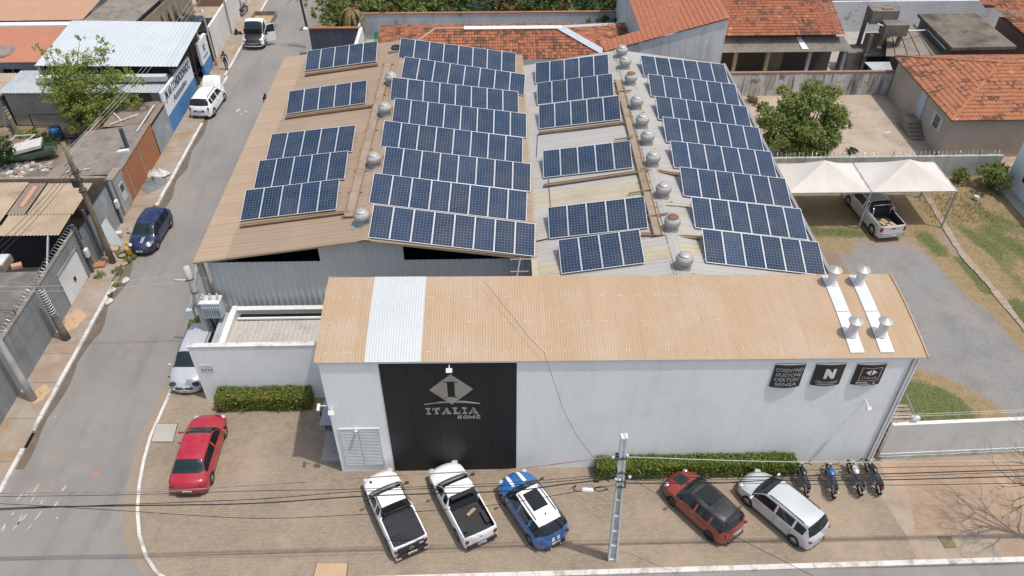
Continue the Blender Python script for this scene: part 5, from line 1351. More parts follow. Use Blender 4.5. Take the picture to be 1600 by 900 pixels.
b.build('web_plate', 'pole_pale', pt)
z0 = FH * .64; b = MB()
for k in range(6):
    za, zb = z0 + (FH - z0) * k / 6, z0 + (FH - z0) * (k + 1) / 6; w, d = pw_((za + zb) / 2); c = fp + Vector((LX * za / FH, 0, 0)); b.box(c.x - w / 2 + .06, c.x + w / 2 - .06, c.y - d / 2 + .04, c.y + d / 2 - .04, za, zb)
b.build('web', 'pole_pale', pt)
b = MB(); c = fp + Vector((LX, 0, FH)); b.box(c.x - .14, c.x + .14, c.y - .12, c.y + .12, FH - .02, FH + .05); b.build('cap', 'kerb_white', pt)
for v in (713, 735, 748, 757):
    b = MB(); q = PY(970, v, fp.y); b.box(q.x - .19, q.x + .19, fp.y - .16, fp.y + .16, q.z - .02, q.z + .02)
    b.build('clamp', 'dark_metal', pt)
b = MB()
for (u, v) in ((980, 711), (958, 714), (962, 748), (984, 745), (968, 749)):
    q = PY(u, v, fp.y - .1); b.lathe(q, [(.02, -.07), (.06, -.03), (.035, 0), (.06, .03), (.015, .07)], 10)
b.build('insulator', 'alu', pt)
WY = fp.y - .05
def cable(pts, mat, r, label, name='power_line'):
    """pts: sight points of a wire hanging in the vertical plane of the pole line"""
    q = [PY(u, v, WY) for u, v in pts]
    a, c = q[0], q[-1]
    if pts[0][0] <= 5: q.insert(0, a + (a - q[1]).normalized() * 14)
    if pts[-1][0] >= 1595: q.append(c + (c - q[-2]).normalized() * 14)
    # smooth through the points
    arr = [(p.x, p.z) for p in q]; out = []
    for k in range(len(q) - 1):
        p0, p1, p2, p3 = q[max(k - 1, 0)], q[k], q[k + 1], q[min(k + 2, len(q) - 1)]
        for j in range(6):
            t = j / 6; m1, m2 = (p2 - p0) / 2, (p3 - p1) / 2
            if (p1 - p0).length > 0 and k > 0: m1 = m1 * min(1, (p2 - p1).length / max(.1, (p2 - p0).length / 2))
            out.append(p1 * (2 * t ** 3 - 3 * t ** 2 + 1) + m1 * (t ** 3 - 2 * t ** 2 + t) + p2 * (-2 * t ** 3 + 3 * t ** 2) + m2 * (t ** 3 - t ** 2))
    out.append(q[-1]); b = MB(); b.tube(out, r, 5); return tag(b.build(name, mat), label, 'power line', group='overhead lines along the front street')
cable([(0, 771), (240, 768.5), (340, 762), (500, 752), (640, 742), (800, 733), (900, 721), (968, 711)], 'cable_red', .024, 'twisted red and white line left of the pole, highest of the left lines')
cable([(980, 714), (1200, 721), (1380, 722), (1600, 719)], 'cable_white', .018, 'thin white line right of the pole passing in front of the hedge')
cable([(0, 795), (75, 792), (220, 790), (400, 786.5), (575, 775), (800, 767), (880, 757), (965, 747)], 'cable', .026, 'thickest black line left of the pole')
cable([(0, 797), (125, 791), (400, 780), (560, 768), (800, 758), (965, 744)], 'cable', .016, 'black line just above the thickest line left of the pole')
cable([(0, 787), (75, 791), (175, 797), (400, 810), (562, 804), (700, 796), (800, 785), (965, 757)], 'cable', .013, 'thin sagging black line, lowest of those left of the pole')
cable([(0, 776), (200, 773), (400, 767), (562, 764), (800, 754), (965, 740)], 'cable', .012, 'thin black line below the twisted red line left of the pole')
cable([(975, 755), (1120, 755), (1200, 751), (1375, 750), (1600, 744)], 'cable', .024, 'black line right of the pole crossing the silver car bonnet')
cable([(985, 746), (1200, 745), (1365, 741), (1600, 734)], 'cable', .024, 'black line right of the pole just above the motorcycle seats')
cable([(985, 750), (1120, 754), (1375, 758), (1600, 755)], 'cable', .014, 'lowest thin line right of the pole')
cable([(985, 744), (1100, 741), (1370, 731), (1600, 727)], 'cable', .012, 'thin line right of the pole over the handlebars')
cable([(985, 748), (1100, 750), (1375, 745), (1600, 737)], 'cable', .012, 'thin line between the two thick ones right of the pole')
b = MB(); q = PY(918, 765, WY); b.tube([q + Vector((-.24, 0, 0)), q + Vector((-.2, 0, 0)), q + Vector((.2, 0, 0)), q + Vector((.24, 0, 0))], [.06, .11, .11, .06], 12)
t = thing('splice_enclosure', 'white and black cable splice can hanging left of the front pole', 'cable box', q); b.build('can', 'gate_white', t, smooth=True)
b = MB(); b.tube([PY(u, v, WY) for u, v in ((893, 763), (900, 758), (896, 766), (905, 768), (940, 760), (950, 765), (935, 768), (927, 764))], .022, 5); b.build('slack_loop', 'cable', t)
b = MB(); q2 = PY(932, 750, WY); b.box(q2.x - .12, q2.x + .1, q2.y - .07, q2.y + .07, q2.z - .08, q2.z + .1); b.build('terminal_box', 'dark_metal', t)
b = MB(); b.tube([P(757, 440, 8.75), P(779, 468, 8.6), P(800, 493, 8.45), P(826, 527, 8.25), P(850, 551, 8.1), PY(864, 592, 22.4), PY(880, 640, 21.5), PY(901, 681, 20.6), PY(925, 712, 19.7), PY(947, 730, 19.1), PY(968, 739, WY + .1)], .009, 4)
tag(b.build('service_cable', 'cable'), 'thin black service cable draped across the showroom roof down to the front pole', 'cable')
b = MB(); b.tube([PY(985, 747, WY), P(1060, 793, 4.5), P(1280, 905, 3.6)], .014, 4); tag(b.build('guy_wire', 'cable'), 'thin black wire slanting from the front pole over the red car towards the road', 'cable')
# lines of the side street
def span(pts, r, mat, label, group='wires over the side street'):
    b = MB(); out = []
    for a, c, sag in pts:
        a, c = Vector(a), Vector(c)
        for k in range(13): t = k / 12; out.append(a * (1 - t) + c * t - Vector((0, 0, sag * 4 * t * (1 - t))))
    b.tube(out, r, 4); return tag(b.build('power_line', mat), label, 'power line', group=group)
top = Vector((pb.x, pb.y, a_.z if False else ph - .4))
for k, dy in enumerate((-.4, -.1, .2)):
    span([(top + Vector((0, dy, -.2 * k)), (-25.4 + .2 * k, 66.0, 6.8 - .2 * k), .5), ((-25.4 + .2 * k, 66.0, 6.8 - .2 * k), (-25.0, 100, 7), .4)], .012, 'cable_white', ('pale wire from the wooden pole over the tree, uppermost of three', 'pale wire from the wooden pole over the tree, middle of three', 'pale wire from the wooden pole over the tree, lowest of three')[k])
for k in range(3):
    span([(top + Vector((0, .1, -.9 - .25 * k)), tp3 + Vector((0, 0, 8.6 - .3 * k)), .35)], .016, 'cable', ('black wire between the wooden pole and the left concrete pole, upper one', 'black wire between the wooden pole and the left concrete pole, middle one', 'black wire between the wooden pole and the left concrete pole, lowest one')[k])
for k in range(2):
    a = P(0, (442, 447)[k], 5.0); span([(Vector((a.x - 4, a.y, 5.0)), tq + Vector((0, 0, qh - .4 - .5 * k)), .5)], .012, 'cable_white', ('thin pale wire crossing the side street to the transformer pole, upper one', 'thin pale wire crossing the side street to the transformer pole, lower one')[k])
hp = Vector((WX + 1.0, 66.4, .1)); lathe_pole('utility_pole', 'slim grey pole beside the workshop entrance', (WX + .25, 68.35, .1), 5.2, .09, .07, 'galv')
rp = P(487, 75, 0); t = lathe_pole('utility_pole', 'dark tilted pole with tangled wires by the blue wall', (rp.x, rp.y, 0), 6.2, .13, .09, 'dark_metal', (-.35, 0))
b = MB(); rr = random.Random(3)
for k in range(14):
    c = Vector((rp.x - .4 + rr.uniform(-.5, .6), rp.y + rr.uniform(-.4, .4), 5.3 + rr.uniform(-.9, .8))); b.tube([c + Vector((rr.uniform(-.7, .7), rr.uniform(-.4, .4), rr.uniform(-.6, .6))) for _ in range(4)], .02, 4)
b.build('wire_tangle', 'cable', t)

# ================================================================== far left: houses and yards
hs = thing('house', 'low house with a bright orange ribbed metal roof at the left edge', 'house', (-41, 65, 0))
b = MB(); corr(b, (-46, 62.0, 3.5), (-36.9, 62.0, 3.5), (-36.7, 67.6, 4.1), (-46, 67.6, 4.1), .3, .02, trap=True); b.build('roof', 'orange_metal', hs)
b = MB(); b.box(-46, -37.3, 62.5, 67.4, 0, 3.35); b.build('wall', 'grey_blue_wall', hs)
for u in (11, 27): 
    p = PY(u, 107, 62.5); b = MB(); b.box(p.x - .35, p.x + .35, 62.44, 62.5, 1.7, 2.7); b.build('window', 'glass_dark', hs)
b = MB(); b.box(-46, -36.8, 67.62, 68.3, 3.6, 4.3); b.build('parapet', 'sign_white', hs)
t = thing('house', 'house with a peach metal roof in the top left corner', 'house', (-42, 73, 0))
b = MB(); corr(b, (-50, 71.0, 3.3), (-37.4, 71.2, 3.3), (-36.4, 75.0, 4.2), (-50, 75, 4.2), .3, .02, trap=True); b.build('roof', 'peach_metal', t)
b = MB(); tiles(b, [(-50, 69.6, 2.6), (-37.8, 69.6, 2.6), (-37.5, 71.3, 3.2), (-50, 71.3, 3.2)]); b.build('lower_roof', 'tile_dark', t); b = MB(); b.box(-50, -38, 71.2, 74.5, 0, 3.2); b.build('wall', 'white_wall_old', t)
t = thing('house', 'white house half hidden beyond the peach roof in the top left', 'house', (-43, 79, 0)); b = MB(); b.box(-55, -33, 78.5, 84, 0, 4); b.build('wall', 'grey_blue_wall', t)
b = MB(); b.slab([(-55, 78.2, 4.02), (-33, 78.2, 4.02), (-33, 84, 4.3), (-55, 84, 4.3)], .1); b.build('roof', 'fibre_grey', t); b = MB(); b.box(-37.5, -35.9, 78.43, 78.5, 1.2, 2.9); b.build('window', 'glass_dark', t)
t = thing('shed', 'long grey fibre-cement roof between the peach roof and the car yard', 'shed', (-34, 73, 0))
b = MB(); corr(b, (-37.0, 69.8, 3.4), (-32.3, 69.6, 3.4), (-30.4, 80, 4.0), (-35.4, 80, 4.0), .25, .03) if False else corr(b, (-32.3, 69.6, 3.5), (-30.6, 80, 3.9), (-35.4, 80, 3.9), (-37.1, 69.8, 3.5), .35, .03); b.build('roof', 'fibre_grey', t)
b = MB(); b.bar((-32.1, 69.7, 1.6), (-30.5, 80, 1.9), .1, 3.2); b.build('wall', 'wood_old', t)
b = MB(); 
for k in range(5): b.bar((-31.6 + .35 * k, 71.5 + 1.1 * k, 0.1), (-31.9 + .3 * k, 71.9 + 1.1 * k, 2.7), .5, .06)
b.build('leaning_board', 'wood_old', t)
t = thing('shed', 'small beige tin roof below the orange house at the left edge', 'shed', (-40, 59.5, 0)); b = MB(); corr(b, (-46, 57.5, 2.6), (-38.9, 57.5, 2.6), (-37.2, 61.3, 2.9), (-46, 61.3, 2.9), .2, .025); b.build('roof', 'tin_beige', t); b = MB(); b.box(-46, -39, 57.8, 61, 0, 2.5); b.build('wall', 'block_wall', t)
p = P(10, 100, 2.6); p.z = 2.75; t = thing('water_tank', 'round blue water tank with a grey lid at the left edge', 'water tank', p)
b = MB(); b.lathe(p, [(.85, 0), (1.0, .15), (1.05, .9)], 22); b.build('tank', 'water_blue', t, smooth=True); b = MB(); b.lathe(p, [(1.09, .88), (1.09, 1.0), (.8, 1.15), (.25, 1.25), (.01, 1.26)], 22); b.build('lid', 'fibre_grey', t, smooth=True)
b = MB(); b.box(p.x - 1, p.x + 1, p.y - .8, p.y + .8, 0, 2.74); b.build('stand', 'grey_blue_wall', t)
g = MB(); g.face([(-32, 69, .03), (WX - .4, 69, .03), (WX - .4, 90, .03), (-32, 90, .03)]); struct(g, 'car_yard', 'patio')
t = thing('yard_wall', 'rusty brown wall at the back of the car yard in the top left', 'wall', (-29, 83, 0)); b = MB(); b.box(-31, WX - .4, 82.5, 82.8, 0, 2.6); b.build('wall', 'old_brick', t)
# scrap and rubbish of the back yard
sp = P(50, 250, 0); t = thing('scrapped_boat', 'wrecked green and white hull lying in the rubbish of the back yard', 'wreck', sp)
b = MB(); 
def hull(i, j):
    s = i * 2 - 1; w = 1.0 - .55 * max(0, s) ** 2; a = PI * j
    return sp + Vector((2.0 * s, -.75 * w * math.cos(a) + .25 * s, .95 - .85 * math.sin(a) * (1 - .2 * s * s) + .18 * s))
b.grid(hull, 12, 8); b.build('hull', 'green_junk', t)
b = MB(); b.obox(sp + Vector((.1, .1, 1.15)), (.95, .3, .12), (-.25, .7, -.05), (0, 0, .12)); b.build('cover', 'white_junk', t)
b = MB()
for a_, c_ in (((-2.0, .2, .9), (-1.2, 1.2, 1.4)), ((-1.2, 1.2, 1.4), (.1, 1.5, 1.3)), ((-2.0, .2, .9), (-.6, -.2, 1.2)), ((-.6, -.2, 1.2), (.1, 1.5, 1.3))): b.bar(sp + Vector(a_), sp + Vector(c_), .07)
b.build('frame', 'white_junk', t)
b = MB(); b.obox(sp + Vector((-1.0, .6, .7)), (.7, .2, .1), (-.1, .5, 0), (0, 0, .35)); b.build('rusted_engine', 'rust_tin', t)
p = P(92, 216, 0); t = thing('blue_drum', 'blue plastic drum under the tree in the back yard', 'drum', p); b = MB(); b.lathe(p, [(.42, 0), (.46, .3), (.46, .8), (.4, 1.0), (.01, 1.0)], 16); b.build('drum', 'water_blue', t, smooth=True)
t = thing('wire_cage', 'dark mesh enclosure in front of the rendered wall under the tree', 'cage', P(95, 205, 0)); b = MB(); p = P(62, 218, 0); 
for x in (0, 3.0, 6.0): b.bar(p + Vector((x, 0, 0)), p + Vector((x, 0, 2.2)), .07)
for z in (.1, 1.1, 2.2): b.bar(p + Vector((0, 0, z)), p + Vector((6, 0, z)), .06)
b.build('frame', 'dark_metal', t)
b = MB()
for k in range(24): b.bar(p + Vector((.25 * k, 0, .1)), p + Vector((.25 * k, 0, 2.2)), .012)
b.build('mesh', 'dark_metal', t)
t = thing('yard_fence', 'old plank fence running back from the yard rubbish', 'fence', P(20, 200, 0)); b = MB(); a_, c_ = P(30, 215, 0), P(2, 160, 0)
for k in range(14): q = a_ + (c_ - a_) * (k / 14); b.box(q.x - .05, q.x + .05, q.y - .2, q.y + .2, 0, 1.6 + .2 * RND.random())
b.build('planks', 'wood_old', t)
b = MB()
for k in range(420):
    p = P(RND.uniform(-10, 82), RND.uniform(255, 290), 0.03) + Vector((0, 0, 0)); s = RND.uniform(.05, .28) ** 1.1; a = RND.uniform(0, PI)
    b.obox(p + Vector((0, 0, s * .25)), (s * math.cos(a), s * math.sin(a), RND.uniform(-.05, .05)), (-s * .6 * math.sin(a), s * .6 * math.cos(a), RND.uniform(-.05, .05)), (0, 0, s * .3), m=RND.choice((0, 0, 1, 2, 3)))
tag(b.build('rubble', ['concrete', 'white_junk', 'rust_tin', 'wood_old']), 'scattered rubble and scrap on the earth of the back yard', 'rubble', kind='stuff')
t = thing('metal_sheets', 'stack of dark corrugated offcuts lying in the back yard', 'metal sheets', P(58, 279, .1)); p = P(58, 279, .1)
b = MB(); corr(b, p + Vector((-.9, -.5, .2)), p + Vector((.9, -.6, .25)), p + Vector((1.0, .6, .3)), p + Vector((-.8, .6, .25)), .2, .03); b.build('sheet', 'fibre_dark', t)

# ================================================================== behind the warehouse
t = thing('boundary_wall', 'dark blue wall with a terracotta coping at the end of the side street', 'wall', (-14.7, 70.6, 0))
b = MB(); b.box(-17.0, -12.4, 70.6, 70.8, 0, 2.5); b.build('wall', 'blue_wall_dark', t); b = MB(); b.box(-17.1, -12.3, 70.55, 70.85, 2.502, 2.6); b.build('coping', 'clay_block', t)
b = MB(); b.box(-17.45, -17.0, 70.3, 70.8, 0, 2.6); b.box(-12.4, -12.1, 67.0, 70.8, 0, 2.55); b.build('pillar', 'cream_wall', t)
g = MB(); g.face([(-17, 57, .02), (-12, 57, .02), (-12, 70.6, .02), (-17, 70.6, .02)]); struct(g, 'side_yard', 'concrete')
gwall = thing('boundary_wall', 'long streaked grey wall in front of the thicket behind the tile roof', 'wall', (0, 74, 0))
b = MB(); b.box(-12.6, 13.5, 73.9, 74.1, 0, 2.5); b.box(-12.6, -12.4, 70.8, 74.0, 0, 2.5); b.build('wall', 'grey_blue_wall', gwall); b = MB(); b.box(-12.7, 13.5, 73.85, 74.15, 2.502, 2.58); b.build('coping', 'clay_block', gwall)
g = MB(); g.face([(-12.4, 57, .02), (14, 57, .02), (14, 73.9, .02), (-12.4, 73.9, .02)]); struct(g, 'back_yard', 'concrete')
# hipped tile house
h1 = thing('house', 'hipped house with mottled red clay tiles and a white sealed ridge', 'house', (-.5, 63, 0))
ye0, ye1, xa, xb, ze, zr, yr = 58.4, 67.6, -9.9, 11.4, 3.7, 5.0, 64.3
r0, r1 = -5.0, 5.6
b = MB(); tiles(b, [(xa, ye0, ze), (xb, ye0, ze), (r1, yr, zr), (r0, yr, zr)]); tiles(b, [(xb, ye1, ze + .3), (xa, ye1, ze + .3), (r0, yr, zr), (r1, yr, zr)])
tiles(b, [(xa, ye1, ze + .3), (xa, ye0, ze), (r0, yr, zr), (r0 - .01, yr, zr)]); tiles(b, [(xb, ye0, ze), (xb, ye1, ze + .3), (r1 + .01, yr, zr), (r1, yr, zr)])
b.build('roof', 'tile_mottled', h1)
b = MB(); b.bar((r0 - 0, yr, zr + .06), (P(725, 45, 5).x, yr, zr + .06), .22, .1); b.bar((xa, ye0, ze + .05), (r0, yr, zr + .05), .2, .1); b.build('ridge_tiles', 'roof_brown_pale', h1)
b = MB(); b.bar((P(725, 45, 5).x, yr, zr + .10), (r1, yr, zr + .10), .62, .06); b.build('ridge_membrane', 'pvc_white', h1)
mk('foil', (.60, .63, .66), (.50, .53, .56), 3, .4, .3)
b = MB(); b.bar((r1 - .2, yr, zr + .09), (xb, ye0, ze + .08), .8, .06); b.bar((r1, yr + .1, zr + .08), (xb - .5, ye1 - .3, ze + .38), .5, .05); b.build('hip_membrane', 'foil', h1)
b = MB(); b.box(xa + .4, xb - .4, ye0 + .4, ye1 - .4, 0, ze - .05); b.build('wall', 'grey_blue_wall', h1)
t = thing('garden_chair', 'green plastic chair back showing beside the tile roof', 'chair', P(590, 68, .1)); p = P(590, 68, .1)
b = MB(); b.box(p.x - .3, p.x + .3, p.y - .3, p.y + .3, .42, .46); b.build('seat', 'green_plastic', t); b = MB(); b.grid(lambda i, j: (p.x + .32 * (2 * i - 1) * (1 - .25 * j * j), p.y + .3 + .1 * j - .1 * math.cos(PI * (i - .5)), .45 + .65 * j), 6, 5); b.build('backrest', 'green_plastic', t)
for sx in (-1, 1):
    for sy in (-1, 1): b = MB(); b.bar((p.x + sx * .27, p.y + sy * .27, .02), (p.x + sx * .25, p.y + sy * .25, .42), .05); b.build('leg', 'green_plastic', t)
# mono-pitch orange roof house with the white side wall
yw2 = 57.6; A = PY(945, 81, yw2); B = PY(1139, 29, yw2); k_ = (B.z - A.z) / (B.x - A.x)
def plane2(u, v):
    d = ray(u, v); t = (A.z + k_ * (0 - A.x) - CAM_H) / (d.z - k_ * d.x); return C0 + d * t
h2 = thing('house', 'tall house with a clean orange tile roof above a blank white side wall', 'house', ((A.x + B.x) / 2, yw2, 0))
n1, n2, n3 = plane2(940, 64), plane2(999, 43.5), plane2(983, 0); n4 = plane2(1122, 0)
b = MB(); bx = B.x + .12; zf = lambda x: A.z + k_ * (x - A.x)
yl = n1.y
def pt2(x, y): return (x, y, zf(x))
tiles(b, [pt2(A.x, yl), pt2(A.x, yw2), pt2(n2.x, yw2), pt2(n2.x, yl)], pitch=.30, amp=.03)
tiles(b, [pt2(n2.x, 74), pt2(n2.x, yw2), pt2(bx, yw2), pt2(bx, 74)], pitch=.30, amp=.03)
b.build('roof', 'tile_clean', h2)
b = MB(); b.face([(A.x, yw2 + .12, 0), (B.x, yw2 + .12, 0), (B.x, yw2 + .12, B.z - .1), (A.x, yw2 + .12, A.z - .1)]); b.face([(B.x, yw2 + .12, 0), (B.x, 73.8, 0), (B.x, 73.8, B.z - .1), (B.x, yw2 + .12, B.z - .1)]); b.face([(n2.x + .2, yl, 0), (n2.x + .2, 73.8, 0), (n2.x + .2, 73.8, zf(n2.x) - .1), (n2.x + .2, yl, zf(n2.x) - .1)][::-1]); b.face([(A.x + .1, yl - .1, 0), (n2.x, yl - .1, 0), (n2.x, yl - .1, zf(n2.x) - .1), (A.x + .1, yl - .1, A.z - .1)][::-1]); b.build('wall', 'white_wall_old', h2)
t = thing('balustrade', 'small white balustrade in the shade between the two tiled houses', 'balustrade', P(975, 45, 2.0)); q0, q1 = P(962, 52, 1.5), P(988, 50, 1.5); b = MB()
for k in range(7): q = q0 + (q1 - q0) * (k / 6); b.bar(q, q + Vector((0, 0, 1.0)), .09)
b.bar(q0 + Vector((0, 0, 1.02)), q1 + Vector((0, 0, 1.02)), .16, .1); b.bar(q0, q1, .16, .08); b.build('baluster', 'white_wall_old', t)
b = MB(); b.box(q0.x - .2, q1.x + .5, q0.y - .1, q0.y + 2, 0, 1.46); b.build('terrace', 'grey_plaster', t)
# third house with verandah
h3 = thing('house', 'house with a mottled red tile roof and a grey verandah roof on posts', 'house', (25, 68, 0))
b = MB(); tiles(b, [(19.6, 64.7, 4.0), (29.9, 64.7, 4.0), (29.9, 74, 6.6), (19.6, 74, 6.6)]); b.build('roof', 'tile_dark', h3)
b = MB(); corr(b, (19.0, 64.0, 2.85), (30.7, 64.0, 2.85), (30.1, 65.4, 3.6), (19.0, 65.4, 3.6), .18, .025); b.build('verandah_roof', 'fibre_grey', h3)
b = MB(); q = PY(1262, 70, 64.5); b.slab([(q.x - .5, 64.2, 3.02), (q.x + .05, 64.2, 3.02), (q.x - .45, 65.3, 3.62), (q.x - .85, 65.3, 3.62)], .02); b.build('patch_sheet', 'sign_white', h3)
b = MB(); b.box(19.4, 29.8, 66.2, 73.5, 0, 4.2); b.build('wall', 'inside_brown' if 'inside_brown' in MATS else mk('inside_brown', (.11, .085, .065), (.08, .06, .05), .8, .9).name, h3)
for (u, v), m_ in zip(((1153, 85), (1203, 83), (1268, 82), (1322, 80)), ('lid_sand', 'lid_sand', 'grey_blue_wall', 'grey_blue_wall')):
    q = P(u, v, 2.75); b = MB(); b.box(q.x - .13, q.x + .13, 64.2, 64.45, 0, 2.78); b.build('post', m_, h3)
b = MB(); b.box(23.9, 25.5, 66.1, 66.19, .2, 2.1); b.build('door', 'wood_old', h3)
ow = thing('boundary_wall', 'mould-streaked whitewashed wall with a bare brick top behind the round tree', 'wall', (27, 61.7, 0))
b = MB(); L = 15.2
b.face([(19.3, 61.6, 0), (34.5, 61.6, 0), (34.5, 61.6, 2.15), (19.3, 61.6, 2.15)], uv=[(0, 0), (L, 0), (L, 2.15), (0, 2.15)])
b.face([(19.3, 61.6, 2.15), (34.5, 61.6, 2.15), (34.5, 61.85, 2.15), (19.3, 61.85, 2.15)], uv=[(0, 2.6), (L, 2.6), (L, 2.9), (0, 2.9)])
b.face([(34.5, 61.85, 0), (19.3, 61.85, 0), (19.3, 61.85, 2.15), (34.5, 61.85, 2.15)], uv=[(0, 0), (L, 0), (L, 2.15), (0, 2.15)]); b.build('wall', 'old_boundary', ow)
# water tower
tw = thing('water_tower', 'stained concrete water tower with two box tanks on four legs', 'water tower', (33.4, 65.8, 0))
T = PY(1364, 14, 66.4); zt = T.z
b = MB(); b.box(32.3, 34.6, 65.9, 67.3, zt - 1.15, zt); b.build('tank', 'tank_concrete', tw); b = MB(); b.box(33.2, 35.2, 64.7, 65.85, zt - 1.75, zt - .75); b.build('tank', 'tank_concrete', tw)
b = MB(); b.box(33.25, 34.1, 66.2, 66.6, zt + .001, zt + .1); b.build('hatch', 'old_brick', tw)
for (x, y) in ((32.4, 65.2), (34.9, 65.2), (32.4, 67.1), (34.9, 67.1)): b = MB(); b.box(x - .14, x + .14, y - .14, y + .14, 0, zt - 1.16 if y > 66 else zt - 1.76); b.build('leg', 'tank_concrete', tw)
b = MB(); b.box(32.2, 35.0, 65.0, 67.2, 1.9, 2.1); b.build('floor_slab', 'tank_concrete', tw); b = MB(); b.box(32.6, 34.8, 66.6, 66.75, .1, 3.3); b.build('back_panel', 'rust_tin', tw)
b = MB(); b.box(30.9, 32.2, 65.3, 67.1, 0, 2.1); b.build('store_room', 'tank_concrete', tw)
b = MB(); b.box(32.55, 33.4, 65.0, 65.06, .1, 1.85); b.build('door', 'dark_void', tw)
b = MB(); q = [PY(1371, 37, 65), PY(1395, 46, 65.5), PY(1420, 48, 66), P(1450, 47, 3.4), P(1462, 60, 3.4), P(1478, 77, 3.4)]; b.tube(q, .06, 6); tag(b.build('water_pipe', 'pvc_white'), 'white plastic pipe running from the water tower to the concrete slab', 'pipe')
# slab-roofed building and lower roofs
t = thing('outbuilding', 'flat-roofed outbuilding with a blackened concrete slab roof', 'building', (40.5, 65.5, 0)); b = MB(); b.slab([(37.9, 62.0, 4.0), (43.4, 62.1, 4.0), (43.2, 69.2, 4.0), (38.0, 69.2, 4.0)], .25); b.build('roof', 'old_slab', t); b = MB(); b.box(38.3, 43, 62.4, 69, 0, 3.74); b.build('wall', 'fibre_dark', t)
t = thing('shed', 'low patched brown roof beside the water tower', 'shed', (35.5, 66, 0)); b = MB(); b.slab([(33.4, 63.6, 2.6), (38.2, 62.6, 2.7), (37.9, 69, 3.1), (35.3, 68.5, 3.0)], .08); b.build('roof', 'shed_roof' if 'shed_roof' in MATS else mk('shed_roof', (.26, .225, .19), (.2, .17, .145), .8, .9, dirt=(.13, .11, .09), dscale=1.1).name, t)
b = MB()
for k in range(4): b.bar((34.2 + 1.0 * k, 63.5 - .2 * k, 2.68 + .02 * k), (35.6 + .7 * k, 68.4, 3.08), .06, .05)
b.build('batten', 'wood_old', t); b = MB(); b.box(34.6, 37.6, 64, 68, 0, 2.5); b.build('wall', 'tank_concrete', t)
t = thing('shed', 'small tilted grey sheet roof against the mouldy wall', 'shed', (33.3, 62.8, 0)); b = MB(); b.slab([(32.0, 62.0, 1.95), (33.6, 62.0, 1.95), (33.8, 63.4, 2.15), (31.6, 63.4, 2.15)], .04); b.build('roof', 'grey_metal_roof', t); b = MB(); b.box(32, 33.6, 62.2, 63.2, 0, 1.9); b.build('wall', 'tank_concrete', t)
t = thing('house', 'dark red tiled house at the top right edge', 'house', (48, 68, 0)); b = MB(); tiles(b, [(45.2, 61.9, 3.9), (52, 61.9, 3.9), (52, 69.4, 5.2), (43.6, 69.2, 5.2)]); b.build('roof', 'tile_mottled', t); b = MB(); b.box(45.4, 52, 62.4, 69, 0, 3.7); b.build('wall', 'old_brick', t)
b = MB(); tiles(b, [(43.8, 69.0, 4.5), (52, 69.0, 4.5), (52, 71.5, 5.2), (43.4, 71.5, 5.2)]); b.build('upper_roof', 'tile_dark', t)
t = thing('boundary_wall', 'tall whitewashed brick wall along the top right', 'wall', (43, 74.8, 0)); b = MB(); b.box(30.4, 60, 74.7, 74.95, 0, 3.0); b.build('wall', 'white_brick', t)
t = thing('house', 'strip of orange tile roof beyond the whitewashed brick wall', 'house', (45, 77, 0)); b = MB(); tiles(b, [(31, 75.3, 3.3), (60, 75.3, 3.3), (60, 79, 4.4), (31, 79, 4.4)]); b.build('roof', 'tile_dark', t); b = MB(); b.box(31.3, 59.5, 75.6, 79, 0, 3.2); b.build('wall', 'old_brick', t)
# hipped orange house on the right
h4 = thing('house', 'cream house with a hipped orange tile roof, pale blue door and barred window', 'house', (38, 56.5, 0))
ex, ey0, ey1, ez = 33.2, 51.0, 61.9, 3.35; ry, rz4 = 56.6, 5.15; rx = ex + 5.6; XE = 50
b = MB(); tiles(b, [(ex, ey1, ez), (ex, ey0, ez), (rx, ry, rz4), (rx - .01, ry, rz4)]); tiles(b, [(ex, ey0, ez), (XE, ey0, ez), (XE, ry, rz4), (rx, ry, rz4)]); tiles(b, [(XE, ey1, ez), (ex, ey1, ez), (rx, ry, rz4), (XE, ry, rz4)]); b.build('roof', 'tile_orange', h4)
b = MB(); b.bar((ex, ey0, ez + .05), (rx, ry, rz4 + .05), .20, .08); b.bar((ex, ey1, ez + .05), (rx, ry, rz4 + .05), .20, .08); b.bar((rx, ry, rz4 + .05), (XE, ry, rz4 + .05), .20, .08); b.build('hip_tiles', 'tile_orange', h4)
wx4 = ex + .35
b = MB(); b.box(wx4, XE - .4, ey0 + .4, ey1 - .4, 0, ez - .02); b.build('wall', 'house_wall', h4)
b = MB(); b.box(ex + .06, XE, ey0 + .02, ey0 + .1, ez - .09, ez - .02); b.box(ex + .02, ex + .1, ey0 + .1, ey1, ez - .09, ez - .02); b.build('eave_board', 'wood_old', h4)
dy = PX(1437, 172, wx4).y
b = MB(); b.box(wx4 - .05, wx4, dy - .45, dy + .45, .95, 2.95); d4 = b.build('door', 'door_blue', h4)
b = MB(); b.box(wx4 - .07, wx4 - .003, dy - .52, dy - .45, .95, 3.0); b.box(wx4 - .07, wx4 - .003, dy + .45, dy + .52, .95, 3.0); b.box(wx4 - .07, wx4 - .003, dy - .52, dy + .52, 2.951, 3.02); b.build('frame', 'grey_blue_wall', d4)
wy = PX(1464, 190, wx4).y
b = MB(); b.box(wx4 - .04, wx4 - .002, wy - .75, wy + .75, 1.45, 2.65); w4 = b.build('window', 'door_blue', h4)
b = MB(); b.box(wx4 - .05, wx4 - .04, wy - .38, wy + .38, 1.55, 2.5); b.build('pane', 'glass_dark', w4)
b = MB()
for k in range(5): y = wy - .36 + .18 * k; b.box(wx4 - .07, wx4 - .05, y - .012, y + .012, 1.55, 2.5)
b.box(wx4 - .07, wx4 - .05, wy - .38, wy + .38, 2.0, 2.05); b.build('bars', 'gate_grey', w4)
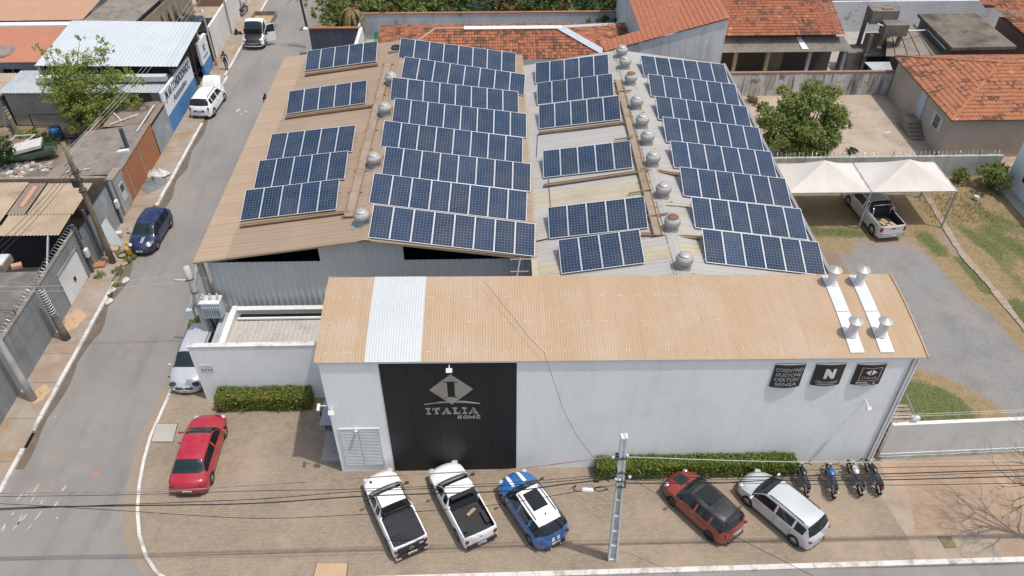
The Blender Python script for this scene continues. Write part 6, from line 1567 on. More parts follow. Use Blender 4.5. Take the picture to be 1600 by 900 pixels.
st = thing('steps', 'dark timber and concrete steps up to the pale blue door', 'steps', (wx4 - .6, dy, 0)); b = MB()
for k in range(5): b.box(wx4 - 1.1, wx4 - .06, dy - .6 - .3 * (5 - k), dy - .6 - .3 * (4 - k), 0, .19 * (k + 1) - .02)
b.box(wx4 - 1.1, wx4 - .06, dy - .6, dy + .6, 0, .93); b.build('stair', 'wood_old', st)
# ================================================================== tents, their wall and the yard edge
mk('wall_greenish', (.55, .57, .54), (.47, .49, .46), .6, .9, dirt=(.3, .3, .27), dscale=.7, damt=(.45, .75), streak=((.2, .2, .18), .6))
t = thing('boundary_wall', 'pale stained wall behind the two tents with razor wire on top', 'wall', (27, 48.9, 0)); b = MB(); b.box(17.3, 36.6, 48.75, 48.95, 0, 1.75); b.build('wall', 'wall_greenish', t)
coil([(17.5, 48.85, 1.75), (36.4, 48.85, 1.75)], .2, 60, 'coil of razor wire along the wall behind the tents')
ez_, az_ = 2.95, 4.25
xs = [P(1228, 297, ez_).x, P(1359, 296, ez_).x, P(1491, 293, ez_).x]; yf_, yb_ = 42.55, 46.1
for k in range(2):
    x0, x1 = xs[k] + (.04 if k else 0), xs[k + 1] - (.04 if k == 0 else 0); ax_, ay_ = (x0 + x1) / 2, (yf_ + yb_) / 2 + .1
    tt = thing('canopy_tent', ('beige pyramid canopy tent beside the warehouse', 'beige pyramid canopy tent over the silver pickup')[k], 'tent', ((x0 + x1) / 2, (yf_ + yb_) / 2, 0), group='pyramid tents in the yard')
    b = MB(); cs = [Vector((x0, yf_, ez_)), Vector((x1, yf_, ez_)), Vector((x1, yb_, ez_)), Vector((x0, yb_, ez_))]; ap = Vector((ax_, ay_, az_))
    for q in range(4):
        a, c = cs[q], cs[(q + 1) % 4]
        def fn(i, j):
            p = (a * (1 - i) + c * i) * (1 - j) + ap * j
            sag = -.16 * math.sin(PI * j) * (1 - .4 * abs(2 * i - 1)) ; wr = .012 * math.sin(23 * i) * (1 - j)
            return p + Vector((0, 0, sag + wr))
        b.grid(fn, 16, 10)
    b.build('canopy', 'tent', tt, smooth=False)
    b = MB()
    for q in range(4):
        a, c = cs[q], cs[(q + 1) % 4]; a, c = a + Vector((0, 0, -.01)), c + Vector((0, 0, -.01)); b.bar(a, c, .06, .07)
    b.build('frame', 'gate_grey', tt)
    for q in range(4):
        if k == 1 and q in (0, 3): continue
        b = MB(); p = cs[q]; b.bar((p.x, p.y, 0), (p.x, p.y, ez_), .09); b.build('leg', 'gate_grey', tt)
t = thing('boundary_wall', 'long white street wall right of the showroom with a stepped base', 'wall', (30, 23.9, 0))
b = MB(); y0, y1 = 23.75, 24.4
def wseg(x0, x1, z0, z1, off, mat, nm):
    b = MB(); f = lambda x: 23.62 + .032 * (x - 18.7)
    b.face([(x0, f(x0) - off, z0), (x1, f(x1) - off, z0), (x1, f(x1) - off, z1), (x0, f(x0) - off, z1)]); b.face([(x0, f(x0) - off, z1), (x1, f(x1) - off, z1), (x1, f(x1) + .2, z1), (x0, f(x0) + .2, z1)]); b.face([(x1, f(x1) + .2, z0), (x0, f(x0) + .2, z0), (x0, f(x0) + .2, z1), (x1, f(x1) + .2, z1)]); b.face([(x0, f(x0) + .2, z0), (x0, f(x0) - off, z0), (x0, f(x0) - off, z1), (x0, f(x0) + .2, z1)])
    b.build(nm, mat, t)
wseg(18.5, 60, .3, 2.65, .0, 'cream_wall', 'wall'); wseg(18.5, 60, .0, .32, .05, 'wall_greenish', 'plinth'); wseg(18.5, 60, .45, .52, .03, 'white_wall_old', 'ledge')
b = MB(); b.tube([(18.6, 24.0, 2.95), (40, 24.65, 2.95)], .004, 3); b.tube([(18.6, 24.0, 2.8), (40, 24.65, 2.8)], .004, 3)
for k in range(8): x = 18.7 + 2.9 * k; b.bar((x, 23.75 + .032 * (x - 18.7), 2.6), (x, 23.75 + .032 * (x - 18.7), 3.0), .02)
b.build('fence_wire', 'galv', t)
t = thing('wall_lamp', 'grey lamp on a slanted arm from the corner of the showroom', 'lamp', (XR + .2, 24.5, 4)); p0 = PX(1416, 616, XR + .03); p1 = P(1431, 653, 2.9); b = MB(); b.tube([p0, p1], .03, 6); b.build('arm', 'galv', t); b = MB(); b.obox(p1, (.16, 0, 0), (0, .1, -.03), (0, .02, .07)); b.build('lamp_head', 'gate_white', t)
b = MB(); p = P(1420, 640, 1.4)
t = thing('pallet_stack', 'weathered wooden pallets stacked behind the corner of the showroom', 'pallets', (19.3, 24.6, 0))
for z in (0.1, .5, .9, 1.3, 1.7, 2.1):
    b = MB()
    for k in range(5): b.box(18.75 + .0, 20.0, 24.2 + .24 * k, 24.36 + .24 * k, z, z + .05)
    b.box(18.8, 18.95, 24.2, 25.3, z - .1, z); b.box(19.8, 19.95, 24.2, 25.3, z - .1, z); b.build('pallet', 'wood_old', t)
t = thing('shed', 'small brown sheet roof beside the warehouse wall in the yard', 'shed', (19.2, 36, 0)); b = MB(); q = [P(1300, 437, 1.9), P(1333, 437, 1.9), P(1309, 393, 2.1), P(1285, 393, 2.1)]; corr(b, q[0], q[1], q[2], q[3], .18, .018); b.build('roof', 'rust_tin', t); b = MB(); b.box(q[0].x + .1, q[2].x - .1, q[0].y + .2, q[2].y - .1, 0, 1.85); b.build('wall', 'cream_wall', t)
# building at the right edge
t = thing('side_building', 'white building with a dark louvred window at the right edge behind the shrub', 'building', (39, 44, 0))
b = MB(); b.box(36.9, 45, 36, 47.9, 0, 4.6); b.build('wall', 'white_wall', t); b = MB(); b.box(36.86, 36.9, 43.9, 46.3, 1.2, 2.75); w = b.build('window', 'dark_metal', t)
b = MB()
for k in range(10): b.box(36.83, 36.858, 43.95, 46.25, 1.25 + .15 * k, 1.29 + .15 * k)
b.build('slats', 'sign_black', w)
b = MB(); b.box(36.5, 36.9, 44.9, 45.9, 3.2, 3.95); b.build('air_conditioner', 'gate_white', t)
b = MB(); b.box(36.44, 36.5, 45.0, 45.6, 3.28, 3.88); b.build('fan_grille', 'dark_metal', t)
g = MB(); g.box(36.0, 36.88, 36, 48, -.02, .1); struct(g, 'apron', 'concrete')
t = thing('flower_pot', 'small white pot on the grass near the right-hand shrub', 'pot', P(1524, 312, .03)); p = P(1524, 312, .03); b = MB(); b.lathe(p, [(.12, 0), (.2, .12), (.18, .3), (.01, .3)], 12); b.build('pot', 'ceramic', t)
# slab joints of the left pavement and stains on the patio
b = MB()
for y in (24.4, 27.1, 29.6, 31.8, 34.6, 47.6, 50.2, 53.4, 56.1): b.box(WX + .02, KX - .11, y, y + .035, .10, .1045)
struct(b, 'pavement_joint', 'fibre_dark')
# ================================================================== vehicles
def pchip(xs, ys):
    xs, ys = np.array(xs, float), np.array(ys, float); h = np.diff(xs); d = np.diff(ys) / h; n = len(xs); m = np.zeros(n)
    m[0], m[-1] = d[0], d[-1]
    for k in range(1, n - 1):
        if d[k - 1] * d[k] > 0:
            w1, w2 = 2 * h[k] + h[k - 1], h[k] + 2 * h[k - 1]; m[k] = (w1 + w2) / (w1 / d[k - 1] + w2 / d[k])
    def f(x):
        k = int(np.clip(np.searchsorted(xs, x) - 1, 0, n - 2)); t = (x - xs[k]) / h[k]
        return float(ys[k] * (2 * t ** 3 - 3 * t ** 2 + 1) + h[k] * m[k] * (t ** 3 - 2 * t ** 2 + t) + ys[k + 1] * (-2 * t ** 3 + 3 * t ** 2) + h[k] * m[k + 1] * (t ** 3 - t ** 2))
    return f
for nm, c in (('paint_red', (.36, .012, .03)), ('paint_white', (.78, .79, .79)), ('paint_blue', (.025, .13, .36)), ('paint_navy', (.006, .016, .07)), ('paint_rust', (.25, .034, .022)), ('paint_silver', (.56, .59, .61)), ('paint_champagne', (.60, .585, .56)), ('paint_steel', (.50, .52, .545)), ('paint_black', (.014, .015, .017)), ('paint_green_dark', (.03, .042, .036)), ('paint_roofwhite', (.80, .81, .81))):
    paint(nm, c, .28, .25 if nm in ('paint_silver', 'paint_champagne', 'paint_steel') else 0)
NT_T = 12
class Car:
    """a lofted car body: stations run tail to nose, section points run from the sill over the shoulder to the roof centre"""
    def __init__(s, name, label, cat, loc, rz, paintm, st, wheel, zlow=.20, bow=(.22, .18), group=None, wm=None, cap_plastic=True):
        # st rows: (key, x, z_belt, w_belt, z_edge, w_edge, z_centre)
        s.t = thing(name, label, cat, loc, rz, group); s.paint = paintm; s.keys = [r[0] for r in st]; xs = [r[1] for r in st]; s.xs = xs
        s.F = [pchip(xs, [r[k] for r in st]) for k in range(2, 7)]; s.wm = wm or max(r[3] for r in st) + .01; s.zlow = zlow; s.bow = bow; s.wheel = wheel
        s.x0, s.x1 = xs[0], xs[-1]; s.X = []; s.keyidx = {}
        for k in range(len(xs)):
            s.keyidx[s.keys[k]] = len(s.X); s.X.append(xs[k])
            if k < len(xs) - 1:
                n = max(1, int(round((xs[k + 1] - xs[k]) / .11)))
                for j in range(1, n): s.X.append(xs[k] + (xs[k + 1] - xs[k]) * j / n)
        s.G = [s.section(x) for x in s.X]
        s.own = {}       # (i, j, side) -> part
        s.capown = {}
    def shift(s, x, y, w):
        q = min(1.0, abs(y) / s.wm); L = s.x1 - s.x0; d = 0
        a = (x - s.x0) / L
        if a > .55: d -= s.bow[0] * ((a - .55) / .45) ** 2 * q ** 2.6
        if a < .35: d += s.bow[1] * ((.35 - a) / .35) ** 2 * q ** 2.6
        if .3 < a < .8: d -= .10 * q * q * math.sin(PI * (a - .3) / .5) ** 2 * 0
        return x + d
    def section(s, x):
        zb, wb, ze, we, zc = [f(x) for f in s.F]
        L = s.x1 - s.x0; a = (x - s.x0) / L
        e = min(1.0, (x - s.x0) / .35 + .0, (s.x1 - x) / .35); lift = .0 if e > .99 else (1 - max(0, e)) * .10
        wmx = max(wb, s.wm - (s.wm - wb) * .4); zl = s.zlow + lift * .6
        zm = min(.58, zb - .1)
        p = [(0, zl), (wmx - .10, zl), (wmx - .012, zl + .09), (wmx, .45 if zb > .6 else zl + .18), (wmx, max(zm, .5)), (wb, zb)]
        dz, dw = ze - zb, we - wb
        p += [(wb + dw * .10 - .004, zb + dz * .10), (wb + dw * .86, zb + dz * .86), (we, ze), (we * .90, ze + (zc - ze) * .55), (we * .5, ze + (zc - ze) * .9), (0, zc)]
        return p
    def pt(s, i, j, side):
        y, z = s.G[i][j]; x = s.X[i]; xx = s.shift(x, y, s.wm)
        if j >= 9: xx += s.curve(i, y)
        return (xx, y * side, z)
    def curve(s, i, y): return 0.0
    def region(s, part, k0, k1, j0, j1, sides=(1, -1)):
        for i in range(s.keyidx[k0], s.keyidx[k1]):
            for j in range(j0, j1):
                for d in sides: s.own[(i, j, d)] = part
    def cap(s, part, end, j0, j1):
        for j in range(j0, j1): s.capown[(end, j)] = part
    def side_y(s, x, z):
        p = s.section(x)
        for (y0, z0), (y1, z1) in zip(p[1:6], p[2:7]):
            if z0 - 1e-6 <= z <= z1 + 1e-6: return y0 + (y1 - y0) * ((z - z0) / max(1e-6, z1 - z0))
        return p[3][0]
    def finish(s, mats):
        """mats: part -> material"""
        parts = {}
        def mb(p): return parts.setdefault(p, {'v': {}, 'mb': MB()})
        def add(p, ids):
            q = mb(p); f = []
            for key, co in ids:
                if key not in q['v']: q['v'][key] = len(q['mb'].v); q['mb'].v.append(co)
                f.append(q['v'][key])
            ff = []
            for a in f:
                if a not in ff: ff.append(a)
            if len(ff) < 3: return
            q['mb'].f.append(tuple(ff)); q['mb'].mi.append(0); q['mb'].uv += [(0, 0)] * len(ff)
        n = len(s.X); m = len(s.G[0])
        def k(i, j, d):
            y = s.G[i][j][0]; dd = 0 if y == 0 else d
            return ((i, j, dd), s.pt(i, j, d))
        for i in range(n - 1):
            for j in range(m - 1):
                for d in (1, -1):
                    ids = [k(i, j, d), k(i + 1, j, d), k(i + 1, j + 1, d), k(i, j + 1, d)]
                    if d < 0: ids = ids[::-1]
                    ids = ids[::-1] if False else ids
                    base = s.own.get((i, j, d), 'body'); pn = base if base == 'body' else base + ('' if j >= 8 else ('|L' if d > 0 else '|R'))
                    add(pn, ids)
        fr = (-1, -.66, -.33, 0, .33, .66, 1)
        for end, i in (('rear', 0), ('front', n - 1)):
            for j in range(m - 1):
                for a, b_ in zip(fr, fr[1:]):
                    def q(jj, f):
                        y, z = s.G[i][jj]; yy = y * f; return ((end, jj, round(yy, 4)), (s.shift(s.X[i], yy, s.wm), yy, z))
                    ids = [q(j, a), q(j, b_), q(j + 1, b_), q(j + 1, a)]
                    if end == 'rear': ids = ids[::-1]
                    add(s.capown.get((end, j), 'body'), ids)
        out = {}
        for p, q in parts.items():
            b = q['mb']; nm = p.split('|')[0]; me_name = nm
            bm = bmesh.new(); vs = [bm.verts.new(v) for v in b.v]; bm.verts.ensure_lookup_table()
            for f in b.f:
                try: bm.faces.new([vs[x] for x in f])
                except ValueError: pass
            bmesh.ops.remove_doubles(bm, verts=bm.verts, dist=.0005); bmesh.ops.recalc_face_normals(bm, faces=bm.faces)
            for f in bm.faces: f.smooth = True
            # keep the normals pointing away from the car's middle line
            me = bpy.data.meshes.new(me_name); bm.to_mesh(me); bm.free()
            me.materials.append(MATS[mats[nm]])
            try: me.set_sharp_from_angle(angle=R(38))
            except Exception: pass
            o = bpy.data.objects.new(me_name, me); COL.objects.link(o); o.parent = s.t; ROOT_LOC[o.name] = Vector((0, 0, 0)); out[p] = o
        s.parts = out; return out
    # ---------------------------------------------------------------- fittings
    def wheels(s, rim='rim', r=None, w=.20, arch='plastic_black'):
        xr, xf, rad = s.wheel
        for x in (xr, xf):
            for d in (1, -1):
                y = s.side_y(x, rad)
                b = MB()   # wheel arch: a dark lip that follows the flank
                ro = rad + .055; n = 16
                def fn(i, j):
                    a = PI * i; rr = (rad * .55) + (ro - rad * .55) * j; xx = x + rr * math.cos(a); zz = max(s.zlow + .0, rad + rr * math.sin(a) - .0)
                    return (s.shift(xx, s.wm, s.wm), d * (s.side_y(xx, min(zz, .66)) + .004), zz)
                b.grid(fn, n, 3); b.build('wheel_arch', arch, s.t, local=True)
                xx = s.shift(x, s.wm, s.wm)
                b = MB(); yo = d * (y + .012); yi = d * (y - w)
                pf = [(rad * .62, 0), (rad * .66, .012), (rad * .93, .008), (rad, -.03), (rad, -w + .03), (rad * .9, -w)]
                b.lathe((xx, yo, rad), [(r_, h_) for r_, h_ in pf], 26, axis=(0, d, 0)); ty = b.build('wheel', 'tyre', s.t, smooth=True, local=True)
                b = MB(); b.lathe((xx, yo, rad), [(rad * .64, .0), (rad * .60, -.012), (rad * .58, -.035), (.02, -.03)], 26, axis=(0, d, 0)); b.build('rim_barrel', 'plastic_black', ty, local=True)
                b = MB()
                for k in range(5 if rim != 'steel_dull' else 9):
                    a = 2 * PI * k / (5 if rim != 'steel_dull' else 9) + .3; e = Vector((math.cos(a), 0, math.sin(a)))
                    b.bar(Vector((xx, yo - d * .012, rad)) + e * .03, Vector((xx, yo - d * .012, rad)) + e * rad * .61, rad * .19, .016, up=(0, 1, 0))
                b.lathe((xx, yo - d * .004, rad), [(rad * .65, 0), (rad * .58, .004), (rad * .58, -.015)], 24, axis=(0, d, 0)); b.lathe((xx, yo, rad), [(.06, -.01), (.05, .008), (.001, .012)], 12, axis=(0, d, 0)); b.build('rim', rim, ty, local=True)
    def mirrors(s, x, z, mat=None, arm=.08):
        for d in (1, -1):
            y = s.side_y(x, z - .03); b = MB(); c = Vector((x, d * (y + arm + .08), z + .03))
            b.lathe(c, [(.005, -.10), (.075, -.07), (.095, 0), (.085, .06), (.04, .10), (.003, .11)], 10, axis=(0, 1, 0))
            for k in range(len(b.v)): v = b.v[k]; b.v[k] = (c.x + (v[0] - c.x) * .75, v[1], c.z + (v[2] - c.z) * .8)
            b.bar((x, d * (y - .02), z), (x, d * (y + arm + .05), z + .01), .05, .04); b.build('mirror', mat or s.paint, s.t, smooth=True, local=True)
    def handles(s, xs, z, mat='chrome'):
        for x in xs:
            for d in (1, -1):
                y = s.side_y(x, z); b = MB(); b.box(x - .09, x + .09, d * y - .012, d * y + .02 if d > 0 else d * y + .012, z - .015, z + .02)
                if d < 0: b = MB(); b.box(x - .09, x + .09, d * y - .02, d * y + .012, z - .015, z + .02)
                b.build('door_handle', mat, s.t, local=True)
    def seams(s, xs, z0=.34, z1=None):
        """door shut lines as thin dark strips on the flank"""
        b = MB()
        for x in xs:
            zt = (z1 or s.F[0](x)) - .02; n = 6
            for d in (1, -1):
                for k in range(n):
                    za, zb = z0 + (zt - z0) * k / n, z0 + (zt - z0) * (k + 1) / n; ya, yb = d * (s.side_y(x, za) + .002), d * (s.side_y(x, zb) + .002)
                    f = [(x - .007, ya, za), (x + .007, ya, za), (x + .007, yb, zb), (x - .007, yb, zb)]; b.face(f if d < 0 else f[::-1])
        b.build('door_gap', 'plastic_black', s.t, local=True)
    def lamp(s, nm, mat, x, y, z, sx, sy, sz, yaw=0.0):
        for d in (1, -1):
            b = MB(); c = Vector((x, d * y, z)); n, m = 12, 8
            cs, sn = math.cos(yaw * d), math.sin(yaw * d)
            def fn(i, j):
                a, e = 2 * PI * i, PI * (j - .5); q = [math.cos(e) * math.cos(a), math.cos(e) * math.sin(a), math.sin(e)]
                q = [math.copysign(abs(v) ** .75, v) for v in q]; px, py = q[0] * sx, q[1] * sy
                return (c.x + px * cs - py * sn, c.y + px * sn + py * cs, c.z + q[2] * sz)
            b.grid(fn, n, m); b.build(nm, mat, s.t, smooth=True, local=True)
    def plate(s, x, z, end, w=.42, h=.13, y=0, tilt=0):
        d = 1 if end == 'front' else -1; b = MB(); b.obox((x, y, z), (0, w / 2, 0), (.012, 0, 0), (-.5 * h * tilt * d, 0, h / 2)); p = b.build('licence_plate', 'plate_white', s.t, local=True)
        b = MB(); b.obox((x + d * .013, y, z - .01), (0, w * .36, 0), (.002, 0, 0), (0, 0, h * .16)); b.build('plate_band', 'plastic_black', p, local=True)
    def box(s, nm, mat, x0, x1, y0, y1, z0, z1, parent=None):
        b = MB(); b.box(x0, x1, y0, y1, z0, z1); return b.build(nm, mat, parent or s.t, local=True)
    def bars(s, nm, mat, lines, r=.018, parent=None):
        o = None
        for ln in lines:
            b = MB(); b.tube(ln, r, 6); o = b.build(nm, mat, parent or s.t, local=True, smooth=True)
        return o
    def sheet(s, nm, mat, fn, nu=8, nv=4, parent=None, label=None):
        b = MB(); b.grid(fn, nu, nv); o = b.build(nm, mat, parent or s.t, local=True, smooth=True)
        if label: o['label'] = label
        return o
    def top(s, x, f, lift=.004):
        """point on the bonnet, roof or boot at x and share f (-1..1) of the half width"""
        p = s.section(x); a = abs(f); pts = [p[11], p[10], p[9], p[8]]; w = p[8][0]; y = a * w; z = None
        for (ya, za), (yb, zb) in zip(pts, pts[1:]):
            if ya - 1e-6 <= y <= yb + 1e-6: z = za + (zb - za) * ((y - ya) / max(1e-6, yb - ya)); break
        if z is None: z = p[8][1]
        return (s.shift(x, y, s.wm), math.copysign(y, f), z + lift)
GLASS = {'windshield': 'glass_tint', 'rear_window': 'glass_tint', 'side_window': 'glass_dark', 'body': None}
def place(u0, v0, u1, v1, z=FZ):
    """ground position and heading from the ground points under tail middle and nose middle"""
    a, b = P(u0, v0, z), P(u1, v1, z); m = (a + b) / 2; d = b - a
    return Vector((m.x, m.y, z)), math.atan2(d.y, d.x), d.length
def at_rear(u, v, hd, half, z=FZ):
    """place a vehicle by the ground point below the middle of its tail and its heading"""
    p = P(u, v, z); return Vector((p.x + math.cos(hd) * half, p.y + math.sin(hd) * half, z))

def three_box(name, label, cat, loc, rz, pm, L=4.45, W=1.75, H=1.46, nose=None, group=None):
    h = L / 2; w = W / 2
    st = [('tail', -h, .72, w - .16, .74, w - .22, .78), ('t1', -h + .07, .86, w - .09, .90, w - .17, .95), ('boot', -h + .18, .90, w - .05, .97, w - .15, 1.02), ('rg0', -h + .62, .93, w - .02, 1.02, w - .14, 1.07),
          ('rg1', -h + 1.18, .94, w, H - .09, w - .26, H - .02), ('bp', -.12, .93, w, H - .045, w - .24, H), ('ws1', .42, .92, w, H - .09, w - .26, H - .02), ('ws0', 1.12, .90, w - .01, .97, w - .14, 1.03), ('hood', 1.25, .88, w - .02, .93, w - .15, 1.0),
          ('hf', h - .35, .74, w - .06, .79, w - .20, .87), ('n1', h - .1, .62, w - .14, .66, w - .28, .70), ('nose', h, .50, w - .26, .54, w - .40, .57)]
    c = Car(name, label, cat, loc, rz, pm, st, (-h + .85, h - .85, .31), bow=(.30, .20), group=group); return c, st
# ---------------------------------------------------------------- red saloon
hd = math.atan2(P(340, 662, FZ).y - P(296, 782, FZ).y, P(340, 662, FZ).x - P(296, 782, FZ).x)
hdr = R(91); loc = at_rear(297, 779, hdr, 2.32)
c, st = three_box('parked_car', 'red saloon parked alone on the block paving at the left', 'car', loc, hdr, 'paint_red', 4.6, 1.78, 1.46)
c.region('rear_window', 'rg0', 'rg1', 8, 11); c.region('windshield', 'ws1', 'ws0', 8, 11); c.region('side_window', 'rg0', 'rg1', 6, 7); c.region('side_window', 'rg1', 'bp', 6, 7); 
i = c.keyidx['bp']; c.own = {k: v for k, v in c.own.items() if not (k[1] == 6 and k[0] == c.keyidx['rg0'])}
c.region('front_window', 'bp', 'ws0', 6, 7)
for d in (1, -1): c.own.pop((c.keyidx['bp'], 6, d), None)
c.finish({'body': 'paint_red', 'rear_window': 'glass_tint', 'windshield': 'glass_tint', 'side_window': 'glass_dark', 'front_window': 'glass_dark'})
c.wheels(); c.mirrors(.85, .98, 'paint_red'); c.handles((-.75, .25), .80, 'paint_red'); c.seams((-.12, -1.05, .98)); c.lamp('tail_lamp', 'tail_red', -2.16, .62, .80, .07, .20, .075, .35); c.lamp('headlamp', 'lamp_clear', 2.02, .62, .66, .14, .16, .07, -.5)
c.plate(-2.315, .50, 'rear'); c.box('boot_trim', 'chrome', -2.29, -2.268, -.45, .45, .715, .74); c.box('bumper_vent', 'plastic_black', -2.30, -2.2, -.55, .55, .23, .33)
# ---------------------------------------------------------------- compact pickups
def pickup(name, label, loc, rz, pm, L=4.45, W=1.68, H=1.52, cab_r=-.42, ws=(.42, 1.08), covered=False, rails=False, wheel_r=.31, side_split=True, group=None, belt=.90, hood=.98):
    h = L / 2; w = W / 2; rl = belt + .08
    fl = .62
    st = [('tail', -h, .78, w - .12, .82, w - .15, .83), ('t1', -h + .04, belt, w - .05, rl, w - .07, rl), ('bt', -h + .11, belt, w - .04, rl, w - .06, rl)]
    fz = (rl - .035) if covered else fl
    st += [('bed0', -h + .12, belt, w - .03, rl, w - .05, fz), ('bed1', cab_r - .10, belt, w - .01, rl + .02, w - .05, fz), ('cab0', cab_r - .04, belt, w, rl + .06, w - .10, rl + .10), ('cab1', cab_r + .12, belt, w, H - .07, w - .22, H - .01), ('bp', cab_r + .45, belt, w, H - .05, w - .20, H), ('ws1', ws[0], belt - .01, w, H - .10, w - .22, H - .02), ('ws0', ws[1], belt - .03, w - .01, hood - .03, w - .13, hood + .03), ('hood', ws[1] + .12, belt - .05, w - .02, hood - .08, w - .14, hood), ('hf', h - .36, .76, w - .06, .82, w - .18, .90), ('n1', h - .1, .64, w - .13, .68, w - .26, .73), ('nose', h, .50, w - .22, .56, w - .36, .60)]
    c = Car(name, label, 'pickup truck', loc, rz, pm, st, (-h + .82, h - .82, wheel_r), bow=(.32, .05), group=group)
    c.region('windshield', 'ws1', 'ws0', 8, 11); c.region('rear_window', 'cab0', 'cab1', 8, 11); c.region('side_window', 'bp', 'ws0', 6, 7); c.region('rear_side_window', 'cab1', 'bp', 6, 7)
    for d in (1, -1): c.own.pop((c.keyidx['bp'], 6, d), None)
    bn = 'bed_cover' if covered else 'bed_liner'
    i0, i1 = c.keyidx['bed0'], c.keyidx['bed1']
    # the bed: rail tops keep the paint, everything inside is liner or cover
    for i in range(i0 - 1, i1 + 1):
        for j in ((9, 10) if True else ()):
            for d in (1, -1): c.own[(i, j, d)] = bn
    for i in range(i0, i1):
        for d in (1, -1): c.own[(i, 8, d)] = bn
    def sec(x, old=c.section):
        p = old(x)
        if c.xs[3] - 1e-6 <= x <= cab_r - .10 + 1e-6:
            ze, we = p[8][1], p[8][0]; zc = p[11][1]
            p[9] = (we - .07, zc); p[10] = ((we - .07) * .5, zc)
            p[7] = (we + .0, ze); p[8] = (we - .055, ze)
        return p
    c.G = [sec(x) for x in c.X]; c.h = h; c.w = w; c.rl = rl; c.fl = fl; c.cab_r = cab_r; c.H = H
    c.finish({'body': pm, 'windshield': 'glass_tint', 'rear_window': 'glass_dark', 'side_window': 'glass_dark', 'rear_side_window': 'glass_dark', 'bed_cover': 'cover_black', 'bed_liner': 'bed_liner'})
    return c
def heading(u0, v0, u1, v1): a, b = P(u0, v0, FZ), P(u1, v1, FZ); return math.atan2(b.y - a.y, b.x - a.x)
h1_ = heading(571, 790, 622, 880) + PI
c = pickup('pickup_truck', 'white pickup with a black bed cover, nearest the black entrance panel', at_rear(645, 868, R(116), 2.22), R(116), 'paint_white', covered=True)
c.wheels('steel_dull'); c.mirrors(.78, .98, 'plastic_black'); c.handles((-.02,), .80); c.seams((-.35, .92))
c.box('tailgate', 'plastic_black', -c.h - .035, -c.h + .03, -.62, .62, .50, .93); c.box('bumper', 'plastic_black', -c.h - .10, -c.h + .04, -.74, .74, .26, .44)
b = MB(); b.lathe((-c.h - .037, 0, .70), [(.001, .014), (.11, .012), (.12, 0)], 20, axis=(-1, 0, 0)); b.build('badge', 'logo_metal', c.t, local=True)
b = MB(); b.lathe((-c.h - .05, 0, .70), [(.001, .004), (.085, .003)], 20, axis=(-1, 0, 0)); b.build('badge_centre', 'letter_blue', c.t, local=True)
for y in (-.66, .66): c.box('bumper_step', 'lamp_clear', -c.h - .115, -c.h - .02, y - .12, y + .12, .30, .40)
c.box('sticker', 'alu', -c.h - .04, -c.h - .034, -.56, -.36, .76, .88)
c.lamp('tail_lamp', 'tail_red', -c.h + .05, .70, .72, .07, .085, .15); c.lamp('headlamp', 'lamp_clear', c.h - .22, .58, .70, .15, .17, .08, -.5)
c.bars('roof_rail', 'plastic_black', [[(-.38, s * .60, 1.50), (-.28, s * .60, 1.56), (.25, s * .60, 1.55), (.36, s * .58, 1.49)] for s in (1, -1)], .022); c.bars('roll_bar', 'plastic_black', [[(-.55, -.62, .99), (-.50, -.56, 1.22), (-.50, .56, 1.22), (-.55, .62, .99)]], .03)
c.plate(-c.h - .11, .47, 'rear'); b = MB(); b.box(-c.h + .16, c.cab_r - .3, -.7, .7, c.rl - .02, c.rl - .012)
for x in (-1.55, -1.0): c.bars('cover_bow', 'cover_black', [[(x, -.68, c.rl - .03), (x, .68, c.rl - .03)]], .016)
c.box('scoop_mark', 'plastic_black', 1.55, 1.7, .42, .52, .905, .925)
# second white pickup with an open bed
c = pickup('pickup_truck', 'white pickup with an empty ribbed open bed, second from the left in its row', at_rear(753, 853, R(116), 2.22), R(116), 'paint_white', covered=False, cab_r=-.30)
c.wheels('rim'); c.mirrors(.78, .98, 'plastic_black'); c.handles((.05,), .80, 'paint_white'); c.seams((-.25, .92))
b = MB()
for k in range(11): y = -.5 + .1 * k; b.box(-c.h + .2, c.cab_r - .2, y - .018, y + .018, c.fl, c.fl + .022)
b.build('bed_rib', 'bed_liner', c.t, local=True)
c.box('roof_deflector', 'plastic_black', -.42, -.20, -.58, .58, 1.475, 1.535); c.lamp('tail_lamp', 'tail_red', -c.h + .05, .68, .74, .075, .10, .14); c.lamp('headlamp', 'lamp_clear', c.h - .22, .58, .70, .15, .17, .08, -.5)
c.box('bumper', 'plastic_black', -c.h - .06, -c.h + .06, -.72, .72, .27, .46); c.plate(-c.h - .07, .40, 'rear'); b = MB(); b.lathe((-c.h - .012, 0, .84), [(.001, .008), (.05, .006), (.055, 0)], 14, axis=(-1, 0, 0)); b.build('badge', 'chrome', c.t, local=True)
b = MB(); b.bar((-.95, .1, .70), (-.78, -.36, .73), .14, .1); b.build('wood_block', 'wood_bed', c.t, local=True)
for y in (.52, -.52):
    b = MB(); b.obox((-c.h + .85, y * 1.1, .72), (.34, 0, 0), (0, .09, 0), (0, 0, .1)); b.build('wheel_box', 'bed_liner', c.t, local=True)
